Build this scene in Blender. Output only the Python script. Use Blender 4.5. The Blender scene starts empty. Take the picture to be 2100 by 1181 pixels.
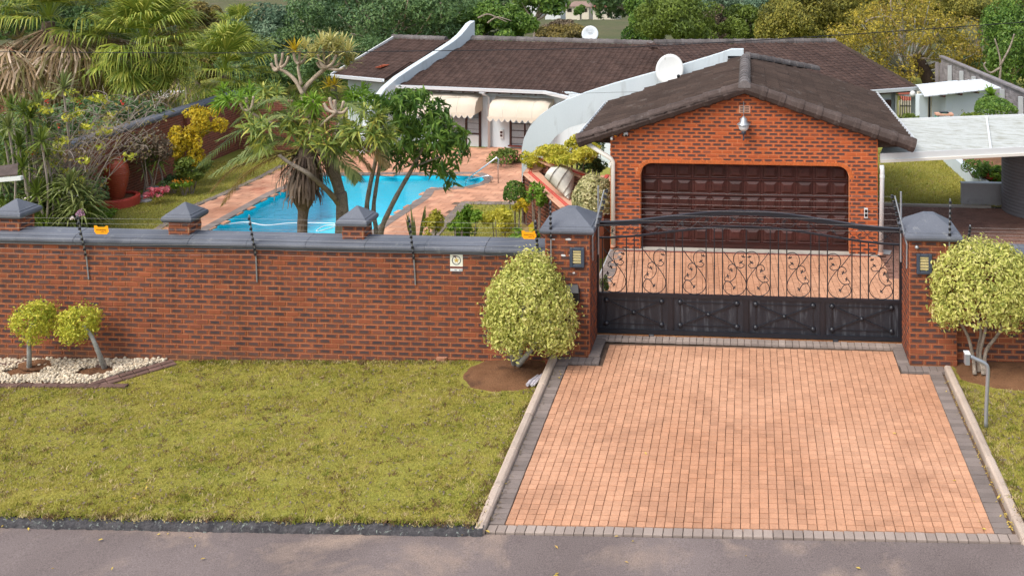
import bpy, math, random
import numpy as np
from mathutils import Vector, Matrix
sc = bpy.context.scene
COL = sc.collection
random.seed(11)
RNG = np.random.default_rng(11)
R = math.radians

# ------------------------------------------------------------------ camera, sky, sun, exposure
CAM_H = 7.12
YAW = math.atan(0.0736)
cam = bpy.data.cameras.new('camera')
cam.lens = 36.0 * 2000 / 2100
cam.sensor_width = 36.0
cam.shift_x = (1050 - 1388) / 2100
cam.shift_y = -(590.5 + 135) / 2100
cam.clip_start = 0.1
cam.clip_end = 6000
cam_o = bpy.data.objects.new('camera', cam)
COL.objects.link(cam_o)
cam_o.location = (0, 0, CAM_H)
cam_o.rotation_euler = (R(90), 0, YAW)
sc.camera = cam_o

SUN_DIR = Vector((0.42, 0.50, -0.86)).normalized()      # direction the light travels
w = bpy.data.worlds.new('World')
sc.world = w
w.use_nodes = True
wn = w.node_tree
bgn = wn.nodes['Background']
sky = wn.nodes.new('ShaderNodeTexSky')
sky.sky_type = 'NISHITA'
sky.sun_disc = False
sky.sun_elevation = math.asin(-SUN_DIR.z)
sky.sun_rotation = math.atan2(-SUN_DIR.x, -SUN_DIR.y)
sky.air_density = 1.0
sky.dust_density = 3.0
sky.ozone_density = 0.6
hs = wn.nodes.new('ShaderNodeHueSaturation')
hs.inputs['Saturation'].default_value = 0.55
wn.links.new(sky.outputs[0], hs.inputs['Color'])
wn.links.new(hs.outputs[0], bgn.inputs['Color'])
bgn.inputs['Strength'].default_value = 0.15
sun = bpy.data.lights.new('sun', 'SUN')
sun.energy = 1.1
sun.angle = R(24)
sun.color = (1.0, 0.965, 0.91)
sun_o = bpy.data.objects.new('sun', sun)
COL.objects.link(sun_o)
sun_o.rotation_euler = SUN_DIR.to_track_quat('-Z', 'Y').to_euler()
sc.view_settings.view_transform = 'Standard'
sc.view_settings.look = 'None'
sc.view_settings.gamma = 1.0
sc.view_settings.exposure = 0.86
sc.view_settings.use_curve_mapping = False
sc.cycles.max_bounces = 6
sc.cycles.diffuse_bounces = 3
sc.cycles.transparent_max_bounces = 12
sc.cycles.caustics_reflective = False
sc.cycles.caustics_refractive = False

# ------------------------------------------------------------------ survey: sight lines of the surveyed camera to known planes
F_ = (-math.sin(YAW), math.cos(YAW)); R_ = (math.cos(YAW), math.sin(YAW))
def ray(x, y):
    r = (x - 1388) / 2000; return (F_[0] + r * R_[0], F_[1] + r * R_[1], -(y + 135) / 2000)
def onz(x, y, z=0.0):
    d = ray(x, y); t = (z - CAM_H) / d[2]; return Vector((d[0] * t, d[1] * t, z))
def ony(x, y, Y):
    d = ray(x, y); t = Y / d[1]; return Vector((d[0] * t, Y, CAM_H + d[2] * t))
def ond(x, y, D):
    d = ray(x, y); return Vector((d[0] * D, d[1] * D, CAM_H + d[2] * D))
def to_px(p):
    dz = p[0] * F_[0] + p[1] * F_[1]
    return (1388 + 2000 * (p[0] * R_[0] + p[1] * R_[1]) / dz, -135 + 2000 * (CAM_H - p[2]) / dz, dz)
def inframe(p, m=10):
    x, y, d = to_px(p); return d > 0 and -m < x < 2100 + m and -m < y < 1181 + m

# ------------------------------------------------------------------ objects: things, parts
def thing(name, label, cat, loc=(0, 0, 0), group=None):
    o = bpy.data.objects.new(name, None); COL.objects.link(o)
    o.empty_display_size = 0.2; o.location = loc
    o['label'] = label; o['category'] = cat
    if group: o['group'] = group
    return o
def tag(o, label=None, cat=None, group=None, kind=None):
    if label: o['label'] = label
    if cat: o['category'] = cat
    if group: o['group'] = group
    if kind: o['kind'] = kind
    return o
def link(o, parent=None):
    COL.objects.link(o)
    if parent is not None:
        o.parent = parent
        o.matrix_parent_inverse = parent.matrix_basis.inverted()   # parts are authored in world coordinates
    return o
def mesh_from(name, V, F, uv=None, rnd=None, smooth=False):
    me = bpy.data.meshes.new(name)
    V = np.asarray(V, dtype=np.float32).reshape(-1, 3)
    if isinstance(F, np.ndarray):
        k = F.shape[1]; m = F.shape[0]
        me.vertices.add(len(V)); me.vertices.foreach_set('co', V.ravel())
        me.loops.add(m * k); me.loops.foreach_set('vertex_index', F.astype(np.int32).ravel())
        me.polygons.add(m); me.polygons.foreach_set('loop_start', np.arange(0, m * k, k, dtype=np.int32))
        me.update(calc_edges=True)
    else:
        me.from_pydata(V.tolist(), [], [tuple(f) for f in F]); me.update()
    if uv is not None:                        # per vertex uv
        uvl = me.uv_layers.new(name='UVMap')
        li = np.empty(len(me.loops), dtype=np.int32); me.loops.foreach_get('vertex_index', li)
        uvl.data.foreach_set('uv', np.asarray(uv, dtype=np.float32).reshape(-1, 2)[li].ravel())
    if rnd is not None:
        a = me.attributes.new('rnd', 'FLOAT', 'POINT')
        a.data.foreach_set('value', np.asarray(rnd, dtype=np.float32).ravel())
    me.polygons.foreach_set('use_smooth', np.full(len(me.polygons), smooth, dtype=bool))
    return me
def obj(name, me, mat, parent=None):
    if mat is not None and len(me.materials) == 0: me.materials.append(mat)
    return link(bpy.data.objects.new(name, me), parent)
def bev(o, wdt=0.008, seg=1):
    m = o.modifiers.new('bevel', 'BEVEL'); m.width = wdt; m.segments = seg; m.limit_method = 'ANGLE'; m.angle_limit = R(40)
    return o

class MB:
    def __init__(s): s.V = []; s.F = []; s.r = []
    def add(s, V, F, r=None):
        n = len(s.V); s.V += [tuple(v) for v in V]; s.F += [tuple(i + n for i in f) for f in F]
        s.r += [random.random() if r is None else r] * len(V); return s
    def box(s, a, b, r=None):
        x0, y0, z0 = a; x1, y1, z1 = b
        V = [(x0,y0,z0),(x1,y0,z0),(x1,y1,z0),(x0,y1,z0),(x0,y0,z1),(x1,y0,z1),(x1,y1,z1),(x0,y1,z1)]
        return s.add(V, [(0,3,2,1),(4,5,6,7),(0,1,5,4),(1,2,6,5),(2,3,7,6),(3,0,4,7)], r)
    def obox(s, c, u, v, n, su, sv, sn, r=None):
        c = Vector(c); u = Vector(u).normalized() * su / 2; v = Vector(v).normalized() * sv / 2; n = Vector(n).normalized() * sn / 2
        V = [c-u-v-n, c+u-v-n, c+u+v-n, c-u+v-n, c-u-v+n, c+u-v+n, c+u+v+n, c-u+v+n]
        return s.add(V, [(0,3,2,1),(4,5,6,7),(0,1,5,4),(1,2,6,5),(2,3,7,6),(3,0,4,7)], r)
    def beam(s, p, q, wd, ht=None, up=(0, 0, 1), r=None):
        p = Vector(p); q = Vector(q); d = (q - p); L = d.length; d.normalize(); up = Vector(up)
        side = d.cross(up)
        if side.length < 1e-4: side = d.cross(Vector((0, 1, 0)))
        side.normalize(); u2 = side.cross(d)
        return s.obox((p + q) / 2, d, side, u2, L, wd, ht or wd, r)
    def tube(s, pts, rad, n=6, cap=True, r=None):
        pts = [Vector(p) for p in pts]; m = len(pts)
        rr = rad if isinstance(rad, (list, tuple)) else [rad] * m
        V = []; F = []
        ref = Vector((0.13, 0.31, 0.94))
        for i, p in enumerate(pts):
            d = (pts[min(i + 1, m - 1)] - pts[max(i - 1, 0)])
            if d.length < 1e-6: d = Vector((0, 0, 1))
            d.normalize()
            a = d.cross(ref)
            if a.length < 0.05: a = d.cross(Vector((1, 0, 0)))
            a.normalize(); b = d.cross(a); ref = -a.cross(d) if False else ref
            for k in range(n):
                t = 2 * math.pi * k / n
                V.append(p + (a * math.cos(t) + b * math.sin(t)) * rr[i])
        for i in range(m - 1):
            for k in range(n):
                k2 = (k + 1) % n
                F.append((i*n+k, i*n+k2, (i+1)*n+k2, (i+1)*n+k))
        if cap:
            F.append(tuple(range(n - 1, -1, -1))); F.append(tuple((m - 1) * n + k for k in range(n)))
        return s.add(V, F, r)
    def lathe(s, prof, c, n=16, axis='z', r=None):
        c = Vector(c); V = []; F = []; m = len(prof)
        for (ra, z) in prof:
            for k in range(n):
                t = 2 * math.pi * k / n
                x, y = ra * math.cos(t), ra * math.sin(t)
                V.append(c + (Vector((x, y, z)) if axis == 'z' else Vector((x, z, y)) if axis == 'y' else Vector((z, x, y))))
        for i in range(m - 1):
            for k in range(n):
                k2 = (k + 1) % n
                F.append((i*n+k, i*n+k2, (i+1)*n+k2, (i+1)*n+k))
        F.append(tuple(range(n - 1, -1, -1))); F.append(tuple((m - 1) * n + k for k in range(n)))
        return s.add(V, F, r)
    def prism(s, P, ext, r=None):
        """closed 3d polygon P pushed along the vector ext"""
        n = len(P); e = Vector(ext)
        V = [Vector(p) for p in P] + [Vector(p) + e for p in P]
        F = [tuple(range(n - 1, -1, -1)), tuple(range(n, 2 * n))] + [(i, (i+1) % n, n + (i+1) % n, n + i) for i in range(n)]
        return s.add(V, F, r)
    def sweep(s, prof, p, q, up=(0, 0, 1), outv=None, r=None):
        """profile (out, up) swept straight from p to q"""
        p = Vector(p); q = Vector(q); n = len(prof); o = Vector(outv); u = Vector(up)
        V = [p + o * a + u * b for a, b in prof] + [q + o * a + u * b for a, b in prof]
        F = [tuple(range(n)), tuple(range(2 * n - 1, n - 1, -1))] + [(i, n + i, n + (i+1) % n, (i+1) % n) for i in range(n)]
        return s.add(V, F, r)
    def ball(s, c, rad, n=8, m=5, sz=1.0, r=None):
        c = Vector(c); prof = [(rad * math.sin(math.pi * i / m) + 1e-4, -rad * sz * math.cos(math.pi * i / m)) for i in range(m + 1)]
        return s.lathe(prof, c, n, r=r)
    def mesh(s, name, smooth=False): return mesh_from(name, s.V, s.F, rnd=s.r, smooth=smooth)
    def build(s, name, mat, parent=None, smooth=False): return obj(name, s.mesh(name, smooth), mat, parent)

def smoothpath(P, k=6):
    """Catmull-Rom through P"""
    P = [Vector(p) for p in P]; out = []
    for i in range(len(P) - 1):
        a = P[max(i - 1, 0)]; b = P[i]; c = P[i + 1]; d = P[min(i + 2, len(P) - 1)]
        for j in range(k):
            t = j / k
            out.append(0.5 * ((2 * b) + (c - a) * t + (2 * a - 5 * b + 4 * c - d) * t * t + (3 * b - a - 3 * c + d) * t ** 3))
    out.append(P[-1]); return out

# ------------------------------------------------------------------ materials
class NB:
    def __init__(s, name):
        s.m = bpy.data.materials.new(name); s.m.use_nodes = True
        s.nt = s.m.node_tree; s.bsdf = s.nt.nodes['Principled BSDF']; s.out = s.nt.nodes['Material Output']
        s.pos = s.n('ShaderNodeNewGeometry').outputs['Position']
    def n(s, t, **kw):
        nd = s.nt.nodes.new(t)
        for k, v in kw.items(): setattr(nd, k, v)
        return nd
    def l(s, a, b): s.nt.links.new(a, b)
    def set(s, sock, v):
        if isinstance(v, bpy.types.NodeSocket): s.l(v, sock)
        else: sock.default_value = v
    def noise(s, scale, detail=4, rough=0.55, vec=None, dist=0.0):
        nd = s.n('ShaderNodeTexNoise'); nd.inputs['Scale'].default_value = scale; nd.inputs['Detail'].default_value = detail
        nd.inputs['Roughness'].default_value = rough; nd.inputs['Distortion'].default_value = dist
        s.l(vec or s.pos, nd.inputs['Vector']); return nd.outputs['Fac']
    def scaled(s, sx, sy, sz):
        nd = s.n('ShaderNodeVectorMath', operation='MULTIPLY'); s.l(s.pos, nd.inputs[0]); nd.inputs[1].default_value = (sx, sy, sz); return nd.outputs[0]
    def ramp(s, fac, stops, interp='LINEAR'):
        nd = s.n('ShaderNodeValToRGB'); cr = nd.color_ramp; cr.interpolation = interp
        while len(cr.elements) < len(stops): cr.elements.new(0.5)
        for e, (p, c) in zip(cr.elements, stops):
            e.position = p; e.color = (c, c, c, 1) if isinstance(c, (int, float)) else (*c, 1)
        s.l(fac, nd.inputs['Fac']); return nd.outputs['Color']
    def mix(s, fac, a, b, mode='MIX'):
        nd = s.n('ShaderNodeMix', data_type='RGBA', blend_type=mode)
        s.set(nd.inputs['Factor'], fac)
        for k, v in (('A', a), ('B', b)):
            sk = [i for i in nd.inputs if i.name == k and i.type == 'RGBA'][0]
            s.set(sk, v if isinstance(v, bpy.types.NodeSocket) else (*v, 1))
        return [o for o in nd.outputs if o.type == 'RGBA'][0]
    def math(s, op, a, b=0.0, c=0.0, clamp=False):
        nd = s.n('ShaderNodeMath', operation=op); nd.use_clamp = clamp
        for i, v in enumerate((a, b, c)): s.set(nd.inputs[i], v)
        return nd.outputs[0]
    def attr(s, name):
        nd = s.n('ShaderNodeAttribute'); nd.attribute_name = name; return nd.outputs['Fac']
    def bump(s, h, strength=0.3, dist=0.01):
        nd = s.n('ShaderNodeBump'); nd.inputs['Strength'].default_value = strength; nd.inputs['Distance'].default_value = dist
        s.l(h, nd.inputs['Height']); s.l(nd.outputs[0], s.bsdf.inputs['Normal'])
    def done(s, color, rough=0.8, spec=0.3, metal=0.0):
        s.set(s.bsdf.inputs['Base Color'], color if isinstance(color, bpy.types.NodeSocket) else (*color, 1))
        s.set(s.bsdf.inputs['Roughness'], rough); s.bsdf.inputs['Specular IOR Level'].default_value = spec
        s.set(s.bsdf.inputs['Metallic'], metal); return s.m

def surf(name, c1, c2, scale=3.0, rough=0.85, bump=0.25, bscale=60, bdist=0.006, fine=0.25, spec=0.25, rvar=0.0, c3=None, s3=1.0, t3=(0.55, 0.7), stretch=None):
    """two-tone procedural surface: large blotches, fine grain, piece-to-piece shift and optional stains c3"""
    b = NB(name); vec = b.scaled(*stretch) if stretch else None
    col = b.mix(b.ramp(b.noise(scale, 5, vec=vec), [(0.3, 0.0), (0.7, 1.0)]), c1, c2)
    if c3: col = b.mix(b.ramp(b.noise(s3, 6, 0.65, vec=vec, dist=0.4), [(t3[0], 0.0), (t3[1], 1.0)]), col, c3)
    fn = b.noise(bscale, 3, 0.7)
    col = b.mix(1.0, col, b.ramp(fn, [(0.25, 1 - fine), (0.75, 1 + fine)]), 'MULTIPLY')
    if rvar: col = b.mix(1.0, col, b.ramp(b.attr('rnd'), [(0.0, 1 - rvar), (1.0, 1 + rvar)]), 'MULTIPLY')
    if bump: b.bump(fn, bump, bdist)
    return b.done(col, rough, spec)

def brick_mat(name, edge1, edge2, core1, core2, plain, dirt=False):
    """rolled face brick: flashed dark middle inside a fired orange rim; one brick in a few stays plain"""
    b = NB(name); rnd = b.attr('rnd')
    uvn = b.n('ShaderNodeUVMap'); uvn.uv_map = 'UVMap'
    sep = b.n('ShaderNodeSeparateXYZ'); b.l(uvn.outputs[0], sep.inputs[0])
    u, v = sep.outputs[0], sep.outputs[1]
    du = b.math('MULTIPLY', b.math('MINIMUM', u, b.math('SUBTRACT', 1.0, u)), 0.223)
    dv = b.math('MULTIPLY', b.math('MINIMUM', v, b.math('SUBTRACT', 1.0, v)), 0.085)
    d = b.math('SMOOTH_MIN', b.math('MULTIPLY', du, 0.55), dv, 0.012)
    ns = b.noise(28, 4, 0.6)
    d = b.math('ADD', d, b.math('MULTIPLY', b.math('SUBTRACT', ns, 0.5), 0.022))
    msk = b.ramp(d, [(0.010, 0.0), (0.021, 1.0)])
    keep = b.ramp(rnd, [(plain, 0.15), (min(plain + 0.12, 0.98), 1.0)])
    msk = b.math('MULTIPLY', msk, keep)
    r2 = b.math('FRACT', b.math('MULTIPLY', rnd, 7.31))
    ecol = b.mix(r2, edge1, edge2)
    ccol = b.mix(b.math('FRACT', b.math('MULTIPLY', rnd, 13.7)), core1, core2)
    col = b.mix(msk, ecol, ccol)
    big = b.noise(0.7, 4, 0.6)
    col = b.mix(1.0, col, b.ramp(big, [(0.3, 0.86), (0.7, 1.12)]), 'MULTIPLY')
    if dirt:                                     # rain streaks below the coping and soil splashed up from the ground
        sx = b.n('ShaderNodeSeparateXYZ'); b.l(b.pos, sx.inputs[0])
        st = b.ramp(b.noise(1.0, 5, 0.65, vec=b.scaled(3.2, 3.2, .22)), [(0.48, 1.06), (0.72, 0.66)])
        col = b.mix(1.0, col, st, 'MULTIPLY')
        hgt = b.math('ADD', sx.outputs[2], b.math('MULTIPLY', b.noise(2.5, 5, 0.7), -0.55))
        col = b.mix(b.ramp(b.math('ADD', hgt, .75), [(0.0, .7), (.30, 0.0)]), col, (.15, .075, .045))
        eff = b.ramp(b.noise(1.3, 6, 0.7), [(0.66, 0.0), (0.8, .35)]); col = b.mix(eff, col, (.42, .30, .24))
    fn = b.noise(160, 3, 0.7)
    col = b.mix(1.0, col, b.ramp(fn, [(0.25, 0.8), (0.75, 1.2)]), 'MULTIPLY')
    b.bump(b.math('ADD', fn, b.math('MULTIPLY', ns, 2.0)), 0.5, 0.006)
    return b.done(col, 0.82, 0.25)

def leaf_mat(name, cols, rough=0.55, transl=0.3, spec=0.3, gain=1.0):
    b = NB(name); k = len(cols); cols = [tuple(min(x * gain, .82) for x in c) for c in cols]
    col = b.ramp(b.attr('rnd'), [(i / max(k - 1, 1), c) for i, c in enumerate(cols)])
    b.done(col, rough, spec)
    if transl:
        tr = b.n('ShaderNodeBsdfTranslucent'); b.l(col, tr.inputs['Color'])
        mx = b.n('ShaderNodeMixShader'); mx.inputs[0].default_value = transl
        b.l(b.bsdf.outputs[0], mx.inputs[1]); b.l(tr.outputs[0], mx.inputs[2]); b.l(mx.outputs[0], b.out.inputs['Surface'])
    return b.m
def plain(name, c, rough=0.5, spec=0.4, metal=0.0, var=0.12, scale=6):
    b = NB(name)
    col = b.mix(b.noise(scale, 5), tuple(x * (1 - var) for x in c), tuple(min(x * (1 + var), 1) for x in c))
    return b.done(col, rough, spec, metal)

M = {}
M['asphalt'] = surf('asphalt', (.130,.103,.096), (.195,.157,.147), 0.6, 0.9, 0.6, 75, 0.008, 0.5, c3=(.36,.265,.20), s3=0.55, t3=(.52,.72))
M['kerb_dark'] = surf('kerb_dark', (.035,.034,.038), (.085,.08,.082), 9, 0.95, 0.8, 40, 0.02, 0.5, c3=(.21,.235,.21), s3=15, t3=(.575,.64))
M['kerb'] = surf('kerb_concrete', (.42,.33,.265), (.52,.42,.34), 2.5, 0.9, 0.5, 70, 0.008, 0.22, c3=(.16,.12,.09), s3=4, t3=(.62,.8), rvar=.1)
M['soil'] = surf('soil', (.16,.075,.035), (.22,.11,.055), 3, 0.95, 0.8, 40, 0.03, 0.3, c3=(.09,.045,.025), s3=2.2)
M['turf'] = surf('turf', (.30,.255,.055), (.23,.235,.04), 1.4, 0.95, 0.6, 45, 0.03, 0.5, c3=(.22,.13,.07), s3=5.5, t3=(.56,.70))
M['turf2'] = surf('turf_garden', (.26,.24,.05), (.20,.215,.036), 0.9, 0.95, 0.6, 30, 0.03, 0.3, c3=(.17,.13,.05), s3=1.6, t3=(.6,.85))
M['grass'] = leaf_mat('grass_blade', [(.15,.18,.024), (.31,.30,.05), (.49,.42,.10), (.38,.36,.066), (.62,.50,.25), (.19,.115,.06)], 0.7, 0.3, 0.15)
M['joint'] = surf('joint_sand', (.11,.072,.05), (.18,.12,.085), 6, 0.95, 0.3, 80)
M['paver'] = surf('paver', (.445,.222,.126), (.545,.302,.188), 0.42, 0.85, 0.35, 50, 0.004, 0.18, rvar=.10, c3=(.375,.195,.118), s3=1.1, t3=(.50,.74))
M['paver_pale'] = surf('paver_pale', (.27,.215,.185), (.34,.275,.235), 1.5, 0.9, 0.35, 90, 0.004, 0.2, rvar=.14)
M['paver_grey'] = surf('paver_grey', (.165,.135,.12), (.24,.195,.172), 1.5, 0.9, 0.35, 90, 0.004, 0.2, rvar=.16)
M['paver_brown'] = surf('paver_brown', (.16,.085,.062), (.23,.125,.095), 1.0, 0.88, 0.3, 80, 0.004, 0.2, rvar=.15)
M['patio'] = surf('patio_tile', (.45,.21,.125), (.60,.34,.22), 0.5, 0.8, 0.3, 60, 0.004, 0.15, rvar=.2, c3=(.34,.14,.085), s3=0.5, t3=(.5,.7))
M['brick'] = brick_mat('wall_brick', (.29,.082,.034), (.21,.060,.029), (.060,.041,.041), (.115,.060,.048), .07, dirt=True)
M['brick_g'] = brick_mat('garage_brick', (.50,.118,.035), (.42,.096,.032), (.062,.044,.044), (.12,.062,.045), .10)
M['brick_arch'] = brick_mat('arch_brick', (.56,.15,.04), (.48,.12,.034), (.40,.105,.034), (.46,.12,.04), .9)
M['brick_old'] = brick_mat('old_brick', (.25,.085,.05), (.20,.065,.04), (.12,.052,.036), (.17,.07,.045), .4)
M['brick_dk'] = brick_mat('braai_brick', (.24,.075,.04), (.19,.055,.03), (.055,.036,.034), (.10,.055,.042), .2)
M['mortar'] = surf('mortar', (.33,.145,.068), (.41,.20,.10), 2, 0.95, 0.4, 90, 0.004, 0.2)
M['mortar_g'] = surf('mortar_garage', (.48,.175,.072), (.55,.22,.10), 2, 0.95, 0.4, 90, 0.004, 0.15)
M['mortar_old'] = surf('mortar_old', (.30,.17,.12), (.36,.22,.16), 2, 0.95, 0.4, 90)
M['coping'] = surf('coping_concrete', (.085,.094,.114), (.130,.140,.165), 1.3, 0.66, 0.3, 70, 0.004, 0.2, spec=.35, c3=(.23,.235,.235), s3=7, t3=(.60,.78), rvar=.08)
M['white'] = surf('white_plaster', (.55,.615,.645), (.59,.655,.68), 1.0, 0.85, 0.2, 70, 0.003, 0.06, c3=(.38,.41,.41), s3=2.2, t3=(.56,.80), stretch=(1.4, 1.4, .3))
M['whitepaint'] = plain('white_paint', (.66,.67,.66), 0.4, 0.4, var=.05)
M['cream'] = plain('cream_paint', (.72,.68,.60), 0.45, 0.4, var=.06)
M['gutter'] = plain('gutter_white', (.70,.73,.75), 0.35, 0.4, var=.05)
M['iron'] = plain('black_iron', (.012,.013,.018), 0.35, 0.5, var=.3)
M['ironsheet'] = surf('black_sheet', (.010,.012,.018), (.022,.026,.034), 3, 0.38, 0.1, 30, 0.003, 0.2, spec=.5, c3=(.075,.083,.095), s3=5, t3=(.52,.72), stretch=(3, 1, .35))
M['galv'] = plain('galvanised_steel', (.36,.38,.40), 0.42, 0.5, 0.6, var=.2, scale=30)
M['black'] = plain('black_plastic', (.012,.012,.014), 0.4, 0.5)
M['wire'] = plain('fence_wire', (.42,.40,.38), 0.5, 0.3)
M['cable'] = plain('cable_black', (.012,.013,.016), 0.5, 0.3)
M['orange'] = plain('sign_orange', (.92,.36,.005), 0.4, 0.4, var=.04)
M['ink'] = plain('sign_ink', (.10,.05,.012), 0.5)
M['ivory'] = plain('sign_ivory', (.78,.76,.62), 0.4, var=.04)
M['gold'] = plain('sign_gold', (.60,.40,.09), 0.45)
M['lampframe'] = plain('lamp_frame', (.045,.06,.085), 0.45)
M['lampglass'] = plain('lamp_diffuser', (.80,.70,.36), 0.35, var=.04)
M['rust'] = surf('rusty_rail', (.33,.15,.06), (.22,.09,.04), 5, 0.8, 0.3, 60)
M['concrete'] = surf('concrete', (.36,.33,.28), (.43,.40,.35), 2, 0.9, 0.4, 80, 0.004, 0.15, c3=(.27,.25,.22), s3=3)
M['concrete_g'] = surf('concrete_grey', (.33,.335,.34), (.39,.395,.40), 1.5, 0.9, 0.3, 60, 0.004, 0.12, c3=(.27,.27,.27), s3=2)
M['roof'] = surf('roof_tile', (.050,.029,.023), (.072,.043,.034), 0.8, 0.9, 0.4, 60, 0.006, 0.25, rvar=.2, c3=(.10,.075,.064), s3=2.4, t3=(.6,.8))
M['roof_s'] = surf('roof_tile_red', (.30,.075,.035), (.30,.075,.035), 0.8, 0.9, 0.3, 60)
M['roof_g'] = surf('roof_tile_garage', (.042,.028,.022), (.064,.043,.034), 1.2, 0.92, 0.5, 50, 0.008, 0.3, rvar=.14, c3=(.10,.085,.076), s3=2.2, t3=(.58,.8))
M['ridge'] = surf('ridge_tile', (.10,.085,.083), (.15,.135,.13), 3, 0.92, 0.5, 50, 0.008, 0.3, rvar=.2, c3=(.30,.29,.28), s3=5, t3=(.62,.8))
M['verge'] = surf('verge_tile', (.060,.043,.037), (.10,.074,.065), 3, 0.92, 0.6, 45, 0.012, 0.3, rvar=.12, c3=(.17,.15,.14), s3=4, t3=(.6,.8))
M['door'] = surf('door_wood', (.036,.0115,.0095), (.060,.017,.013), 2, 0.5, 0.2, 30, 0.003, 0.25, spec=.35, stretch=(1, 1, 7), rvar=.25)
M['frame'] = plain('window_frame', (.055,.022,.018), 0.5)
M['sill'] = plain('window_sill_red', (.17,.045,.035), 0.6)
M['glass'] = plain('window_glass', (.10,.13,.15), 0.08, 0.6)
M['curtain'] = surf('curtain', (.80,.82,.82), (.86,.87,.87), 3, 0.9, 0, 20, fine=.12, stretch=(6, 6, .3))
M['awning'] = surf('awning_canvas', (.60,.52,.41), (.66,.58,.48), 1.0, 0.85, 0.15, 80, 0.003, 0.07, c3=(.56,.47,.35), s3=1.4, t3=(.58,.8))
M['canvas'] = surf('canvas_cover', (.60,.58,.50), (.68,.66,.58), 2, 0.85, 0.2, 60, 0.005, 0.1)
M['pinkplaster'] = surf('pink_plaster', (.56,.30,.20), (.62,.36,.25), 2, 0.85, 0.2, 60, 0.004, 0.1)
M['redpaint'] = plain('red_paint', (.50,.065,.045), 0.5)
M['dish'] = surf('dish_paint', (.56,.57,.55), (.61,.62,.60), 2, 0.6, 0, 40, fine=.05, c3=(.30,.30,.25), s3=5, t3=(.64,.72))
M['dish2'] = plain('dish_clean', (.60,.64,.66), 0.45, var=.03)
M['greyink'] = plain('grey_print', (.36,.38,.40), 0.6)
M['urn'] = surf('urn_glaze', (.33,.062,.026), (.26,.042,.018), 3, 0.45, 0.15, 60, 0.004, 0.15, spec=.4)
M['poolwall'] = plain('pool_plaster', (.04,.80,1.0), 0.6, var=.05, scale=1)
M['hose'] = plain('pool_hose', (.75,.80,.80), 0.5)
M['steel'] = plain('stainless_steel', (.62,.64,.66), 0.22, 0.5, 0.9, var=.05)
M['sheet'] = surf('roof_sheet', (.42,.44,.42), (.48,.50,.48), 1.2, 0.7, 0.1, 40, 0.003, 0.1, c3=(.27,.27,.22), s3=7.0, t3=(.48,.66), stretch=(.3, 3.2, 1))
M['sheet2'] = surf('shed_sheet', (.60,.63,.66), (.64,.67,.70), 1.2, 0.5, 0.1, 40, 0.003, 0.05)
M['tank'] = surf('tank_grey', (.155,.155,.165), (.19,.19,.20), 1, 0.7, 0.1, 40, fine=.06)
M['greybrick'] = surf('grey_block', (.20,.18,.185), (.30,.275,.28), 2.5, 0.95, 0.4, 50, 0.006, 0.2, rvar=.22)
M['postwhite'] = surf('precast_post', (.42,.44,.45), (.50,.52,.53), 2, 0.9, 0.2, 50, fine=.12)
M['pebble'] = surf('pebble', (.50,.40,.27), (.56,.50,.40), 14, 0.75, 0.2, 60, 0.003, 0.2, rvar=.38)
M['edgebrick'] = surf('edge_brick', (.10,.062,.052), (.17,.10,.08), 6, 0.92, 0.4, 60, 0.006, 0.25, rvar=.28)
M['bark_grey'] = surf('bark_grey', (.26,.26,.23), (.38,.38,.35), 14, 0.95, 0.6, 60, 0.01, 0.3, c3=(.13,.12,.10), s3=9)
M['bark'] = surf('bark', (.23,.185,.145), (.34,.285,.23), 9, 0.95, 0.9, 40, 0.02, 0.35, c3=(.09,.07,.055), s3=7)
M['bark_pale'] = surf('bark_pale', (.36,.28,.20), (.46,.37,.28), 9, 0.95, 0.6, 40, 0.01, 0.3, c3=(.2,.15,.10), s3=6)
M['bark_dark'] = surf('bark_dark', (.045,.03,.024), (.08,.055,.042), 6, 0.95, 0.6, 40, 0.02, 0.3)
M['bark_palm'] = surf('bark_palm', (.12,.085,.065), (.20,.15,.11), 10, 0.95, 0.9, 30, 0.02, 0.35)
M['twig'] = plain('twig', (.30,.25,.22), 0.9, .1)
M['deadfrond'] = leaf_mat('dead_frond', [(.12,.085,.062), (.20,.145,.105), (.26,.20,.15), (.09,.062,.05)], .9, .1, .1, gain=1.0)
M['newsprint'] = surf('newsprint', (.55,.53,.55), (.40,.36,.42), 30, 0.8, 0, 60)
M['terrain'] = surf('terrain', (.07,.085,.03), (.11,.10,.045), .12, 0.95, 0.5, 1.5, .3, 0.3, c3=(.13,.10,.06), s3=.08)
M['hillside'] = surf('hillside', (.10,.135,.12), (.17,.20,.19), .012, 0.95, 0, .2, .3, 0.25, c3=(.33,.34,.35), s3=.03, t3=(.62,.72))  # bluish grey-green: distance haze is put into the hill's colour, no air volume
M['redroof'] = surf('red_roof', (.26,.075,.05), (.33,.10,.07), 1, 0.85, 0.3, 40, fine=.15, rvar=.25)
M['brownroof'] = surf('brown_roof', (.24,.16,.13), (.29,.20,.16), 1, 0.85, 0.3, 20, fine=.15)
M['farwall'] = surf('far_wall', (.62,.56,.44), (.68,.62,.50), .6, 0.85, 0, 20, fine=.06)
M['palegreen'] = surf('pale_green_wall', (.42,.47,.33), (.46,.5,.37), 1, .85, 0, 20, fine=.06)

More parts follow.
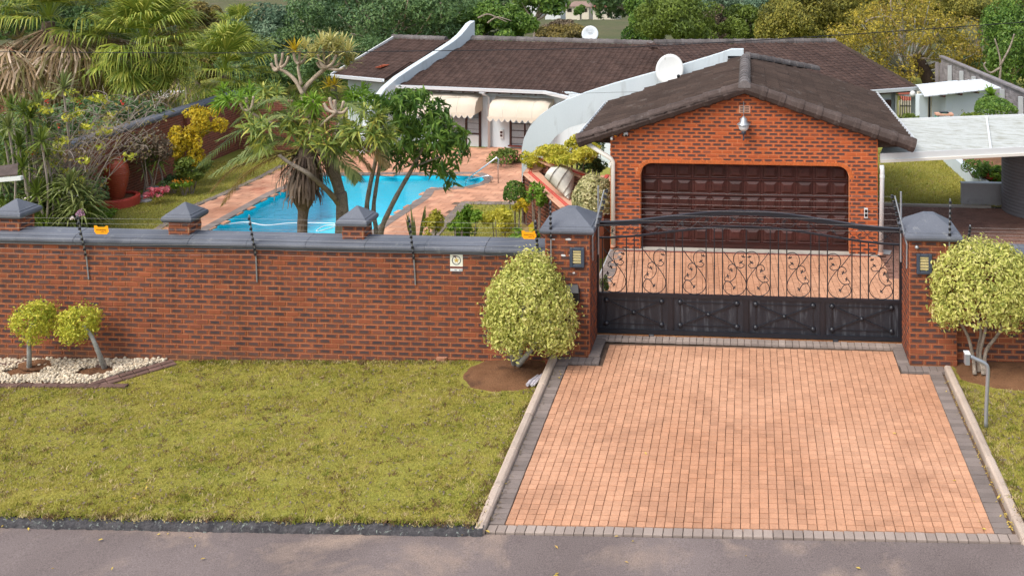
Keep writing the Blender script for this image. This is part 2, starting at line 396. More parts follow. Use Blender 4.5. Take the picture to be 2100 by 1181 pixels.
# foliage
M['l_duranta'] = leaf_mat('leaf_lime', [(.16,.20,.018), (.36,.38,.04), (.52,.47,.07), (.30,.33,.03)], .45, .3, gain=1.35)
M['l_ficus'] = leaf_mat('leaf_variegated', [(.20,.23,.04), (.52,.52,.13), (.62,.58,.20), (.38,.42,.08), (.64,.57,.26)], .5, .3, gain=1.12)
M['l_cream'] = leaf_mat('leaf_cream', [(.12,.15,.04), (.58,.54,.27), (.64,.58,.34), (.34,.35,.12)], .5, .3, gain=1.05)
M['l_green'] = leaf_mat('leaf_green', [(.022,.05,.010), (.045,.085,.014), (.085,.13,.022), (.04,.075,.016)], .42, .25, gain=2.5)
M['l_dark'] = leaf_mat('leaf_dark', [(.018,.035,.013), (.03,.055,.018), (.055,.085,.028), (.024,.045,.018)], .5, .2, gain=3.1)
M['l_blue'] = leaf_mat('leaf_bluegreen', [(.028,.050,.030), (.045,.072,.042), (.075,.105,.062), (.035,.055,.036)], .6, .2, gain=2.7)
M['l_bright'] = leaf_mat('leaf_bright', [(.06,.12,.012), (.12,.21,.02), (.18,.28,.03), (.09,.16,.015)], .42, .35, gain=1.5)
M['l_olive'] = leaf_mat('leaf_olive', [(.06,.065,.016), (.12,.12,.022), (.20,.175,.03), (.09,.085,.02)], .6, .25, gain=1.7)
M['l_yellow'] = leaf_mat('leaf_yellow', [(.10,.10,.02), (.24,.20,.03), (.38,.29,.035), (.15,.135,.025), (.20,.14,.04)], .6, .25, gain=1.4)
M['l_bronze'] = leaf_mat('leaf_bronze', [(.07,.06,.02), (.11,.09,.025), (.16,.12,.03), (.09,.07,.024)], .6, .2, gain=1.8)
M['l_brownish'] = leaf_mat('leaf_brownish', [(.10,.075,.05), (.15,.11,.07), (.19,.15,.10), (.12,.10,.07)], .8, .15, gain=1.3)
M['l_gold'] = leaf_mat('leaf_gold', [(.20,.16,.014), (.50,.36,.018), (.62,.46,.03), (.30,.26,.02)], .5, .3, gain=1.15)
M['l_mid'] = leaf_mat('leaf_mid', [(.05,.075,.014), (.09,.13,.02), (.14,.18,.03), (.07,.10,.018)], .5, .3, gain=1.5)
M['l_tree'] = leaf_mat('leaf_cabbage', [(.045,.075,.018), (.085,.12,.026), (.14,.17,.04), (.11,.13,.025), (.24,.22,.04)], .45, .3, gain=2.3)
M['l_palm'] = leaf_mat('leaf_palm', [(.05,.085,.012), (.13,.175,.024), (.24,.265,.04), (.42,.39,.09)], .42, .3, gain=1.55)
M['l_palmold'] = leaf_mat('leaf_palm_old', [(.10,.10,.025), (.24,.16,.08), (.40,.28,.18), (.52,.40,.30), (.15,.14,.045), (.30,.20,.12)], .7, .2, gain=1.25)
M['l_phoenix'] = leaf_mat('leaf_phoenix', [(.05,.075,.022), (.09,.12,.035), (.15,.17,.06), (.075,.09,.03)], .5, .25, gain=2.0)
M['l_orangefr'] = leaf_mat('leaf_tan', [(.30,.19,.06), (.22,.15,.05), (.36,.26,.11)], .7, .2, gain=1.2)
M['l_rosette'] = leaf_mat('leaf_rosette', [(.26,.27,.07), (.50,.46,.16), (.60,.54,.24), (.36,.35,.09)], .5, .3, gain=1.1)
M['l_lime'] = leaf_mat('leaf_yellow_lime', [(.30,.32,.03), (.60,.56,.07), (.70,.62,.10), (.45,.44,.05)], .45, .35)
M['l_strap'] = leaf_mat('leaf_strap', [(.055,.075,.02), (.11,.135,.04), (.18,.20,.07), (.09,.10,.03)], .5, .25, gain=1.7)
M['fl_red'] = leaf_mat('flower_red', [(.55,.04,.03), (.62,.09,.06)], .6, .3)
M['fl_pink'] = leaf_mat('flower_pink', [(.60,.10,.14), (.70,.25,.28), (.5,.05,.08)], .6, .3)
M['fl_mauve'] = leaf_mat('flower_mauve', [(.35,.18,.28), (.52,.34,.42)], .6, .3)
M['fl_white'] = leaf_mat('flower_white', [(.75,.72,.68), (.80,.70,.66)], .6, .3)
M['fl_orange'] = leaf_mat('flower_orange', [(.75,.28,.02), (.80,.40,.04)], .6, .3)
M['deadleaf'] = leaf_mat('fallen_leaf', [(.50,.34,.05), (.58,.44,.08), (.46,.30,.10)], .7, .1)
M['tyreblk'] = M['black']

b = NB('water')
fres = b.n('ShaderNodeFresnel'); fres.inputs['IOR'].default_value = 1.38
wv = b.noise(3.0, 4, 0.6); bn = b.n('ShaderNodeBump'); bn.inputs['Strength'].default_value = .45; bn.inputs['Distance'].default_value = .04
b.l(wv, bn.inputs['Height']); b.l(bn.outputs[0], fres.inputs['Normal'])
tp = b.n('ShaderNodeBsdfTransparent'); tp.inputs[0].default_value = (.96, .99, 1, 1)
gl = b.n('ShaderNodeBsdfGlossy'); gl.inputs['Roughness'].default_value = .04; b.l(bn.outputs[0], gl.inputs['Normal'])
mx = b.n('ShaderNodeMixShader'); b.l(fres.outputs[0], mx.inputs[0]); b.l(tp.outputs[0], mx.inputs[1]); b.l(gl.outputs[0], mx.inputs[2])
b.l(mx.outputs[0], b.out.inputs['Surface']); M['water'] = b.m

# ------------------------------------------------------------------ laying alike pieces: the largest in view singly, the rest joined
def pip(x, y, poly):
    c = False; n = len(poly); j = n - 1
    for i in range(n):
        xi, yi = poly[i][0], poly[i][1]; xj, yj = poly[j][0], poly[j][1]
        if (yi > y) != (yj > y) and x < (xj - xi) * (y - yi) / (yj - yi + 1e-12) + xi: c = not c
        j = i
    return c
TPL = {}
def brick_tpl(k):
    """unit brick, x 0..1 along, y 0 back .. 1 front (outwards -y handled by frame), z 0..1; chamfered, slightly uneven face"""
    r = random.Random(k); j = lambda a: r.uniform(-a, a)
    cx, cz = .028, .09
    V = [(0,0,0),(1,0,0),(1,0,1),(0,0,1),
         (0,.8,0),(1,.8,0),(1,.8,1),(0,.8,1),
         (cx+j(.008),1+j(.08),cz+j(.03)),(1-cx+j(.008),1+j(.08),cz+j(.03)),(1-cx+j(.008),1+j(.08),1-cz+j(.03)),(cx+j(.008),1+j(.08),1-cz+j(.03))]
    F = [(8,9,10,11),(4,5,9,8),(5,6,10,9),(6,7,11,10),(7,4,8,11),(0,1,5,4),(1,2,6,5),(2,3,7,6),(3,0,4,7)]
    UV = [(v[0], v[2]) for v in V]
    return np.array(V, np.float32), F, np.array(UV, np.float32)
def paver_tpl(k):
    r = random.Random(k); j = lambda a: r.uniform(-a, a); c = .035; h = [1 + j(.05) for _ in range(4)]
    V = [(0,0,0),(1,0,0),(1,1,0),(0,1,0),(0,0,.9),(1,0,.9),(1,1,.9),(0,1,.9),
         (c+j(.02),c+j(.02),h[0]),(1-c+j(.02),c+j(.02),h[1]),(1-c+j(.02),1-c+j(.02),h[2]),(c+j(.02),1-c+j(.02),h[3])]
    F = [(8,9,10,11),(4,5,9,8),(5,6,10,9),(6,7,11,10),(7,4,8,11),(0,1,5,4),(1,2,6,5),(2,3,7,6),(3,0,4,7)]
    return np.array(V, np.float32), F, np.array([(v[0], v[1]) for v in V], np.float32)
def tile_tpl(k):
    """interlocking roof tile: two rolls across, raised lower lip"""
    r = random.Random(k); prof = [(0,.1),(.14,.75),(.28,.95),(.42,.7),(.56,.12),(.72,.08),(.86,.1),(1.02,.12)]
    t = r.uniform(-.06, .06)
    V = []; n = len(prof)
    for x, z in prof: V.append((x, -.10, z + .42 + t))
    for x, z in prof: V.append((x, 1.0, z + .0))
    for x, z in prof: V.append((x, -.10, z * .3 - .1))
    F = [(i, i+1, n+i+1, n+i) for i in range(n-1)] + [(2*n+i, 2*n+i+1, i+1, i) for i in range(n-1)]
    return np.array(V, np.float32), F, np.array([(v[0], v[1]) for v in V], np.float32)
def variants(kind, fn, n=14):
    if kind not in TPL:
        out = []
        for k in range(n):
            V, F, UV = fn(k); out.append((V, F, UV, (k + .5) / n))
        TPL[kind] = out
    return TPL[kind]
MESHES = {}
def lay(parent, name, items, kind, fn, mat, limit=300, nvar=14, single=True):
    """items: (corner, u, v, w, su, sv, sw) ; template axes x,y,z -> u*su, v*sv, w*sw (right-handed u,v,w)"""
    if not items: return
    T = variants(kind, fn, nvar)
    def size(it):
        p = it[0] + it[1] * it[4] / 2 + it[2] * it[5] / 2 + it[3] * it[6] / 2
        x, y, d = to_px(p)
        if not (d > 0.5 and -30 < x < 2130 and -30 < y < 1200): return 0
        view = (Vector((0, 0, CAM_H)) - p).normalized()
        a = abs(view.dot(it[3])) * it[4] * it[5] + abs(view.dot(it[2])) * it[4] * it[6] + abs(view.dot(it[1])) * it[5] * it[6]
        return a / d / d
    sz = [size(it) for it in items]
    order = sorted(range(len(items)), key=lambda i: -sz[i])
    singles = [i for i in order[:limit] if sz[i] > 0] if single else []
    sset = set(singles)
    for i in singles:
        c, u, v, w, su, sv, sw = items[i]
        k = random.randrange(len(T)); key = (kind, k, mat.name)
        if key not in MESHES:
            V, F, UV, rn = T[k]; MESHES[key] = mesh_from(name, V, F, UV, np.full(len(V), rn)); MESHES[key].materials.append(mat)
        o = bpy.data.objects.new(name, MESHES[key])
        m = Matrix(((u[0], v[0], w[0]), (u[1], v[1], w[1]), (u[2], v[2], w[2]))).to_4x4()
        o.matrix_basis = Matrix.Translation(c) @ m @ Matrix.Diagonal((su, sv, sw, 1))
        link(o, parent)
    rest = [i for i in range(len(items)) if i not in sset]
    if rest:
        Vs = []; Fs = []; Us = []; Rs = []; n0 = 0
        for i in rest:
            c, u, v, w, su, sv, sw = items[i]
            V, F, UV, rn = T[random.randrange(len(T))]
            A = np.array([list(Vector(u) * su), list(Vector(v) * sv), list(Vector(w) * sw)], np.float32)
            Vs.append(V @ A + np.array(c, np.float32)); Fs += [tuple(q + n0 for q in f) for f in F]; Us.append(UV); Rs.append(np.full(len(V), random.random(), np.float32)); n0 += len(V)
        o = obj(name + '_field', mesh_from(name + '_field', np.concatenate(Vs), np.array(Fs, np.int32), np.concatenate(Us), np.concatenate(Rs)), mat, parent)
        o['kind'] = 'stuff'
X_, Y_, Z_ = Vector((1, 0, 0)), Vector((0, 1, 0)), Vector((0, 0, 1))
def bricks(parent, o, u, L, z0, z1, mat, kind='brick', pitch=.235, course=.0895, mort=.012, proud=.008, spans=None, limit=300, phase=0.0, name='brick', depth=.03):
    """stretcher bond on the face through o along u; outwards normal = u x z. spans(zmid) -> list of (a,b) along u"""
    u = Vector(u).normalized(); n = u.cross(Z_).normalized(); items = []
    nc = int(round((z1 - z0) / course)); course = (z1 - z0) / nc
    for c in range(nc):
        zb = z0 + c * course
        iv = spans(zb + course / 2) if spans else [(0, L)]
        off = (phase + (.5 if c % 2 else 0)) * pitch
        for a, bb in iv:
            k0 = math.floor((a - off) / pitch)
            s = off + k0 * pitch
            while s < bb:
                x0 = max(s + mort / 2, a + .002); x1 = min(s + pitch - mort / 2, bb - .002)
                if x1 - x0 > .03:
                    # frame: x along -u (so that x, outward, z is right-handed)
                    p = Vector(o) + u * x1 + Z_ * (zb + mort / 2) - n * (depth - proud)
                    jit = random.uniform(-.002, .003)
                    items.append((p + n * jit, -u, n, Z_, x1 - x0, depth, course - mort))
                s += pitch
    lay(parent, name, items, kind, brick_tpl, mat, limit)

# ------------------------------------------------------------------ leaves
def leafmesh(name, P, N, size, aspect=.45, droop=0.0, jit=.7, fold=.15, mat=None, parent=None, rnd=None, seed=0, svar=.4, kind=None, axis=None):
    """one folded rhombic leaf at each point P; N points outwards"""
    g = np.random.default_rng(seed); n = len(P)
    P = np.asarray(P, np.float32); N = np.asarray(N, np.float32)
    N = N / (np.linalg.norm(N, axis=1, keepdims=True) + 1e-6)
    nn = N + g.normal(0, jit, (n, 3)); nn /= np.linalg.norm(nn, axis=1, keepdims=True) + 1e-6
    if axis is None:
        ax = g.normal(0, 1, (n, 3)) + N * .5; ax[:, 2] -= droop
    else: ax = np.asarray(axis, np.float32)
    ax -= nn * np.sum(ax * nn, axis=1, keepdims=True); ax /= np.linalg.norm(ax, axis=1, keepdims=True) + 1e-6
    sd = np.cross(nn, ax)
    s = (size * (1 + g.uniform(-svar, svar, n)))[:, None]
    base = P - ax * s * .5; tip = P + ax * s * .5
    if droop: tip = tip + np.array([0, 0, -1]) * s * droop * .15
    l = P + sd * s * aspect * .5 + nn * s * fold; r = P - sd * s * aspect * .5 + nn * s * fold
    V = np.stack([base, l, tip, r], 1).reshape(-1, 3)
    T1 = np.arange(n)[:, None] * 4 + np.array([[0, 3, 2]]); T2 = np.arange(n)[:, None] * 4 + np.array([[0, 2, 1]])
    rr = g.random(n) if rnd is None else np.asarray(rnd)
    me = mesh_from(name, V, np.concatenate([T1, T2]).astype(np.int32), rnd=np.repeat(np.clip(rr, 0, 1), 4))
    o = obj(name, me, mat, parent)
    if kind: o['kind'] = kind
    return o
def sph(g, n):
    d = g.normal(0, 1, (n, 3)); return d / np.linalg.norm(d, axis=1, keepdims=True)
def clump_pts(c, rad, n, clumps=14, csize=.42, seed=0, low=-.5, fill=.25, gap=0.0):
    clumps = int(clumps * 1.35); csize *= .84
    """points on lumpy shells: clumps spread over an ellipsoid, leaves over each clump"""
    g = np.random.default_rng(seed); c = np.array(c, np.float32); rad = np.array(rad, np.float32)
    d = sph(g, clumps * 3); d = d[d[:, 2] > low][:clumps]
    if len(d) < 4: d = sph(g, clumps)
    cr = csize * g.uniform(.65, 1.25, len(d))
    cc = d * (g.uniform(.5, .95, len(d)))[:, None]
    ks = g.choice(len(d), n, p=(cr ** 2) / np.sum(cr ** 2))
    q = sph(g, n)
    rr = np.where(g.random(n) < fill, g.random(n) ** .5, g.uniform(.82, 1.08, n))
    loc = cc[ks] + q * (cr[ks] * rr)[:, None]
    nrm = q * .7 + d[ks] * .5
    tone = g.normal(0, .27, len(d))[ks]
    return c + loc * rad, nrm / rad * rad.mean(), tone, c + cc * rad
def shell_pts(c, rad, n, seed=0, lump=.12, low=-.75, fill=.2, k=5):
    """clipped crown: one rounded body with shallow lumps"""
    g = np.random.default_rng(seed); c = np.array(c); rad = np.array(rad)
    d = sph(g, n * 2); d = d[d[:, 2] > low][:n]; n = len(d)
    fr = g.normal(0, 1.0, (k, 3)) * 3.2; ph = g.uniform(0, 6.28, k)
    L = np.sum(np.sin(d @ fr.T + ph), 1) / k
    r = 1 + lump * L * 1.6
    r = np.where(g.random(n) < fill, r * g.uniform(.55, .97, n), r * g.uniform(.95, 1.05, n))
    return c + d * r[:, None] * rad, d, L * .35

def tree(name, label, cat, px, py, rx, ry, D, leaf, mat, n=5000, clumps=16, bark='bark', ground=-4.0, trunk=True, group=None, seed=1, csize=.42, ryd=None, low=-.45, limbs=11, lr=None, fill=.25, aspect=.5, droop=.2, tr=None, base=None):
    c = ond(px, py, D); s = D / 2000; rad = (rx * s, (ryd or rx) * s, ry * s)
    bx, by = (c.x, c.y) if base is None else base
    t = thing(name, label, cat, (bx, by, ground), group)
    P, N, tone, cc = clump_pts(c, rad, n, clumps, csize, seed, low, fill)
    g = np.random.default_rng(seed + 5)
    leafmesh('crown', P, N, leaf, aspect, droop, .6, .12, M[mat], t, rnd=g.random(n) * .8 + .1 + tone, seed=seed)
    if trunk:
        mb = MB(); r0 = tr or max(.12, rad[0] * .07); fork = Vector((c.x, c.y, c.z - rad[2] * .55))
        if fork.z < ground + .4: fork.z = ground + .4
        mb.tube(smoothpath([(bx, by, ground), ((bx + fork.x) / 2 + random.uniform(-.2, .2), (by + fork.y) / 2, (ground + fork.z) / 2), fork], 3), [r0] * 4 + [r0 * .9, r0 * .85, r0 * .8], 8)
        mb.build('trunk', M[bark], t, True)
        mb = MB()
        for i in g.choice(len(cc), min(limbs, len(cc)), replace=False):
            e = Vector(cc[i]); m = fork.lerp(e, .5) + Vector((random.uniform(-.2, .2), random.uniform(-.2, .2), -.08 * (e - fork).length))
            k = r0 * (lr or .5)
            mb.tube(smoothpath([fork, m, e], 4), [k * (1 - .75 * q / 8) for q in range(9)], 6)
        mb.build('limb', M[bark], t, True)
    return t
def bush(name, label, cat, c, rad, leaf, mat, n=1500, seed=1, group=None, shell=False, aspect=.5, droop=.1, clumps=10, csize=.45, low=-.4, fill=.25, jit=.6, stem=True, base=None, lump=.12, gz=None):
    c = Vector(c); gz = c.z - rad[2] if gz is None else gz
    t = thing(name, label, cat, base or (c.x, c.y, gz), group)
    if shell: P, N, tone = shell_pts(c, rad, n, seed, low=low, fill=fill, lump=lump)
    else: P, N, tone, cc = clump_pts(c, rad, n, clumps, csize, seed, low, fill)
    g = np.random.default_rng(seed + 9)
    leafmesh('foliage', P, N, leaf, aspect, droop, jit, .12, M[mat], t, rnd=g.random(len(P)) * .8 + .1 + tone, seed=seed)
    if stem:
        mb = MB()
        for k in range(4):
            a = k * 1.57 + seed; e = c + Vector((math.cos(a) * rad[0] * .5, math.sin(a) * rad[1] * .5, 0))
            mb.tube([(c.x + .05 * math.cos(a), c.y + .05 * math.sin(a), gz), e], [.025, .012], 5)
        mb.build('stem', M['bark'], t)
    return t
def blade_strip(pts, widths, up):
    """flat strip along pts"""
    V = []; F = []
    for i, p in enumerate(pts):
        d = (pts[min(i+1, len(pts)-1)] - pts[max(i-1, 0)]).normalized(); s = d.cross(up)
        s = s.normalized() if s.length > 1e-4 else Vector((1, 0, 0))
        V += [p - s * widths[i] / 2, p + s * widths[i] / 2]
    for i in range(len(pts) - 1): F.append((2*i, 2*i+1, 2*i+3, 2*i+2))
    return V, F
def rosette(mb, c, n, L, wd, seed, spread=1.0, droop=.25, axis=(0, 0, 1)):
    """crown of strap leaves"""
    g = random.Random(seed); ax = Vector(axis).normalized(); q = ax.to_track_quat('Z', 'Y')
    for k in range(n):
        a = k * 2.39996 + g.uniform(-.2, .2); th = spread * (k / n) * 1.75 + g.uniform(-.12, .12)
        d = q @ Vector((math.sin(th) * math.cos(a), math.sin(th) * math.sin(a), math.cos(th)))
        l = L * g.uniform(.75, 1.1); c0 = Vector(c)
        pts = [c0 + d * .02, c0 + d * l * .35, c0 + d * l * .7 + Vector((0, 0, -droop * l * .18)), c0 + d * l + Vector((0, 0, -droop * l * .55))]
        V, F = blade_strip(pts, [wd * .6, wd, wd * .8, wd * .08], ax if abs(d.dot(ax)) < .96 else Vector((1, 0, 0)))
        mb.add(V, F, g.random())

# ------------------------------------------------------------------ ground heights
def z_street(x): return .027 * (max(min(x, 45), -45) - 3.0)
def z_drive(x, y):
    t = min(max((y - 11.65) / 4.5, 0), 1); return z_street(x) * (1 - t) + .006 * (x - 2.7) * t * (1 if y < 17 else 1)
def z_verge(x, y):
    t = min(max((y - 11.65) / 4.8, 0), 1)
    zw = -.21 + .031 * (max(x, -40) + 3.3) if x < 0 else -.04 + .02 * (min(x, 40) - 3.2)
    return (z_street(x) + .09) * (1 - t) + zw * t
def sheet(name, x0, x1, y0, y1, nx, ny, fz, mat, parent=None, kind='structure', noise=0.0):
    V = []; F = []
    for j in range(ny + 1):
        for i in range(nx + 1):
            x = x0 + (x1 - x0) * i / nx; y = y0 + (y1 - y0) * j / ny
            V.append((x, y, fz(x, y) + random.uniform(-noise, noise)))
    for j in range(ny):
        for i in range(nx):
            a = j * (nx + 1) + i; F.append((a, a + 1, a + nx + 2, a + nx + 1))
    o = obj(name, mesh_from(name, V, np.array(F, np.int32), smooth=True), mat, parent)
    if kind: o['kind'] = kind
    return o
def polysheet(name, P, mat, parent=None, kind='structure', rnd=.5):
    o = obj(name, mesh_from(name, P, [tuple(range(len(P)))], rnd=[rnd] * len(P)), mat, parent)
    if kind: o['kind'] = kind
    return o
GZ = -1.40        # garden level round the pool

# ================================================================== GROUND
road = sheet('road', -45, 45, -30, 11.66, 90, 40, lambda x, y: z_street(x) - .01, M['asphalt'])
verge_l = sheet('verge_lawn', -45, -3.33, 11.74, 16.75, 60, 20, lambda x, y: z_verge(x, y), M['turf'], noise=.008)
verge_r = sheet('verge_lawn', 3.30, 45, 11.74, 16.75, 60, 20, lambda x, y: z_verge(x, y), M['turf'], noise=.008)
drv = sheet('driveway', -3.34, 3.32, 11.60, 17.30, 20, 20, lambda x, y: z_drive(x, y) - .055, M['joint'])
drv2 = sheet('forecourt', -3.12, 3.12, 17.30, 21.95, 4, 4, lambda x, y: -.055, M['joint'])

# pavers of the driveway outside the gate
def paver_item(x, y, lx, ly, z, h=.05, jit=.003):
    return (Vector((x, y, z - h + random.uniform(-jit, jit))), X_, Y_, Z_, lx, ly, h)
it = []; px_, py_ = .1161, .1045
for j in range(56):
    y = 11.86 + j * py_
    x0, x1 = -3.0, 2.92
    if y + py_ > 16.12: x0, x1 = -2.52, 2.46
    if y + py_ > 16.95: break
    for i in range(51):
        x = -3.0 + i * px_ + random.uniform(-.0012, .0012)
        if x < x0 - .01 or x + px_ > x1 + .06: continue
        it.append(paver_item(x + .004, y + .002, px_ - .0062, py_ - .0095, z_drive(x, y)))
lay(drv, 'paver', it, 'paver', paver_tpl, M['paver'])
it = []
for i in range(53):                                                   # soldier row along the road
    x = -3.20 + i * .1205; it.append(paver_item(x + .004, 11.700, .112, .145, z_drive(x, 11.7)))
lay(drv, 'edge_paver', it, 'paver', paver_tpl, M['paver_pale']); it = []
for j in range(42):                                                   # headers up both kerbs
    y = 11.86 + j * .1045
    for x in (-3.215, 2.925):
        if y < 16.05: it.append(paver_item(x, y + .003, .205, .098, z_drive(x, y)))
for i in range(6):
    for (x, y) in ((-3.2 + i * .118, 16.14), (2.49 + i * .118, 16.14)):
        it.append(paver_item(x, y, .112, .20, z_drive(x, y)))
for j in range(8):
    y = 16.34 + j * .104
    it.append(paver_item(-2.70, y, .19, .098, 0)); it.append(paver_item(2.47, y, .19, .098, 0))
lay(drv, 'border_paver', it, 'paver', paver_tpl, M['paver_grey'])
it = []
for j in range(41):                                                   # forecourt behind the gate
    y = 17.52 + j * py_
    xl = -2.78 - .006 * j
    n = int(((4.4 if y < 20.35 else 2.95) - xl) / px_)
    for i in range(n): it.append(paver_item(xl + i * px_ + .004, y, px_ - .0062, py_ - .0085, 0))
lay(drv2, 'paver', it, 'paver', paver_tpl, M['paver'])
it = []
for j in range(41):
    it.append(paver_item(-3.10, 17.52 + j * .1045, .30, .098, 0))
lay(drv2, 'border_paver', it, 'paver', paver_tpl, M['paver_grey'])

# kerb stones beside the driveway
for side, xk in (('left', -3.335), ('right', 3.185)):
    ks = thing('driveway_kerb', 'pale concrete kerb on the lawn side with two short stones at the road' if side == 'left' else 'pale concrete kerb beside the bent steel pipe, ending in a rounded lump at the road', 'kerb', (xk, 11.7, z_drive(xk, 11.7)), 'kerbs edging the driveway')
    ys = [11.66, 12.10, 12.52, 13.42, 14.35, 15.25, 16.22]
    for a, b2 in zip(ys[:-1], ys[1:]):
        m = MB(); y0, y1 = a + .006, b2 - .006
        z0, z1 = z_drive(xk, y0), z_drive(xk, y1)
        w0 = .125
        V = []
        for (y, z) in ((y0, z0), (y1, z1)):
            for dx, dz in ((0, -.1), (w0, -.1), (w0, .045), (w0 - .03, .075), (.03, .08), (0, .06)): V.append((xk + dx + random.uniform(-.004, .004), y, z + dz + random.uniform(-.004, .004)))
        n = 6
        m.add(V, [tuple(range(n))[::-1], tuple(range(n, 2 * n))] + [(i, (i + 1) % n, n + (i + 1) % n, n + i) for i in range(n)])
        o = m.build('kerb_stone', M['kerb'], ks); bev(o, .008)
    if side == 'right':
        m = MB(); m.ball((xk + .16, 11.72, z_drive(3.3, 11.7) + .0), .17, 12, 8, .62); o = m.build('kerb_stone', M['kerb'], ks, True)
    else:
        pass

# rough tarred kerb along the road, left and right of the driveway
def road_kerb(x0, x1, label):
    n = int((x1 - x0) / .06); V = []; F = []; prof = [(11.60, -.03), (11.612, .025), (11.635, .055), (11.67, .068), (11.72, .075), (11.76, .03)]
    g = np.random.default_rng(int(abs(x0 * 7)))
    for i in range(n + 1):
        x = x0 + (x1 - x0) * i / n
        for k, (y, z) in enumerate(prof):
            V.append((x, y + g.normal(0, .007), z_street(x) + z + g.normal(0, .007)))
    m = len(prof)
    for i in range(n):
        for k in range(m - 1): F.append((i * m + k, (i + 1) * m + k, (i + 1) * m + k + 1, i * m + k + 1))
    o = obj('road_kerb', mesh_from('road_kerb', V, np.array(F, np.int32), smooth=True), M['kerb_dark'])
    tag(o, label, 'kerb')
road_kerb(-14, -3.22, 'dark rough kerb with pale lichen between the big lawn and the road')
road_kerb(3.45, 14, 'dark rough kerb at the road beside the narrow right lawn')

# grass
def in_bed(x, y):
    if ((x + 4.02) / .80) ** 2 + ((y - 16.05) / .72) ** 2 < 1 and y > 15.2: return True
    if ((x - 4.35) / 1.05) ** 2 + ((y - 16.25) / .75) ** 2 < 1: return True
    if -13.6 < x < -10.1 and y > 15.45 and x < -9.98 - (16.5 - y) * .8: return True
    return False
def grass_field(name, x0, x1, y0, y1, n, fz, h, wdt, seed, excl=None, parent=None, poly=None, mat='grass'):
    g = np.random.default_rng(seed)
    x = g.uniform(x0, x1, n); y = g.uniform(y0, y1, n)
    keep = np.ones(n, bool)
    if excl: keep &= ~np.array([excl(a, b2) for a, b2 in zip(x, y)])
    if poly: keep &= np.array([pip(a, b2, poly) for a, b2 in zip(x, y)])
    x = x[keep]; y = y[keep]; n = len(x)
    z = np.array([fz(a, b2) for a, b2 in zip(x, y)])
    def nz(f0, k):
        out = np.zeros(n)
        for q in range(k):
            an = g.uniform(0, 6.28); f = f0 * g.uniform(.6, 1.6); out += np.sin((x * np.cos(an) + y * np.sin(an)) * f + g.uniform(0, 6.28) + 1.2 * np.sin(x * f * .37 + y * f * .29 + q))
        return out / math.sqrt(k)
    pat = np.clip(.5 + .32 * nz(2.4, 7), 0, 1); pat2 = np.clip(.5 + .30 * nz(11, 9), 0, 1); pat3 = np.clip(.5 + .34 * nz(38, 12), 0, 1)
    hh = h * g.uniform(.4, 1.3, n) * (.7 + .5 * pat2); a = g.uniform(0, 6.28, n); la = g.uniform(0, 6.28, n); ln = g.uniform(.2, 1.1, n) * hh
    b0 = np.stack([x - np.cos(a) * wdt / 2, y - np.sin(a) * wdt / 2, z - .004], 1); b1 = np.stack([x + np.cos(a) * wdt / 2, y + np.sin(a) * wdt / 2, z - .004], 1)
    tp = np.stack([x + np.cos(la) * ln, y + np.sin(la) * ln, z + hh], 1)
    V = np.stack([b0, b1, tp], 1).reshape(-1, 3)
    F = np.arange(3 * n, dtype=np.int32).reshape(-1, 3)
    r = np.clip(-.10 + .30 * pat + .28 * pat2 + .42 * pat3 + g.normal(0, .09, n), 0, .82)
    dead = g.random(n) < .04 + .5 * (pat2 > .78) * (pat3 > .5); r[dead] = g.uniform(.78, 1, dead.sum())
    o = obj(name, mesh_from(name, V, F, rnd=np.repeat(r, 3)), M[mat], parent); o['kind'] = 'stuff'
    return o
grass_field('grass', -10.4, -3.34, 11.69, 16.56, 150000, z_verge, .026, .012, 3, in_bed)
grass_field('grass', -13.8, -10.4, 12.4, 16.56, 56000, z_verge, .030, .011, 4, in_bed)
grass_field('grass', 3.31, 5.6, 11.74, 16.4, 46000, z_verge, .034, .011, 5, in_bed)

# taller weedy tufts and dry litter on the verge
def tufts(name, x0, x1, y0, y1, k, seed):
    g = np.random.default_rng(seed); cx = g.uniform(x0, x1, k); cy = g.uniform(y0, y1, k); m = 14
    ok = np.array([not in_bed(a, b2) for a, b2 in zip(cx, cy)]); cx, cy = cx[ok], cy[ok]; k = len(cx)
    x = np.repeat(cx, m) + g.normal(0, .035, k * m); y = np.repeat(cy, m) + g.normal(0, .035, k * m); z = np.array([z_verge(a, b2) for a, b2 in zip(x, y)])
    a = g.uniform(0, 6.28, k * m); h = np.repeat(g.uniform(.022, .048, k), m) * g.uniform(.6, 1.2, k * m); la = g.uniform(0, 6.28, k * m)
    b0 = np.stack([x - np.cos(a) * .008, y - np.sin(a) * .008, z], 1); b1 = np.stack([x + np.cos(a) * .008, y + np.sin(a) * .008, z], 1); tp = np.stack([x + np.cos(la) * h * .8, y + np.sin(la) * h * .8, z + h], 1)
    r = np.repeat(np.where(g.random(k) < .45, g.uniform(0, .2, k), np.where(g.random(k) < .5, g.uniform(.72, .85, k), 1.0)), m)
    o = obj(name, mesh_from(name, np.stack([b0, b1, tp], 1).reshape(-1, 3), np.arange(3 * k * m, dtype=np.int32).reshape(-1, 3), rnd=np.repeat(r, 3)), M['grass']); o['kind'] = 'stuff'
tufts('grass_tuft', -13.4, -3.36, 11.75, 16.5, 1300, 61); tufts('grass_tuft', 3.32, 5.4, 11.8, 15.6, 500, 62)
tufts('kerb_grass', -13.0, -3.3, 11.66, 11.76, 420, 65); tufts('kerb_grass', -3.46, -3.33, 11.8, 15.3, 160, 66); tufts('kerb_grass', 3.30, 3.40, 11.8, 15.6, 160, 67); tufts('wall_grass', -9.8, -4.9, 16.42, 16.54, 260, 68)
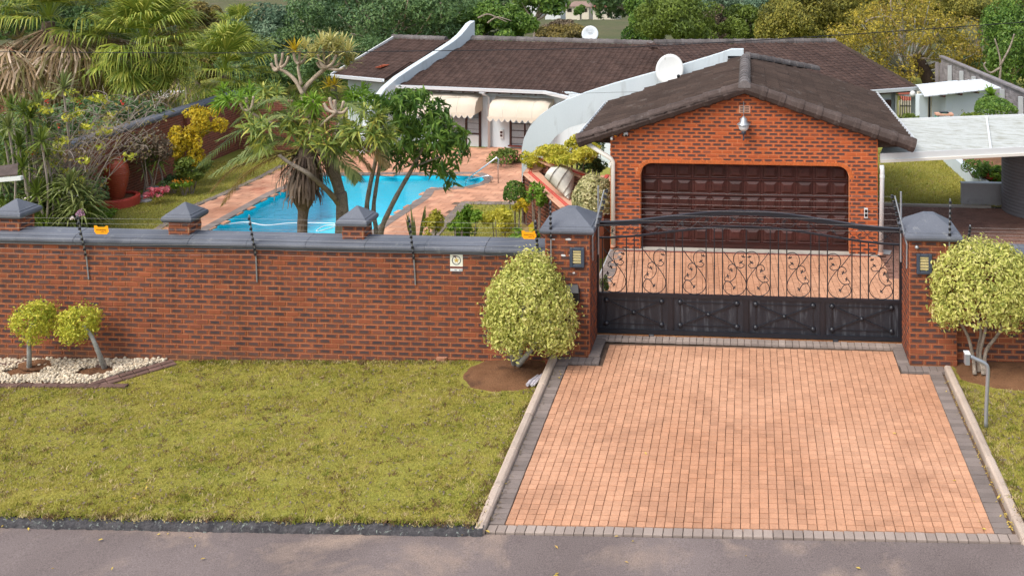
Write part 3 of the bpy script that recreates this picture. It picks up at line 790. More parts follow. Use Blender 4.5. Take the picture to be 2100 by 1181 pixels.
def litter(x0, x1, y0, y1, k, seed):
    g = np.random.default_rng(seed); x = g.uniform(x0, x1, k); y = g.uniform(y0, y1, k)
    ok = np.array([not in_bed(a, b2) for a, b2 in zip(x, y)]); P = np.array([(a, b2, z_verge(a, b2) + .022) for a, b2 in zip(x[ok], y[ok])])
    leafmesh('dry_litter', P, np.tile([0, 0, 1.0], (len(P), 1)), .045, .5, 0, .35, .1, M['l_brownish'], None, seed=seed, kind='stuff')
litter(-13.2, -3.36, 11.8, 16.5, 2600, 63); litter(3.32, 5.4, 11.8, 15.6, 900, 64)
def kerb_litter(x, seed):
    g = np.random.default_rng(seed); k = 130; y = 11.9 + 4.1 * g.random(k) ** 1.5; xx = x + g.normal(0, .025, k)
    P = np.stack([xx, y, np.array([z_drive(a, b2) + .010 for a, b2 in zip(xx, y)])], 1)
    leafmesh('kerb_litter', P, np.tile([0, 0, 1.0], (k, 1)), .03, .5, 0, .3, .1, M['l_brownish'] if seed % 2 else M['deadleaf'], None, seed=seed, kind='stuff')
kerb_litter(-3.17, 71); kerb_litter(3.14, 72)

# soil beds under the two clipped bushes
def soil_bed(cx, cy, rx, ry, seed):
    g = random.Random(seed); V = [(cx, cy, z_verge(cx, cy) + .05)]; n = 28; rings = 5
    for k in range(1, rings + 1):
        for i in range(n):
            a = 6.2832 * i / n; f = k / rings
            x = cx + math.cos(a) * rx * f * (1 + g.uniform(-.04, .04)); y = min(cy + math.sin(a) * ry * f * (1 + g.uniform(-.04, .04)), 16.6)
            V.append((x, y, z_verge(x, y) + .05 * (1 - f * f) + g.uniform(-.008, .008) + (.004 if k < rings else -.012)))
    F = [(0, 1 + i, 1 + (i + 1) % n) for i in range(n)]
    for k in range(rings - 1):
        for i in range(n): F.append((1 + k * n + i, 1 + (k + 1) * n + i, 1 + (k + 1) * n + (i + 1) % n, 1 + k * n + (i + 1) % n))
    o = obj('soil_bed', mesh_from('soil_bed', V, F, smooth=True), M['soil']); o['kind'] = 'structure'
soil_bed(-4.02, 16.05, .80, .72, 1); soil_bed(4.35, 16.25, 1.05, .75, 2)

# pebble bed with brick edging
zb = lambda x, y: z_verge(x, y)
bedP = [(-13.8, 16.52), (-10.15, 16.52), (-10.95, 15.55), (-13.8, 15.55)]
bed = polysheet('pebble_bed_soil', [(x, y, zb(x, y) + .006) for x, y in bedP][::-1], M['soil'])
bed.data.flip_normals()
tb = thing('pebble_bed', 'bed of cream and white pebbles under the two small ball trees', 'pebble bed', (-12, 16, zb(-12, 16)))
def pebble_tpl(k):
    g = np.random.default_rng(k); V = [(.5, .5, 1)]
    for i in range(7):
        a = i / 7 * 6.28; rr = g.uniform(.42, .52); V.append((.5 + rr * .75 * math.cos(a), .5 + rr * .75 * math.sin(a), .75))
    for i in range(7):
        a = i / 7 * 6.28; rr = g.uniform(.46, .54); V.append((.5 + rr * math.cos(a), .5 + rr * math.sin(a), .3))
    for i in range(7):
        a = i / 7 * 6.28; V.append((.5 + .3 * math.cos(a), .5 + .3 * math.sin(a), 0))
    F = [(0, 1 + i, 1 + (i + 1) % 7, 0)[:3] for i in range(7)]
    F += [(1 + i, 8 + i, 8 + (i + 1) % 7) for i in range(7)] + [(1 + i, 8 + (i + 1) % 7, 1 + (i + 1) % 7) for i in range(7)]
    F += [(8 + i, 15 + i, 15 + (i + 1) % 7) for i in range(7)] + [(8 + i, 15 + (i + 1) % 7, 8 + (i + 1) % 7) for i in range(7)]
    return np.array(V, np.float32), F, np.array([(v[0], v[1]) for v in V], np.float32)
it = []
g = random.Random(5); lvl = 0
for _ in range(8200):
    x = g.uniform(-13.7, -10.2); y = g.uniform(15.58, 16.50)
    if not (x < -10.22 - (16.52 - y) * .82): continue
    if (x + 12.52) ** 2 / .13 + (y - 16.02) ** 2 / .05 < 1 or (x + 11.23) ** 2 / .12 + (y - 16.02) ** 2 / .05 < 1: continue
    a = g.uniform(0, 3.14); s = g.uniform(.028, .068)
    u = Vector((math.cos(a), math.sin(a), g.uniform(-.25, .25))).normalized(); wv2 = Vector((g.uniform(-.2, .2), g.uniform(-.2, .2), 1)).normalized(); v = wv2.cross(u).normalized(); wv2 = u.cross(v)
    it.append((Vector((x, y, zb(x, y) + g.uniform(-.005, .045))), u, v, wv2, s, s * g.uniform(.6, .95), s * g.uniform(.45, .7)))
lay(tb, 'pebble', it, 'pebble', pebble_tpl, M['pebble'])
te = thing('brick_edging', 'dark brick edging laid flat round the pebble bed', 'edging', (-11, 15.5, zb(-11, 15.5)))
it = []
for i in range(15):
    x = -13.8 + i * .235; it.append((Vector((x, 15.42 + random.uniform(-.012, .012), zb(x, 15.5) - .03)), X_, Y_, Z_, .222, .10, .075))
dv = Vector((.80, .97, 0)).normalized(); dn = Vector((-dv.y, dv.x, 0))
for i in range(6):
    p = Vector((-10.88, 15.46, 0)) + dv * i * .215; p.z = zb(p.x, p.y) - .03
    it.append((p, dv, dn, Z_, .2, .11, .075)); q = p - dn * .125; q.z = p.z - .006; it.append((q, dv, dn, Z_, .2, .11, .07))
dv = Vector((-.86, -.5, 0)).normalized(); dn = Vector((-dv.y, dv.x, 0))
for i in range(4):
    p = Vector((-12.75, 16.48, 0)) + dv * i * .24; p.z = zb(p.x, p.y) - .02; it.append((p, dv, dn, Z_, .225, .11, .085))
lay(te, 'edging_brick', it, 'paver', paver_tpl, M['edgebrick'])

# ================================================================== BOUNDARY WALL
WY = 16.56                                                            # face of the mortar, bricks stand proud of it
def boundary_wall(x0, x1, ztop, zbot, label, y=WY, th=.22):
    t = thing('boundary_wall', label, 'wall', ((x0 + x1) / 2, y, zbot))
    MB().box((x0, y, zbot), (x1, y + th, ztop)).build('mortar', M['mortar'], t)
    n = int(round((ztop - zbot) / .0895))
    bricks(t, (x0, y, 0), (1, 0, 0), x1 - x0, ztop - n * .0895, ztop, M['brick'], limit=300)
    return t
bw = boundary_wall(-16.2, -3.45, 1.575, -.75, 'long red brick boundary wall with grey moulded coping behind the lawn')
bwr = boundary_wall(3.44, 12.0, 1.665, -.25, 'short red brick wall behind the bush right of the gate')
PROF = [(-.02, 0), (.025, 0), (.03, .035), (.05, .04), (.085, .055), (.098, .085), (.095, .115), (.075, .143), (.045, .152), (.045, .165), (-.02, .185), (-.30, .215), (-.305, .03), (-.25, 0)]
def coping(t, x0, x1, z, step=1.12, y=WY):
    n = int((x1 - x0) / step) + 1; st = (x1 - x0) / n
    for i in range(n):
        m = MB(); j = random.uniform(-.003, .003)
        m.sweep([(a + j, b2 + j) for a, b2 in PROF], (x0 + i * st + .003, y, z), (x0 + (i + 1) * st - .003, y, z), outv=(0, -1, 0))
        m.build('coping_stone', M['coping'], t)
coping(bw, -16.2, -3.46, 1.58); coping(bwr, 3.45, 12.0, 1.67)

def cap_prof(mb, cx, cy, z, hw, hh, top):
    """square moulded cap: torus, fillet, pyramid with a small flat"""
    prof = [(hw - .06, 0), (hw - .025, .012), (hw - .004, .04), (hw, .07), (hw - .012, .105), (hw - .04, .125), (hw - .05, .128), (hw - .052, .145), (hw - .07, .15), (top, hh), (.001, hh + .002)]
    V = []; F = []; m = len(prof)
    for a, b2 in prof:
        V += [(cx - a, cy - a, z + b2), (cx + a, cy - a, z + b2), (cx + a, cy + a, z + b2), (cx - a, cy + a, z + b2)]
    for i in range(m - 1):
        for k in range(4): F.append((i * 4 + k, i * 4 + (k + 1) % 4, (i + 1) * 4 + (k + 1) % 4, (i + 1) * 4 + k))
    F.append((3, 2, 1, 0)); mb.add(V, F)
def pillar(x0, x1, y0, y1, z0, z1, label, group, capw, caph, top, mat='brick', name='brick_pillar', sides=('f', 'r', 'l'), course=.0895, paint=False):
    t = thing(name, label, 'pillar', ((x0 + x1) / 2, (y0 + y1) / 2, z0), group)
    MB().box((x0, y0, z0), (x1, y1, z1)).build('mortar', M['mortar'], t)
    n = max(1, round((z1 - z0) / course)); za = z1 - n * course
    if 'f' in sides: bricks(t, (x0, y0, 0), (1, 0, 0), x1 - x0, za, z1, M[mat])
    if 'r' in sides: bricks(t, (x1, y0, 0), (0, 1, 0), y1 - y0, za, z1, M[mat], phase=.5)
    if 'l' in sides: bricks(t, (x0, y1, 0), (0, -1, 0), y1 - y0, za, z1, M[mat], phase=.5)
    mb = MB(); cap_prof(mb, (x0 + x1) / 2, (y0 + y1) / 2, z1, capw, caph, top)
    o = mb.build('cap', M['coping'], t); bev(o, .006, 2)
    return t
gl_ = pillar(-3.45, -2.69, 16.40, 17.16, -.22, 2.02, 'left gate pillar with white paint splashes, beside the round bush', 'gate pillars', .47, .36, .085)
gr_ = pillar(2.665, 3.44, 16.44, 17.20, -.06, 2.03, 'right gate pillar with grey pyramid cap and no paint splashes', 'gate pillars', .47, .36, .085)
for i, (cx, lb) in enumerate(((-13.29, 'small capped wall pillar above the two ball trees at the far end'), (-10.10, 'small capped wall pillar in front of the pool corner'), (-6.92, 'small capped wall pillar in front of the thick tree trunk'))):
    pillar(cx - .19, cx + .19, 16.64, 17.02, 1.74, 2.00, lb, 'small pillars on the wall', .285, .30, .02)
# white paint splashes on the left pillar
for x, z, wd, h in ((-3.32, 1.93, .09, .03), (-3.05, 1.935, .12, .04), (-3.14, 1.66, .10, .05), (-3.02, 1.665, .05, .03), (-2.96, 1.37, .05, .03)):
    g = random.Random(int(x * 100)); P = [(x + math.cos(a) * wd / 2 * g.uniform(.7, 1.1), 16.388, z + math.sin(a) * h / 2 * g.uniform(.6, 1.1)) for a in [k * .698 for k in range(9)]]
    o = MB().prism(P, (0, .0012, 0)).build('paint_splash', M['whitepaint'], gl_)

# louvred wall lamps on the gate pillars
def pillar_lamp(cx, y, zc, label):
    t = thing('pillar_lamp', label, 'wall lamp', (cx, y, zc), 'louvred lamps on the gate pillars')
    m = MB(); a, b2 = .125, .165
    m.box((cx - a, y - .05, zc - b2), (cx - a + .055, y, zc + b2)); m.box((cx + a - .055, y - .05, zc - b2), (cx + a, y, zc + b2))
    m.box((cx - a + .055, y - .05, zc + b2 - .045), (cx + a - .055, y, zc + b2)); m.box((cx - a + .055, y - .05, zc - b2), (cx + a - .055, y, zc - b2 + .045))
    bev(m.build('lamp_frame', M['lampframe'], t), .006)
    MB().box((cx - a + .056, y - .012, zc - b2 + .046), (cx + a - .056, y - .002, zc + b2 - .046)).build('lamp_back', M['lampframe'], t)
    for k in range(5):
        z = zc - .105 + k * .046; MB().obox((cx, y - .03, z + .02), X_, (0, .5, -1), (0, 1, .5), .135, .04, .006).build('louvre', M['lampglass'], t)
pillar_lamp(-2.90, 16.386, 1.64, 'lamp with five cream louvres on the left gate pillar')
pillar_lamp(2.90, 16.426, 1.66, 'lamp with five cream louvres on the right gate pillar')

# security plaque and orange warning signs
p = ony(936, 536, WY - .012); t = thing('security_plaque', 'small cream plaque with a gold star in a dark ring on the wall', 'plaque', p)
MB().box((p.x - .112, p.y, p.z - .13), (p.x + .112, p.y + .006, p.z + .155)).build('plate', M['ivory'], t)
MB().box((p.x - .118, p.y - .002, p.z + .120), (p.x + .118, p.y - .0005, p.z + .140)).build('dark_band', M['lampframe'], t)
MB().box((p.x - .118, p.y - .002, p.z - .122), (p.x + .118, p.y - .0005, p.z - .088)).build('dark_band', M['sill'], t)
MB().box((p.x - .108, p.y - .001, p.z - .170), (p.x + .108, p.y + .006, p.z - .132)).build('white_strip', M['whitepaint'], t)
m = MB()
for k in range(9): m.box((p.x - .09 + k * .02, p.y - .003, p.z + .143), (p.x - .078 + k * .02, p.y - .0005, p.z + .152))
for k in (3, 4, 7, 8, 9): m.box((p.x - .09 + k * .02, p.y - .003, p.z - .160), (p.x - .078 + k * .02, p.y - .0015, p.z - .142))
m.build('small_print', M['lampframe'], t)
m = MB(); c = Vector((p.x, p.y - .002, p.z + .018)); V = []; n = 32
for k in range(n):
    a = 6.2832 * k / n
    for rr in (.066, .080): V.append(c + Vector((math.cos(a) * rr, 0, math.sin(a) * rr)))
m.add(V, [(2 * k, 2 * k + 1, (2 * k + 3) % (2 * n), (2 * k + 2) % (2 * n)) for k in range(n)]); m.build('ring', M['lampframe'], t)
P = [c + Vector((math.sin(k * math.pi / 5) * (.050 if k % 2 == 0 else .021), -.001, math.cos(k * math.pi / 5) * (.050 if k % 2 == 0 else .021))) for k in range(10)]
MB().prism(P, (0, .002, 0)).build('star', M['gold'], t)
def text_mesh(to, parent):
    """lettering turned into a plain mesh part"""
    COL.objects.link(to); bpy.context.view_layer.update(); me = bpy.data.meshes.new_from_object(to); mb_ = to.matrix_basis.copy(); bpy.data.objects.remove(to)
    o = bpy.data.objects.new('lettering', me); o.matrix_basis = mb_; return link(o, parent)
def warning_sign(px0, px1, py0, py1, Y, label):
    a = ony(px0, py1, Y); b2 = ony(px1, py0, Y); wd = b2.x - a.x; h = b2.z - a.z
    t = thing('warning_sign', label, 'warning sign', (a.x + wd / 2, Y, a.z), 'orange warning signs on the fence wires')
    P = [(.04, .3), (.18, 0), (.86, 0), (1, .3), (.94, 1), (.80, 1), (.72, .84), (.28, .84), (.2, 1), (.02, 1)]
    MB().prism([(a.x + u * wd, Y, a.z + v * h) for u, v in P], (0, .004, 0)).build('sign_plate', M['orange'], t)
    cu = bpy.data.curves.new('lettering', 'FONT'); cu.body = 'WARNING'; cu.size = h * .27; cu.align_x = 'CENTER'; cu.extrude = .0005
    to = bpy.data.objects.new('lettering', cu); cu.materials.append(M['ink']); to.location = (a.x + wd * .5, Y - .002, a.z + h * .42); to.rotation_euler = (R(90), 0, 0); text_mesh(to, t)
    m = MB(); m.box((a.x + wd * .46, Y - .002, a.z + h * .24), (a.x + wd * .72, Y - .0005, a.z + h * .29)); m.add([(a.x + wd * .75, Y - .002, a.z + h * .34), (a.x + wd * .82, Y - .002, a.z + h * .2), (a.x + wd * .86, Y - .002, a.z + h * .28)], [(0, 1, 2)])
    m.build('small_print', M['ink'], t)
warning_sign(192, 223, 463.5, 480, 16.30, 'orange warning sign with dark lettering near the far ball trees')
warning_sign(1069, 1100, 474, 490, 16.34, 'orange warning sign with dark lettering close to the left gate pillar')

# electric fence brackets and wires
ORD = ['topmost', 'second highest', 'third highest', 'fourth highest', 'fifth highest', 'sixth highest', 'seventh highest', 'lowest']
FP = []
def fence_post(b_px, bend_px, top_px, label, yb=WY - .03, lean=.24, nins=8, group='fence brackets on the wall'):
    b0 = ony(*b_px, yb); b1 = ony(*bend_px, yb); t1 = ony(*top_px, yb - lean)
    t1.x = b1.x + (b0.x - b1.x) * .0 if abs(b_px[0] - top_px[0]) < 30 else t1.x
    t = thing('fence_post', label, 'fence post', b0, group)
    m = MB(); m.tube([b0, b1, t1], .012, 6); m.build('bracket', M['galv'], t)
    ins = []
    for k in range(nins):
        f = (k + .35) / nins; c = b1.lerp(t1, f); d = (t1 - b1).normalized(); ins.append(c + Vector((0, -.02, 0)))
        m = MB(); q = c + Vector((0, -.015, 0)); m.lathe([(.018, -.022), (.026, -.016), (.026, -.006), (.014, 0), (.026, .006), (.026, .016), (.018, .022)], q, 7)
        m.build('insulator', M['black'], t)
    FP.append(ins); return t
fence_post((182, 573), (177, 525), (155, 440), 'slanted fence bracket above the lawn near the small ball trees')
fence_post((527, 578), (525, 525), (503, 441), 'slanted fence bracket in front of the bright blue pool')
fence_post((852, 584), (849, 532), (840, 446), 'slanted fence bracket standing between two plants near the plaque')
fence_post((1105, 540), (1104, 522), (1099, 452), 'fence bracket at the end of the coping by the orange sign')
fence_post((1130, 560), (1130, 490), (1128, 412), 'fence bracket on the face of the left gate pillar', yb=16.36, lean=.06)
wires_l = FP[:4]
for k in range(8):
    m = MB(); pts = []
    a = wires_l[0][k]; first = Vector((-15.8, a.y, a.z))
    seq = [first] + [q[k] for q in wires_l]
    for i in range(len(seq) - 1):
        for j in range(4): f = j / 4; q = seq[i].lerp(seq[i + 1], f); q.z -= .012 * math.sin(math.pi * f); pts.append(q)
    pts.append(seq[-1]); m.tube(pts, .0013, 4); o = m.build('fence_wire', M['wire']); tag(o, ORD[7 - k] + ' fence wire strung between the brackets over the long wall', 'wire', 'electric fence wires over the long wall')
FP.clear()
fence_post((1947, 548), (1947, 495), (1949, 408), 'fence bracket on the face of the right gate pillar', yb=16.40, lean=.06, group='fence brackets right of the gate')
fence_post((1983, 512), (1984, 505), (1989, 462), 'short fence bracket behind the right bush top', yb=WY - .03, lean=.2, nins=6, group='fence brackets right of the gate')
for k in range(6):
    m = MB(); a = FP[1][k]; m.tube([a, Vector((11.5, a.y, a.z))], .0013, 4); o = m.build('fence_wire', M['wire']); tag(o, ORD[7 - k] + ' fence wire running off to the right over the short wall', 'wire', 'electric fence wires over the short wall')
# brackets that carry the wires over the gate
def gate_bracket(sx, label):
    xf = -2.655 if sx < 0 else 2.63
    t = thing('gate_wire_bracket', label, 'fence bracket', (xf, 16.75, 1.2), 'wire brackets at both ends of the gate')
    m = MB(); m.tube([(xf, 17.12, 1.45), (xf, 17.12, 2.66)], .018, 6); m.build('upright', M['galv'], t)
    f = lambda q: (xf - sx * q * .0 , 0, 0)
    top = Vector((xf - sx * .18, 16.62, 2.72)); bot = Vector((xf, 16.50, 1.55)); bend = Vector((xf, 16.48, 1.95))
    m = MB(); m.tube([bot, bend, top], .014, 6); m.build('slanted_arm', M['galv'], t)
    out = []
    for k in range(7):
        c = bend.lerp(top, .25 + k * .12) + Vector((-sx * .05, 0, .01)); m = MB(); m.lathe([(.02, -.03), (.03, -.02), (.02, 0), (.03, .02), (.02, .03)], c, 7); m.tube([c, c + Vector((sx * .06, 0, 0))], .006, 4); m.build('insulator', M['black'], t); out.append(c)
    return out
ga = gate_bracket(-1, 'wire bracket with black insulators between gate and left pillar'); gb = gate_bracket(1, 'wire bracket with black insulators and an orange lead by the right pillar')
for k in range(7):
    m = MB(); m.tube([ga[k], ga[k].lerp(gb[k], .5) + Vector((0, 0, -.015)), gb[k]], .0012, 4); o = m.build('fence_wire', M['wire']); tag(o, ORD[6 - k] + ' fence wire stretched across above the sliding gate', 'wire', 'electric fence wires over the gate')

# letter box / intercom housing half hidden by the bush
p = ony(1178, 607, 16.388); t = thing('intercom_box', 'black hooded box with a grey panel on the left gate pillar, half behind the bush', 'intercom', p)
bev(MB().box((p.x - .16, p.y - .09, p.z - .10), (p.x + .10, p.y, p.z + .10)).build('housing', M['black'], t), .012, 2)
MB().prism([(p.x - .17, p.y - .11, p.z + .09), (p.x + .09, p.y - .11, p.z + .09), (p.x + .06, p.y, p.z + .19), (p.x - .15, p.y, p.z + .19)], (0, .03, .02)).build('hood', M['black'], t)
MB().box((p.x - .14, p.y - .096, p.z - .08), (p.x - .01, p.y - .09, p.z + .05)).build('panel', M['galv'], t)
t = thing('security_camera', 'tiny dome sensor under the cap of the right gate pillar', 'sensor', (2.78, 16.42, 1.93)); MB().ball((2.78, 16.41, 1.93), .035, 8, 6).build('dome', M['galv'], t, True)

# ================================================================== SLIDING GATE
GY = 17.26; GX0, GX1 = -2.72, 2.68; GXM = -.04
gt = thing('sliding_gate', 'black sliding gate with arched top, scrolls and four crossed panels', 'gate', (GXM, GY, .03))
def arch(x, zl, zm):
    u = abs(x - GXM) / 2.7; s = .5 + .5 * math.cos(math.pi * min(u, 1)); return zl + (zm - zl) * (s ** .92)
def rail(zl, zm, wd, ht, name):
    xs = [GX0 + (GX1 - GX0) * i / 36 for i in range(37)]
    V = []; F = []
    for x in xs:
        z = arch(x, zl, zm)
        V += [(x, GY - wd / 2, z - ht / 2), (x, GY + wd / 2, z - ht / 2), (x, GY + wd / 2, z + ht / 2), (x, GY - wd / 2, z + ht / 2)]
    for i in range(36):
        for k in range(4): F.append((4*i+k, 4*i+(k+1)%4, 4*i+4+(k+1)%4, 4*i+4+k))
    F += [(3, 2, 1, 0), (144, 145, 146, 147)]
    mesh = mesh_from(name, V, F); return obj(name, mesh, M['iron'], gt)
rail(1.95, 2.20, .07, .078, 'top_rail'); rail(1.70, 1.955, .035, .03, 'arched_rail')
zb0, zb1 = .02, .73
m = MB(); m.box((GX0, GY - .03, zb1 - .055), (GX1, GY + .03, zb1 + .005)); m.build('middle_rail', M['iron'], gt)
MB().box((GX0, GY - .03, zb0), (GX1, GY + .03, zb0 + .075)).build('bottom_rail', M['iron'], gt)
for x in (GX0, GX1 - .06): MB().box((x, GY - .032, zb0), (x + .06, GY + .032, arch(x + .03, 1.95, 2.2) + .01)).build('end_post', M['iron'], gt)
xs = [GX0 + .06, -1.375, -.04, 1.295, GX1 - .06]
for i in range(4):
    a, b2 = xs[i] + (.0 if i == 0 else .035), xs[i + 1] - (.0 if i == 3 else .035)
    if i < 3: MB().box((b2, GY - .028, zb0 + .075), (b2 + .07, GY + .028, zb1 - .055)).build('stile', M['iron'], gt)
    pn = MB().box((a, GY - .004, zb0 + .075), (b2, GY + .004, zb1 - .055)).build('panel', M['ironsheet'], gt)
    zc0, zc1 = zb0 + .165, zb1 - .135; xa, xb = a + .13, b2 - .13; cx, cz = (xa + xb) / 2, (zc0 + zc1) / 2
    for p, q in (((xa, zc0), (xb, zc1)), ((xa, zc1), (xb, zc0))):
        MB().beam((p[0], GY - .016, p[1]), (q[0], GY - .016, q[1]), .022, .02, (0, 1, 0)).build('cross_bar', M['iron'], pn)
    for p, q in (((xa, zc0), (xb, zc0)), ((xa, zc1), (xb, zc1)), ((xa, zc0), (xa, zc1)), ((xb, zc0), (xb, zc1))):
        MB().beam((p[0], GY - .010, p[1]), (q[0], GY - .010, q[1]), .015, .014, (0, 1, 0)).build('inner_bar', M['iron'], pn)
    for x, z, r in ((xa, zc0, .05), (xb, zc0, .05), (xa, zc1, .05), (xb, zc1, .05), (cx, cz, .042)):
        m = MB(); m.lathe([(.001, -.045), (r * .55, -.040), (r * .9, -.022), (r, -.002), (r * .9, .004)], (x, GY - .004, z), 12, 'y'); m.build('boss', M['iron'], pn, True)
    m = MB()
    for x in (a, b2 - .02): m.box((x, GY - .014, zb0 + .076), (x + .02, GY - .005, zb1 - .056))
    m.build('panel_lip', M['iron'], pn)
for x in (-1.72, 1.52):
    m = MB(); m.box((x - .05, GY - .05, -.035), (x + .05, GY + .03, .02)); o = m.build('wheel_housing', M['iron'], gt); bev(o, .012)
bars = [-2.60, -2.17, -2.03, -1.885, -1.46, -1.315, -1.17, -.75, -.605, -.46]
bars = bars + [GXM] + [2 * GXM - q for q in bars]
for i, x in enumerate(bars):
    z1 = arch(x, 1.70, 1.955); MB().box((x - .0095, GY - .0095, zb1), (x + .0095, GY + .0095, z1)).build('bar', M['iron'], gt)
for x in (-2.03, -1.315, -.605, 2 * GXM + 2.03, 2 * GXM + 1.315, 2 * GXM + .605):
    m = MB(); m.lathe([(.008, -.07), (.016, -.05), (.009, -.02), (.018, 0), (.009, .02), (.016, .05), (.008, .07)], (x, GY, 1.25), 8); m.build('bar_collar', M['iron'], gt)
def trefoil(c, a, s=.052):
    """three small pointed leaves"""
    V = []; F = []
    for da in (-.9, 0, .9):
        d = Vector((math.cos(a + da), 0, math.sin(a + da))); n = Vector((-d.z, 0, d.x)); k = len(V); c2 = Vector(c)
        V += [c2, c2 + d * s * .55 + n * s * .25 + Y_ * -.006, c2 + d * s, c2 + d * s * .55 - n * s * .25 + Y_ * -.006, c2 + d * s * .5 + Y_ * .008]
        F += [(k, k+1, k+2, k+3), (k, k+3, k+4), (k+3, k+2, k+4), (k+2, k+1, k+4), (k+1, k, k+4)]
    return V, F
def scroll(x0, x1, mir):
    """vine scroll between two bars, read off the ironwork: u across 0..1, v in metres above the rail"""
    W = x1 - x0; k = 1 / 168.0
    P1 = [(75, 645), (52, 612), (28, 606), (10, 630), (8, 660), (38, 692), (82, 702), (130, 690), (160, 650), (158, 600), (130, 550), (100, 512), (60, 470), (8, 400)]
    P2 = [(168, 420), (150, 402), (115, 398), (85, 420), (76, 460), (90, 500), (98, 540), (85, 580), (50, 608), (12, 596), (30, 572)]
    P3 = [(100, 512), (78, 488), (50, 492), (38, 518), (55, 530)]
    P4 = [(100, 505), (130, 512), (150, 492), (132, 478)]
    def mp(q):
        u = q[0] * k; u = 1 - u if mir else u
        return (x0 + u * W, GY, zb1 + (706 - q[1]) * .00255)
    for P in (P1, P2, P3, P4):
        m = MB(); m.tube(smoothpath([mp(q) for q in P], 4), .0075, 5); m.build('scroll', M['iron'], gt)
    for q, a in (((75, 645), -.6), ((55, 530), .4), ((30, 572), .2), ((132, 478), 2.2), ((140, 440), 1.2)):
        a2 = math.pi - a if mir else a
        V, F = trefoil(mp(q), a2); m = MB(); m.add(V, F); m.build('leaf', M['iron'], gt)
for a in (-2.60, -1.885, -1.17, -.46): scroll(a, a + .43, False)
for a in (-2.60, -1.885, -1.17, -.46): scroll(2 * GXM - a - .43, 2 * GXM - a, True)
for s in (-1, 1):                                                     # vine between the two arches
    for k in range(2):
        P = []
        for i in range(9):
            x = GXM + s * (.08 + 2.5 * i / 8); f = .5 + (.42 if (i + k) % 2 else -.42)
            P.append((x, GY, arch(x, 1.70, 1.955) * (1 - f) + arch(x, 1.95, 2.2) * f))
        m = MB(); m.tube(smoothpath(P, 5), .005, 5); m.build('vine', M['iron'], gt)
    for i in range(6):
        x = GXM + s * (.25 + .43 * i); z = (arch(x, 1.70, 1.955) + arch(x, 1.95, 2.2)) / 2
        V, F = trefoil((x, GY, z), 1.2 + i); m = MB(); m.add(V, F); m.build('leaf', M['iron'], gt)
        P = [(x + .055 * math.cos(a), GY, z + .055 * math.sin(a)) for a in [q * .6 for q in range(9)]]
        m = MB(); m.tube(P, .0045, 5); m.build('vine_curl', M['iron'], gt)
tr = thing('gate_track', 'rusty steel track with concrete strips under the sliding gate', 'track', (0, 17.15, 0))
lay(tr, 'track_paver', [paver_item(-2.70 + k * .1195, 17.03, .112, .18, -.002) for k in range(45)], 'paver', paver_tpl, M['paver_pale'])
MB().box((-3.2, 17.22, -.05), (2.75, 17.30, .004)).build('rail', M['rust'], tr)
MB().box((-2.72, 17.30, -.05), (2.68, 17.50, -.008)).build('concrete_strip', M['concrete'], tr)

# ================================================================== GARAGE
FYG = 21.86; GL, GR_, GAX = -3.11, 2.85, -.09
garage = thing('garage', 'orange red brick garage with dark tiled gable roof and panelled wooden door', 'garage', (GAX, FYG, 0))
DX0, DX1, DZ, DR = -2.43, 2.23, 1.96, .26
ez, az = 2.62, 3.60
def gable_z(x): return az - abs(x - GAX) * (az - ez) / (GR_ - GAX)
# mortar backing of the front: left pier, right pier, head, with the rounded door corners
def door_edge(x):
    d = min(x - DX0, DX1 - x); return DZ if d >= DR else DZ - DR + math.sqrt(max(DR * DR - (DR - d) ** 2, 0))
P = [(GL, FYG, 0), (DX0, FYG, 0), (DX0, FYG, DZ - DR)]
for i in range(1, 7): a = math.pi / 12 * i; P.append((DX0 + DR - DR * math.cos(a), FYG, DZ - DR + DR * math.sin(a)))
for i in range(7): a = math.pi / 12 * (6 - i); P.append((DX1 - DR + DR * math.cos(a), FYG, DZ - DR + DR * math.sin(a)))
P += [(DX1, FYG, 0), (GR_, FYG, 0), (GR_, FYG, ez), (GAX, FYG, az), (GL, FYG, ez)]
# as quads strips to stay well-formed
m = MB(); xs_ = sorted(set([GL, GR_, GAX, DX0, DX1] + [DX0 + DR * k / 6 for k in range(7)] + [DX1 - DR * k / 6 for k in range(7)]))
for a, b2 in zip(xs_[:-1], xs_[1:]):
    za, zb_ = (0, 0) if (b2 <= DX0 + 1e-6 or a >= DX1 - 1e-6) else (door_edge(max(a, DX0)), door_edge(min(b2, DX1)))
    m.prism([(a, FYG, za), (b2, FYG, zb_), (b2, FYG, gable_z(b2)), (a, FYG, gable_z(a))], (0, .22, 0))
m.build('mortar', M['mortar_g'], garage)
ARC = .098
def gspans(z):
    if z > ez:
        hw = (az - z) / ((az - ez) / (GR_ - GAX)); lo, hi = GAX - hw + .02, GAX + hw - .02
    else: lo, hi = GL, GR_
    lo = max(lo, GL); hi = min(hi, GR_)
    out = []
    if z < DZ + ARC:
        e = ARC
        if z > DZ - DR:
            rr = DR + e; dz = z - (DZ - DR); dx = math.sqrt(max(rr * rr - dz * dz, 0)); inn = DX0 + DR - dx; inn2 = DX1 - DR + dx
            out = [(lo - GL, inn - GL), (inn2 - GL, hi - GL)]
        else: out = [(lo - GL, DX0 - GL), (DX1 - GL, hi - GL)]
    else: out = [(lo - GL, hi - GL)]
    res = []
    for a, b2 in out:                                                  # the air vent takes two courses
        if 3.12 < z < 3.28 and a < GAX - .12 - GL < b2: res += [(a, GAX - .13 - GL), (GAX + .13 - GL, b2)]
        else: res.append((a, b2))
    return [q for q in res if q[1] - q[0] > .03]
bricks(garage, (GL, FYG, 0), (1, 0, 0), GR_ - GL, .015, 3.62, M['brick_g'], pitch=.229, course=.0843, spans=gspans, limit=300)
it = []
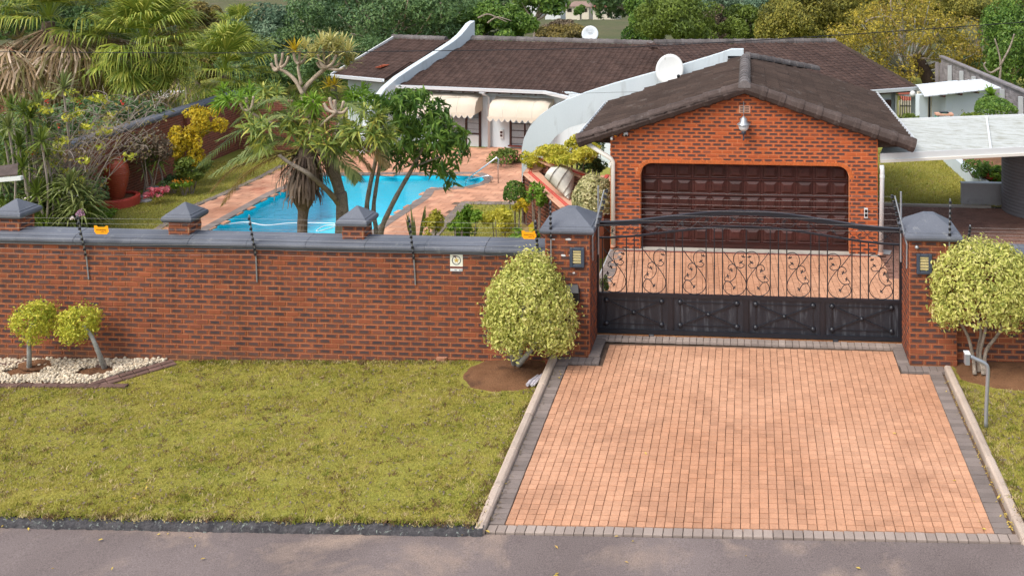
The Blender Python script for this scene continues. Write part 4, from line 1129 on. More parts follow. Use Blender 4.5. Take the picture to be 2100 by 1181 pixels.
nx = int((DX1 - DX0 - 2 * DR) / .075)
for i in range(nx):
    st = (DX1 - DX0 - 2 * DR) / nx; x = DX0 + DR + i * st
    it.append((Vector((x + st - .005, FYG + .018, DZ + .006)), -X_, -Y_, Z_, st - .010, .03, ARC - .012))
for s, cx in ((-1, DX0 + DR), (1, DX1 - DR)):
    for k in range(6):
        a = math.pi / 2 + (-s) * 0 + s * -(k + .5) * math.pi / 12
        d = Vector((math.cos(a), 0, math.sin(a))); tn = Vector((d.z, 0, -d.x))
        c = Vector((cx, FYG + .018, DZ - DR)) + d * (DR + .005) + tn * .038
        it.append((c, -tn, -Y_, d, .072, .03, ARC - .014))
lay(garage, 'arch_brick', it, 'brick', brick_tpl, M['brick_arch'])
m = MB()
m.box((GL, FYG + .22, 0), (GL + .2, 27.2, ez)); m.box((GR_ - .2, FYG + .22, 0), (GR_, 27.2, ez)); m.build('side_wall', M['mortar_g'], garage)
bricks(garage, (GL, 27.2, 0), (0, -1, 0), 27.2 - FYG, .015, ez, M['brick_g'], pitch=.229, course=.0843, limit=120)
bricks(garage, (GR_, FYG, 0), (0, 1, 0), 27.2 - FYG, .015, ez, M['brick_g'], pitch=.229, course=.0843, limit=10)
# door: twelve by five raised panels, frame lining
dr = MB().box((DX0 - .02, FYG + .20, .02), (DX1 + .02, FYG + .24, DZ + .02)).build('garage_door', M['door'], garage)
def panel_tpl(k):
    V = [(0,0,0),(1,0,0),(1,0,1),(0,0,1),(.06,.35,.06),(.94,.35,.06),(.94,.35,.94),(.06,.35,.94),(.10,.1,.10),(.90,.1,.10),(.90,.1,.90),(.10,.1,.90),(.26,1,.27),(.74,1,.27),(.74,1,.73),(.26,1,.73)]
    F = []
    for a in (0, 4, 8): F += [(a+i, a+(i+1)%4, a+4+(i+1)%4, a+4+i) for i in range(4)]
    F.append((12, 13, 14, 15)); F = [f[::-1] if False else f for f in F]
    return np.array(V, np.float32), F, np.array([(v[0], v[2]) for v in V], np.float32)
it = []; pw = (DX1 - DX0) / 12; ph = (DZ - .16) / 5
for r in range(5):
    for c in range(12):
        x = DX0 + c * pw; z = .15 + r * ph
        it.append((Vector((x + pw - .012, FYG + .197, z + .014)), -X_, -Y_, Z_, pw - .024, .036, ph - .028))
lay(dr, 'door_panel', it, 'panel', panel_tpl, M['door'], limit=100, nvar=8)
for r in range(6): MB().box((DX0, FYG + .165, .15 + r * ph - .009), (DX1, FYG + .196, .15 + r * ph + .009)).build('door_rail', M['door'], dr)
MB().box((DX0, FYG + .16, .03), (DX1, FYG + .196, .13)).build('bottom_rail', M['door'], dr)
MB().box((DX0 - .6, FYG - .05, -.05), (DX1 + .62, FYG + .26, .03)).build('sill_slab', M['concrete'], garage)
MB().box((DX0 - .5, FYG - .10, -.05), (DX1 + .45, FYG - .052, .012)).build('slab_edge', M['sill'], garage)
# air vent
v = MB().box((GAX - .125, FYG - .012, 3.12), (GAX + .125, FYG + .004, 3.285)).build('air_vent', M['pinkplaster'], garage)
for r in range(4):
    for s in (-1, 1): MB().box((GAX + s * .055 - .042, FYG - .0145, 3.14 + r * .036), (GAX + s * .055 + .042, FYG - .0125, 3.158 + r * .036)).build('slot', M['black'], v)

# roof slopes
RY0, RY1 = 21.70, 27.2
tanp = (3.70 - 2.52) / 3.68
def rz(x): return 3.70 - abs(x - GAX) * tanp
def roof_slope(parent, org, u, v, poly, mat, pu=.30, pv=.34, th=.06, limit=300, name='roof_tile', under=True, mu=None):
    """tiles laid on the plane org + a*u + b*v where (a, b) lies in poly"""
    u = Vector(u).normalized(); v = Vector(v); v = (v - u * v.dot(u)).normalized(); org = Vector(org)
    if u.cross(v).z < 0: u = -u; poly = [(-a, b2) for a, b2 in poly]
    w = u.cross(v)
    if under:
        P = [org + u * a + v * b2 - w * .03 for a, b2 in poly]
        m = MB(); m.prism(P, -w * .09); m.build('roof_deck', mu or mat, parent)
    a0, a1 = min(p[0] for p in poly), max(p[0] for p in poly); b0, b1 = min(p[1] for p in poly), max(p[1] for p in poly)
    it = []; r = 0; b = b0
    while b < b1 - .02:
        a = a0
        while a < a1 - .02:
            if pip(a + pu / 2, b + pv / 2, poly):
                it.append((org + u * a + v * b + w * .0 + w * random.uniform(-.004, .004), u, v, w, pu, pv, th))
            a += pu
        b += pv; r += 1
    lay(parent, name, it, 'tile', tile_tpl, mat, limit)
sl = math.hypot(3.68, 3.70 - 2.52)
# right slope: from the gutter up to the ridge, u runs along -y so that u x v points up
roof_slope(garage, (GAX + 3.68, RY1 + 1.3, 2.52), (0, -1, 0), (-1, 0, tanp), [(0, 0), (RY1 + 1.3 - RY0, 0), (RY1 + 1.3 - RY0, sl), (1.5, sl), (-.3, sl * .62), (0, .4)], M['roof_g'])
roof_slope(garage, (GAX - 3.68, RY0, 2.52), (0, 1, 0), (1, 0, tanp), [(0, 0), (4.6, 0), (5.6, sl), (0, sl)], M['roof_g'])
# rolled verge tiles along the front gable and ridge caps
def barrel_row(parent, p, q, n, r0, mat, name, seg=9, up=(0, 0, 1), full=False, over=.07):
    p = Vector(p); q = Vector(q); d = (q - p) / n; dn = d.normalized(); side = dn.cross(Vector(up)).normalized(); u2 = side.cross(dn)
    for i in range(n):
        a = p + d * i - dn * over; L = d.length + over; V = []; F = []
        rs = [(0, r0 * 1.09), (.09, r0 * 1.09), (.13, r0), (L, r0 * .95)]
        sp = 2 * math.pi if full else math.pi * 1.12
        for (t, rr) in rs:
            for k in range(seg + 1):
                an = -sp / 2 + sp * k / seg
                V.append(a + dn * t + side * math.sin(an) * rr + u2 * (math.cos(an) * rr + random.uniform(-.003, .003)))
        m_ = seg + 1
        for j in range(len(rs) - 1):
            for k in range(seg): F.append((j * m_ + k, j * m_ + k + 1, (j + 1) * m_ + k + 1, (j + 1) * m_ + k))
        F.append(tuple(range(m_))[::-1]); F.append(tuple(3 * m_ + k for k in range(m_)))
        o = obj(name, mesh_from(name, V, F, rnd=[random.random()] * len(V), smooth=False), mat, parent)
barrel_row(garage, (GAX - 3.68, RY0 + .05, rz(GAX - 3.68) - .03), (GAX, RY0 + .05, 3.71), 9, .148, M['verge'], 'verge_tile', full=True)
barrel_row(garage, (GAX + 3.66, RY0 + .05, rz(GAX + 3.66) - .03), (GAX, RY0 + .05, 3.71), 9, .148, M['verge'], 'verge_tile', full=True)
barrel_row(garage, (GAX, RY0 - .02, 3.74), (GAX, 26.6, 3.74), 12, .13, M['ridge'], 'ridge_tile')
# the far end of the garage roof: hip ridge running back to the right, seen beside the swept wall
barrel_row(garage, (.0, 26.9, 3.74), (2.02, 29.0, 3.12), 9, .12, M['ridge'], 'hip_tile')
for s in (-1, 1):
    x = GAX + s * 3.745
    m = MB(); m.sweep([(-.06, -.02), (.05, -.02), (.06, .07), (.05, .07), (.04, -.005), (-.05, -.005), (-.05, .05), (-.06, .05)], (x, RY0 + .55, 2.485), (x, RY1 + (1.4 if s > 0 else -.9), 2.485), outv=(s, 0, 0)); m.build('gutter', M['gutter'], garage)
m = MB(); m.prism([(GL + .02, FYG + .1, ez - .25), (GAX - 3.6, FYG + .1, 2.40), (GAX - 3.6, FYG + .1, 2.47), (GL + .02, FYG + .1, ez + .02)], (0, 5, 0)); m.build('soffit', M['bark_dark'], garage)
m = MB(); m.prism([(GR_ - .02, FYG + .1, ez - .25), (GAX + 3.6, FYG + .1, 2.40), (GAX + 3.6, FYG + .1, 2.47), (GR_ - .02, FYG + .1, ez + .02)], (0, 5, 0)); m.build('soffit', M['bark_dark'], garage)
# downpipes
def downpipe(P, r, label, grp, mat='cream', parent_foot=None):
    t = thing('downpipe', label, 'downpipe', P[-1], grp); m = MB(); m.tube(P, r, 9); m.build('pipe', M[mat], t, True)
    for k in (1,):
        c = Vector(P[k]) + (Vector(P[-1]) - Vector(P[k])).normalized() * .12; m = MB(); m.lathe([(r * 1.15, -.03), (r * 1.15, .03)], c, 9); m.build('socket', M[mat], t)
    c = Vector(P[-1]); m = MB(); m.lathe([(r * 1.12, .05), (r * 1.12, .0)], c, 9); m.build('shoe', M['pinkplaster'], t); return t
downpipe([(GAX - 3.55, FYG - .06, 2.40), (GL + .02, FYG - .06, 2.06), (GL + .06, FYG - .06, 2.0), (GL + .07, FYG - .06, .08)], .05, 'cream downpipe with a sloping elbow at the left corner of the garage', 'garage downpipes')
downpipe([(GR_ + .08, FYG - .08, 2.02), (GR_ + .09, FYG - .08, 1.9), (GR_ + .06, FYG - .08, .06)], .05, 'straight white downpipe at the right corner of the garage under the carport', 'garage downpipes', 'whitepaint')
# gable lantern
t = thing('wall_lantern', 'grey hanging lantern with a white globe on the garage gable', 'wall lamp', (GAX - .02, FYG - .12, 2.75))
lx, ly = GAX - .02, FYG - .16
MB().tube([(lx, FYG - .02, 3.38), (lx, FYG - .02, 3.20), (lx, ly, 3.16), (lx, ly, 3.05)], .012, 6).build('bracket', M['galv'], t)
MB().lathe([(.012, 3.08), (.04, 3.05), (.075, 3.02), (.085, 2.95), (.15, 2.90), (.155, 2.885), (.10, 2.88)], (lx, ly, 0), 14).build('hood', M['galv'], t, True)
MB().lathe([(.10, 2.882), (.115, 2.85), (.10, 2.79), (.05, 2.745), (.02, 2.74)], (lx, ly, 0), 14).build('globe', M['whitepaint'], t, True)
MB().lathe([(.055, 2.742), (.05, 2.70), (.02, 2.67), (.012, 2.60), (.022, 2.57), (.022, 2.55), (.005, 2.53)], (lx, ly, 0), 10).build('tail', M['lampframe'], t, True)
def small_cam(px, py, label, kind):
    p = ony(px, py, FYG - .05); t = thing('security_camera', label, 'camera', p)
    if kind == 'dome':
        MB().ball((p.x, p.y, p.z), .06, 10, 7).build('dome', M['whitepaint'], t, True); MB().ball((p.x + .01, p.y - .045, p.z - .03), .03, 8, 6).build('lens', M['black'], t, True)
    else:
        MB().ball((p.x, p.y, p.z + .01), .045, 9, 6).build('base', M['whitepaint'], t, True); MB().tube([(p.x, p.y, p.z), (p.x + .02, p.y - .10, p.z - .06)], .03, 8).build('body', M['whitepaint'], t, True)
small_cam(1283, 275, 'white dome camera under the left verge of the garage', 'dome'); small_cam(1254, 279, 'white spot camera at the left top corner of the garage', 'spot')
p = ony(1262.5, 277.5, FYG - .03); t = thing('alarm_light', 'round orange alarm light between the two cameras', 'alarm light', p); MB().lathe([(.035, .02), (.04, 0), (.034, -.025), (.015, -.04)], p, 12, 'y').build('lens', M['orange'], t, True); MB().lathe([(.042, .03), (.042, .018)], p, 12, 'y').build('base', M['whitepaint'], t)
p = ony(1776, 437, FYG - .02); t = thing('key_switch', 'white wall switch with two dark squares right of the garage door', 'switch', p)
bev(MB().box((p.x - .04, p.y - .015, p.z - .11), (p.x + .04, p.y + .01, p.z + .11)).build('plate', M['whitepaint'], t), .005)
for dz in (-.045, .045): MB().box((p.x - .028, p.y - .019, p.z + dz - .033), (p.x + .028, p.y - .0145, p.z + dz + .033)).build('button', M['black'], t)
p = onz(1792, 520, .0); t = thing('drain_cover', 'pale round drain lid with a square concrete patch at the garage corner', 'drain', p)
MB().lathe([(.16, -.01), (.17, .012), (.15, .02)], p, 18).build('lid', M['whitepaint'], t); MB().obox(p + Vector((.24, .12, .005)), (1, -.3, 0), (.3, 1, 0), Z_, .3, .26, .02).build('patch', M['concrete_g'], t)

# ================================================================== CARPORT AND THE RIGHT YARD
cp = thing('carport', 'white corrugated carport roof on steel posts to the right of the garage', 'carport', (6, 23, 0))
CZ = 2.20
FL, FR = onz(1803, 318, CZ), onz(2100, 304, CZ); BL, BR = onz(1835, 252, CZ), onz(2100, 242, CZ)
d1 = (FR - FL); d2 = (BR - BL)
FR = FL + d1 * 1.9; BR = BL + d2 * 1.75
def lerp(a, b, t): return a + (b - a) * t
FL0, BL0 = FL.copy(), BL.copy(); FL = lerp(FL, FR, .0); 
for part, (ta, tb2) in enumerate(((0.0, .40), (.405, 1.0))):
    V = []; F = []; n = 150 if part else 100
    for i in range(61):
        f = i / 60
        for k in range(2):
            tt = ta if k == 0 else tb2
            a = lerp(FL, FR, tt + .0); b2 = lerp(BL, BR, tt); p = lerp(a, b2, f) + Z_ * (.012 * math.cos(i * 2.1) + .012 * f * 3)
            V.append(p)
    for i in range(60): F.append((2*i, 2*i+1, 2*i+3, 2*i+2))
    obj('roof_sheet', mesh_from('roof_sheet', V, F), M['sheet'], cp)
a = lerp(FL, FR, .4025); b2 = lerp(BL, BR, .4025); MB().beam(a + Z_ * .03, b2 + Z_ * .06, .05, .03).build('joint_strip', M['whitepaint'], cp)
fd = (FR - FL).normalized(); fo = Vector((fd.y, -fd.x, 0))
MB().prism([FL + fo * .02 + Z_ * .04, FL + fo * .05 + Z_ * .04, FL + fo * .05 - Z_ * .13, FL + fo * .02 - Z_ * .13], FR - FL).build('fascia', M['whitepaint'], cp)
MB().prism([FL + fo * .05 - Z_ * .10, FL + fo * .08 - Z_ * .10, FL + fo * .08 - Z_ * .16, FL + fo * .05 - Z_ * .16], FR - FL).build('gutter_lip', M['cream'], cp)
MB().beam(BL + Z_ * .04, BR + Z_ * .04, .05, .12).build('back_fascia', M['whitepaint'], cp)
MB().beam(lerp(BL, BR, .9), Vector((lerp(BL, BR, .9).x, lerp(BL, BR, .9).y, -.3)), .1, .1, (0, 1, 0)).build('post', M['whitepaint'], cp)
MB().beam(lerp(FL, FR, .95) - Z_ * .0, Vector((lerp(FL, FR, .95).x, lerp(FL, FR, .95).y, -.3)), .1, .1, (0, 1, 0)).build('post', M['whitepaint'], cp)
# the round grey tank in the yard
tc = onz(2150, 452, 0) + Vector((.1, .85, 0))
t = thing('water_tank', 'tall grey ribbed round tank under the carport, cut off by the picture edge', 'water tank', tc)
prof = [(1.0, 0)]
for k in range(24): prof += [(1.0, k * .085 + .01), (1.0, k * .085 + .060), (.985, k * .085 + .072), (.985, k * .085 + .08)]
prof += [(1.0, 2.05), (.9, 2.1), (.2, 2.12)]
MB().lathe(prof, tc, 40).build('body', M['tank'], t, True)
# brown paving under the carport
yard = sheet('yard', 3.13, 14, 17.4, 26.0, 4, 4, lambda x, y: -.056, M['joint'])
it = []
for j in range(52):
    for i in range(28):
        x = 2.92 + i * .21 + (.105 if j % 2 else 0); y = 20.4 + j * .105
        if x < 8.6 and y < 25.95: it.append(paver_item(x, y, .2, .098, 0))
lay(yard, 'paver', it, 'paver', paver_tpl, M['paver_brown'])
lawn_r = sheet('side_lawn', 2.9, 14, 26.02, 34, 12, 12, lambda x, y: -.01 - .0 * y, M['turf2'])
MB_ = MB().box((2.9, 25.94, -.06), (6.3, 26.06, .03)); o = MB_.build('lawn_edging', M['concrete']); tag(o, 'thin concrete edging between the side lawn and brown paving', 'edging')
grass_field('grass', 2.9, 7.0, 26.05, 32.5, 30000, lambda x, y: -.01, .05, .02, 8)
a = onz(1972, 420, 0); t = thing('garden_wall', 'low smooth grey wall at the edge of the brown paving beside the tank', 'wall', a)
MB().box((a.x, a.y, -.05), (a.x + 4.5, a.y + .12, .56)).build('wall', M['concrete_g'], t); MB().box((a.x - .01, a.y - .01, .562), (a.x + 4.5, a.y + .13, .585)).build('top_edge', M['white'], t)
p0 = onz(2026, 383, .38); p1 = onz(1962, 329, .38); dd = (p1 - p0); p2 = p0 + dd * 1.5
t = thing('retaining_wall', 'low white retaining wall running back along the side lawn by the flower bed', 'wall', (p0.x, p0.y, 0))
sd = Vector((dd.y, -dd.x, 0)).normalized() * .2
MB().prism([p0 + Z_ * -.7, p2 + Z_ * -.7, p2, p0], sd).build('wall', M['white'], t)
bs = Vector((3.2, 2, .45)); o = MB().prism([Vector((p0.x, p0.y, .22)) + sd, Vector((p2.x, p2.y, .22)) + sd, Vector((p2.x, p2.y, .22)) + sd + Vector((5, 0, 0)), Vector((p0.x, p0.y, .22)) + sd + Vector((5, 0, 0))], (0, 0, .05)).build('flower_bed', M['soil']); o['kind'] = 'structure'

# ================================================================== GARDEN, POOL, HOUSE
from mathutils.geometry import tessellate_polygon
def zterr(x, y):
    pts = [(16, GZ - .03), (52, GZ - .03), (75, -3.4), (130, -7), (290, -17), (520, -28), (900, 8), (1500, 85), (2600, 150)]
    for (a, za), (b2, zb2) in zip(pts[:-1], pts[1:]):
        if y <= b2:
            t = max(0, (y - a) / (b2 - a)); t = t * t * (3 - 2 * t) if b2 > 60 else t
            return za + (zb2 - za) * t + (0 if y < 60 else 2.0 * math.sin(x * .013 + y * .004) * min((y - 60) / 200, 3))
    return pts[-1][1]
V = []; F = []; ys = [50, 60, 75, 100, 130, 180, 240, 300, 400, 520, 650, 800, 950, 1150, 1350, 1600, 2000, 2600]; nx = 40
for y in ys:
    for i in range(nx + 1): x = (-1 + 2 * i / nx) * (60 + y * .95); V.append((x, y, zterr(x, y)))
for j in range(len(ys) - 1):
    for i in range(nx): a = j * (nx + 1) + i; F.append((a, a + 1, a + nx + 2, a + nx + 1))
o = obj('terrain', mesh_from('terrain', V, np.array(F, np.int32), smooth=True), M['terrain']); o['kind'] = 'structure'
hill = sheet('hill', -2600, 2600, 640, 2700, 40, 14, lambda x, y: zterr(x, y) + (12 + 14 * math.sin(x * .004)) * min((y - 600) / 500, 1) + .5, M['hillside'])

PATIO = [onz(x, y, GZ) for x, y in [(290, 492), (325, 475), (400, 425), (454, 403), (540, 364), (585, 340), (625, 308), (985, 304), (1060, 298), (1130, 292), (1160, 350), (1130, 415), (946, 415), (903, 457), (865, 500), (800, 525), (330, 525)]]
POOL = [onz(x, y, GZ) for x, y in [(395, 488), (420, 475), (563, 396), (657, 359), (975, 357.5), (990, 362), (997, 368), (986, 377), (953, 384.5), (900, 386.5), (877, 389), (867, 405), (845, 420), (787, 457), (745, 488)]]
def holed(name, outer, hole, z, mat):
    A = [Vector((p.x, p.y, z)) for p in outer]; B = [Vector((p.x, p.y, z)) for p in hole]
    tri = tessellate_polygon([A, B]); V = A + B
    F = []
    for t in tri:
        a, b2, c = (V[i] for i in t); n = (b2 - a).cross(c - a); F.append(tuple(t) if n.z > 0 else tuple(t[::-1]))
    o = obj(name, mesh_from(name, V, F), mat); o['kind'] = 'structure'; return o
GARD = [Vector(p) for p in [(-70, 16.8, 0), (-3.15, 16.8, 0), (-3.15, 22, 0), (-3.2, 34.5, 0), (2.8, 34.5, 0), (2.8, 60, 0), (-70, 60, 0)]]
GARD_R = [Vector(p) for p in [(2.8, 34.0, 0), (60, 34.0, 0), (60, 60, 0), (2.8, 60, 0)]]
lawn = holed('garden_lawn', GARD, PATIO, GZ, M['turf2'])
o = polysheet('back_yard', [(p.x, p.y, -1.0) for p in GARD_R], M['turf2'])
o = MB().box((-3.15, 16.85, GZ - .1), (-3.05, 27, -.06)).build('retaining_edge', M['concrete_g']); tag(o, kind='structure')
patio = holed('patio', PATIO, POOL, GZ + .004, M['joint'])
PP = [(p.x, p.y) for p in PATIO]; PO = [(p.x, p.y) for p in POOL]
poly_l = [(q.x, q.y) for q in [onz(x, y, GZ) for x, y in [(60, 480), (330, 478), (402, 424), (545, 364), (640, 322), (560, 318), (430, 335), (330, 370), (230, 420), (60, 470)]]]
grass_field('grass', -21, -12, 25, 37, 60000, lambda x, y: GZ, .06, .022, 21, None, poly=poly_l)
poly_m = [(q.x, q.y) for q in [onz(x, y, GZ) for x, y in [(865, 498), (905, 457), (948, 416), (1130, 416), (1130, 500)]]]
grass_field('grass', -12, -3.2, 26, 33, 40000, lambda x, y: GZ, .06, .022, 22, None, poly=poly_m)
it = []
ang = R(-8)
ua = Vector((math.cos(ang), math.sin(ang), 0)); va = Vector((-ua.y, ua.x, 0)); o0 = Vector((-22, 24, 0))
for j in range(60):
    for i in range(42):
        p = o0 + ua * (i * .45 + (.22 if j % 2 else 0)) + va * (j * .30); c = p + ua * .22 + va * .15
        if pip(c.x, c.y, PP) and not pip(c.x, c.y, PO): it.append((Vector((p.x, p.y, GZ - .03)), ua, va, Z_, .44, .29, .045))
lay(patio, 'paving_slab', it, 'paver', paver_tpl, M['patio'])
def border(parent, name, pts, wd, ln, mat, closed=True, inward=0.0, z=GZ, h=.05):
    it = []; n = len(pts)
    for i in range(n if closed else n - 1):
        a = Vector((pts[i].x, pts[i].y, 0)); b2 = Vector((pts[(i + 1) % n].x, pts[(i + 1) % n].y, 0)); d = (b2 - a); L = d.length
        if L < .05: continue
        d.normalize(); nr = Vector((d.y, -d.x, 0)); k = max(1, int(L / ln)); st = L / k
        for q in range(k):
            p = a + d * (q * st) + nr * inward + nr * wd
            it.append((Vector((p.x, p.y, z - h + .024)) + d * .004 , -nr, d, -Z_, wd, st - .01, -h) if False else (Vector((p.x, p.y, z - h + .024)), -nr, d, Z_, wd, st - .01, h))
    lay(parent, name, it, 'paver', paver_tpl, mat)
area = sum(PO[i][0] * PO[(i + 1) % len(PO)][1] - PO[(i + 1) % len(PO)][0] * PO[i][1] for i in range(len(PO)))
ring = POOL if area > 0 else POOL[::-1]
border(patio, 'pool_coping', ring, .30, .21, M['paver_grey'], inward=-.04)
border(patio, 'patio_border', PATIO[1:6][::-1], .22, .21, M['paver_grey'], closed=False, z=GZ + .004)
border(patio, 'patio_border', [PATIO[10], PATIO[11], PATIO[12], PATIO[13], PATIO[14]], .30, .21, M['paver_grey'], closed=False, inward=-.3, z=GZ + .006)
pool = thing('swimming_pool', 'bright blue swimming pool with a curved arm behind the trees', 'swimming pool', (sum(p.x for p in POOL) / len(POOL), sum(p.y for p in POOL) / len(POOL), GZ - 1.5))
V = [(p.x, p.y, GZ - .0) for p in POOL] + [(p.x, p.y, GZ - 1.5) for p in POOL]; n = len(POOL)
obj('basin', mesh_from('basin', V, [(i, (i + 1) % n, n + (i + 1) % n, n + i) for i in range(n)] + [tuple(range(n, 2 * n))]), M['poolwall'], pool)
obj('water', mesh_from('water', [(p.x, p.y, GZ - .12) for p in POOL], [tuple(range(n))] if area > 0 else [tuple(range(n))[::-1]]), M['water'], pool)
P = [onz(x, y, GZ - .11) for x, y in [(425, 470), (455, 462), (485, 457), (510, 456), (545, 462), (590, 458), (640, 457), (690, 459), (684, 466), (655, 474), (650, 472), (668, 463), (692, 462)]]
m = MB(); m.tube(smoothpath(P, 5), .015, 6); o = m.build('pool_hose', M['hose'], None, True); tag(o, 'pale hose of the pool cleaner floating in the near end of the pool', 'hose')
t = thing('pool_handrail', 'pair of bent stainless steel handrails at the far right corner of the pool', 'handrail', onz(1022, 376, GZ))
a0 = onz(1022, 377, GZ); a1 = a0 + Z_ * .90; a2 = onz(955, 372, GZ - .2)
a0b = onz(1008, 374, GZ); m = MB(); m.tube([a0, a1 - Z_ * .06, a1 + Vector((-.05, -.02, .0)), a2 + Vector((.1, .02, .12)), a2, a2 + Z_ * -.5], .024, 8); m.build('rail', M['steel'], t, True)
b0 = onz(1007, 376, GZ); m = MB(); m.tube([b0, b0 + Z_ * .22, b0 + Vector((-.08, -.05, .27)), a2 + Vector((.02, -.1, .08)), a2 + Vector((.0, -.1, -.4))], .024, 8); m.build('rail', M['steel'], t, True)

# left boundary wall of the garden
lw = thing('garden_wall', 'old dark brick side wall with grey coping behind the urn and yellow shrubs', 'wall', (-20.1, 29, GZ))
MB().box((-20.33, 27.6, GZ - .1), (-20.1, 37.2, .72)).build('mortar', M['mortar_old'], lw)
bricks(lw, (-20.1, 27.6, 0), (0, 1, 0), 9.6, GZ, .72, M['brick_old'], limit=300)
for i in range(8): m = MB(); m.sweep([(a * .8, b2) for a, b2 in PROF], (-20.1, 27.6 + i * 1.2 + .004, .722), (-20.1, 27.6 + (i + 1) * 1.2 - .004, .722), outv=(1, 0, 0)); m.build('coping_stone', M['coping'], lw)
for y in (33.4,): MB().box((-20.098, y, GZ), (-19.96, y + .4, .72)).build('pier', M['brick_old'], lw)
wb = thing('garden_wall', 'dark brick wall closing the lawn behind the golden shrub and palm leaves', 'wall', (-19, 37.5, GZ))
MB().box((-20.3, 37.2, GZ - .1), (-16.2, 37.42, .55)).build('mortar', M['mortar_old'], wb); bricks(wb, (-20.3, 37.2, 0), (1, 0, 0), 4.1, GZ, .55, M['brick_old'], limit=120)

# urn on its round plinth
u0 = onz(238, 420, GZ)
t = thing('urn', 'tall ribbed red clay urn standing on a round red plinth by the lawn', 'urn', u0)
H = 1.42; m = MB(); prof = []
pts = [(.17, 0), (.19, .02), (.24, .12), (.30, .30), (.355, .50), (.37, .64), (.34, .78), (.26, .88), (.19, .925), (.165, .945), (.20, .975), (.215, .99), (.20, 1.0), (.15, .98)]
for i in range(len(pts) - 1):
    for k in range(3):
        f = k / 3; r = pts[i][0] * (1 - f) + pts[i + 1][0] * f; z = pts[i][1] * (1 - f) + pts[i + 1][1] * f; prof.append((r, z * H))
pr2 = []
for i in range(72):
    z = i / 71 * H; r = np.interp(z / H, [p[1] for p in pts[:12]], [p[0] for p in pts[:12]]); pr2.append((r + (.010 * math.sin(i * math.pi / 1.5) if .1 < z / H < .9 else 0), z))
MB().lathe(pr2, u0 + Z_ * .10, 28).build('jar', M['urn'], t, True)
m = MB(); m.lathe([(.155, H * .90), (.15, H + .105)], u0, 16); m.build('mouth', M['soil'], t)
pl = thing('urn_plinth', 'round red painted brick plinth under the clay urn', 'plinth', u0)
MB().lathe([(.66, -.02), (.68, .0), (.68, .24), (.66, .26), (.58, .262), (.57, .20), (.01, .20)], u0, 28).build('ring', M['redpaint'], pl)
MB().lathe([(.56, .16), (.56, .205), (.01, .206)], u0, 24).build('gravel', M['soil'], pl)
for i in range(12):
    a = i * .5236; MB().obox(u0 + Vector((.60 * math.cos(a), .60 * math.sin(a), .245)), (math.cos(a), math.sin(a), 0), (-math.sin(a), math.cos(a), 0), Z_, .12, .30, .05).build('brick', M['redpaint'], pl)
for i in range(4):
    q = onz(296 + i * 7 - (i % 2) * 6, 413 - i * 9, GZ); t = thing('stepping_stone', 'flat grey stepping stone in the lawn between urn and flower bed', 'stepping stone', q, 'stepping stones by the urn')
    m = MB(); m.prism([q + Vector((math.cos(a) * .24, math.sin(a) * .2, -.02)) for a in [k * .8976 for k in range(7)]], (0, 0, .055)); m.build('stone', M['concrete_g'], t)
q = onz(257, 398, GZ); t = thing('garden_figure', 'small white garden figure behind the urn', 'ornament', q); MB().lathe([(.09, 0), (.10, .05), (.06, .12), (.075, .2), (.04, .27), (.055, .32), (.01, .38)], q + Z_ * .2, 10).build('figure', M['whitepaint'], t, True); MB().lathe([(.1, 0), (.1, .2)], q, 8).build('base', M['concrete'], t)

# ------------------------------------------------------------------ the house
def plane3(a, b2, c): n = (b2 - a).cross(c - a).normalized(); return a, n
def onplane(px, py, pl):
    d = Vector(ray(px, py)); o = Vector((0, 0, CAM_H)); t = (pl[0] - o).dot(pl[1]) / d.dot(pl[1]); return o + d * t
def slope_px(parent, eL, eR, top, poly_px, mat, limit=300, name='roof_tile', pu=.26, pv=.28):
    """roof slope through two eave points and one ridge point, cut to an outline"""
    pl = plane3(eL, eR, top); u = (eR - eL).normalized(); v = (top - eL); v = (v - u * v.dot(u)).normalized()
    if u.cross(v).z < 0: u = -u
    P = [onplane(x, y, pl) if not isinstance(x, Vector) else x for x, y in poly_px]
    roof_slope(parent, eL, u, v, [((p - eL).dot(u), (p - eL).dot(v)) for p in P], mat, pu, pv, th=.038, limit=limit, name=name)
    return pl
hs_ = thing('house', 'long low white house with dark brown tiled roofs, awnings and swept parapet', 'house', (-9, 40, GZ))
eL, eK, eR = onz(815, 178, .95), onz(1120, 190, .95), onz(1195, 207, .95)
rL, rR = onz(965, 82, 2.4), onz(1330, 92, 2.4)
mpl = slope_px(hs_, eL, eK, rL, [(815, 178), (1120, 190.5), (1270, 214), (1420, 170), (1512, 114), (1330, 92), (965, 83)], M['roof'])
wL, wK, wT = onz(680, 156, 1.15), onz(790, 166, 1.15), onz(808, 79, 2.4)
wpl = slope_px(hs_, wL, wK, wT, [(680, 156), (782, 165), (888, 104), (928, 81), (808, 79)], M['roof'])
q = [onplane(x, y, wpl) for x, y in ((778, 141), (790, 136.5), (797, 138), (784, 143.5))]
nn_ = wpl[1] if wpl[1].z > 0 else -wpl[1]
for i in range(3):
    a = onplane(779 + i * 6, 141 - i * 2, wpl) + nn_ * .065; MB().obox(a, X_, Y_, nn_, .26, .30, .03).build('red_tile', M['roof_s'], hs_)
gL, gR, gT = onz(1768, 190, 1.3), onz(1880, 182, 1.3), onz(1712, 88, 2.5)
rpl = slope_px(hs_, gL, gR, gT, [(1660, 200), (1880, 182), (1712, 87), (1326, 91), (1380, 120), (1500, 160)], M['roof'])
def ridge_px(p, q, n, r, mat='ridge', name='ridge_tile'): barrel_row(hs_, p, q, n, r, M[mat], name, seg=7)
ridge_px(onplane(968, 80, mpl), onplane(1332, 90, mpl), 22, .15)
ridge_px(onplane(1334, 91, mpl), onplane(1515, 112, mpl), 11, .15)
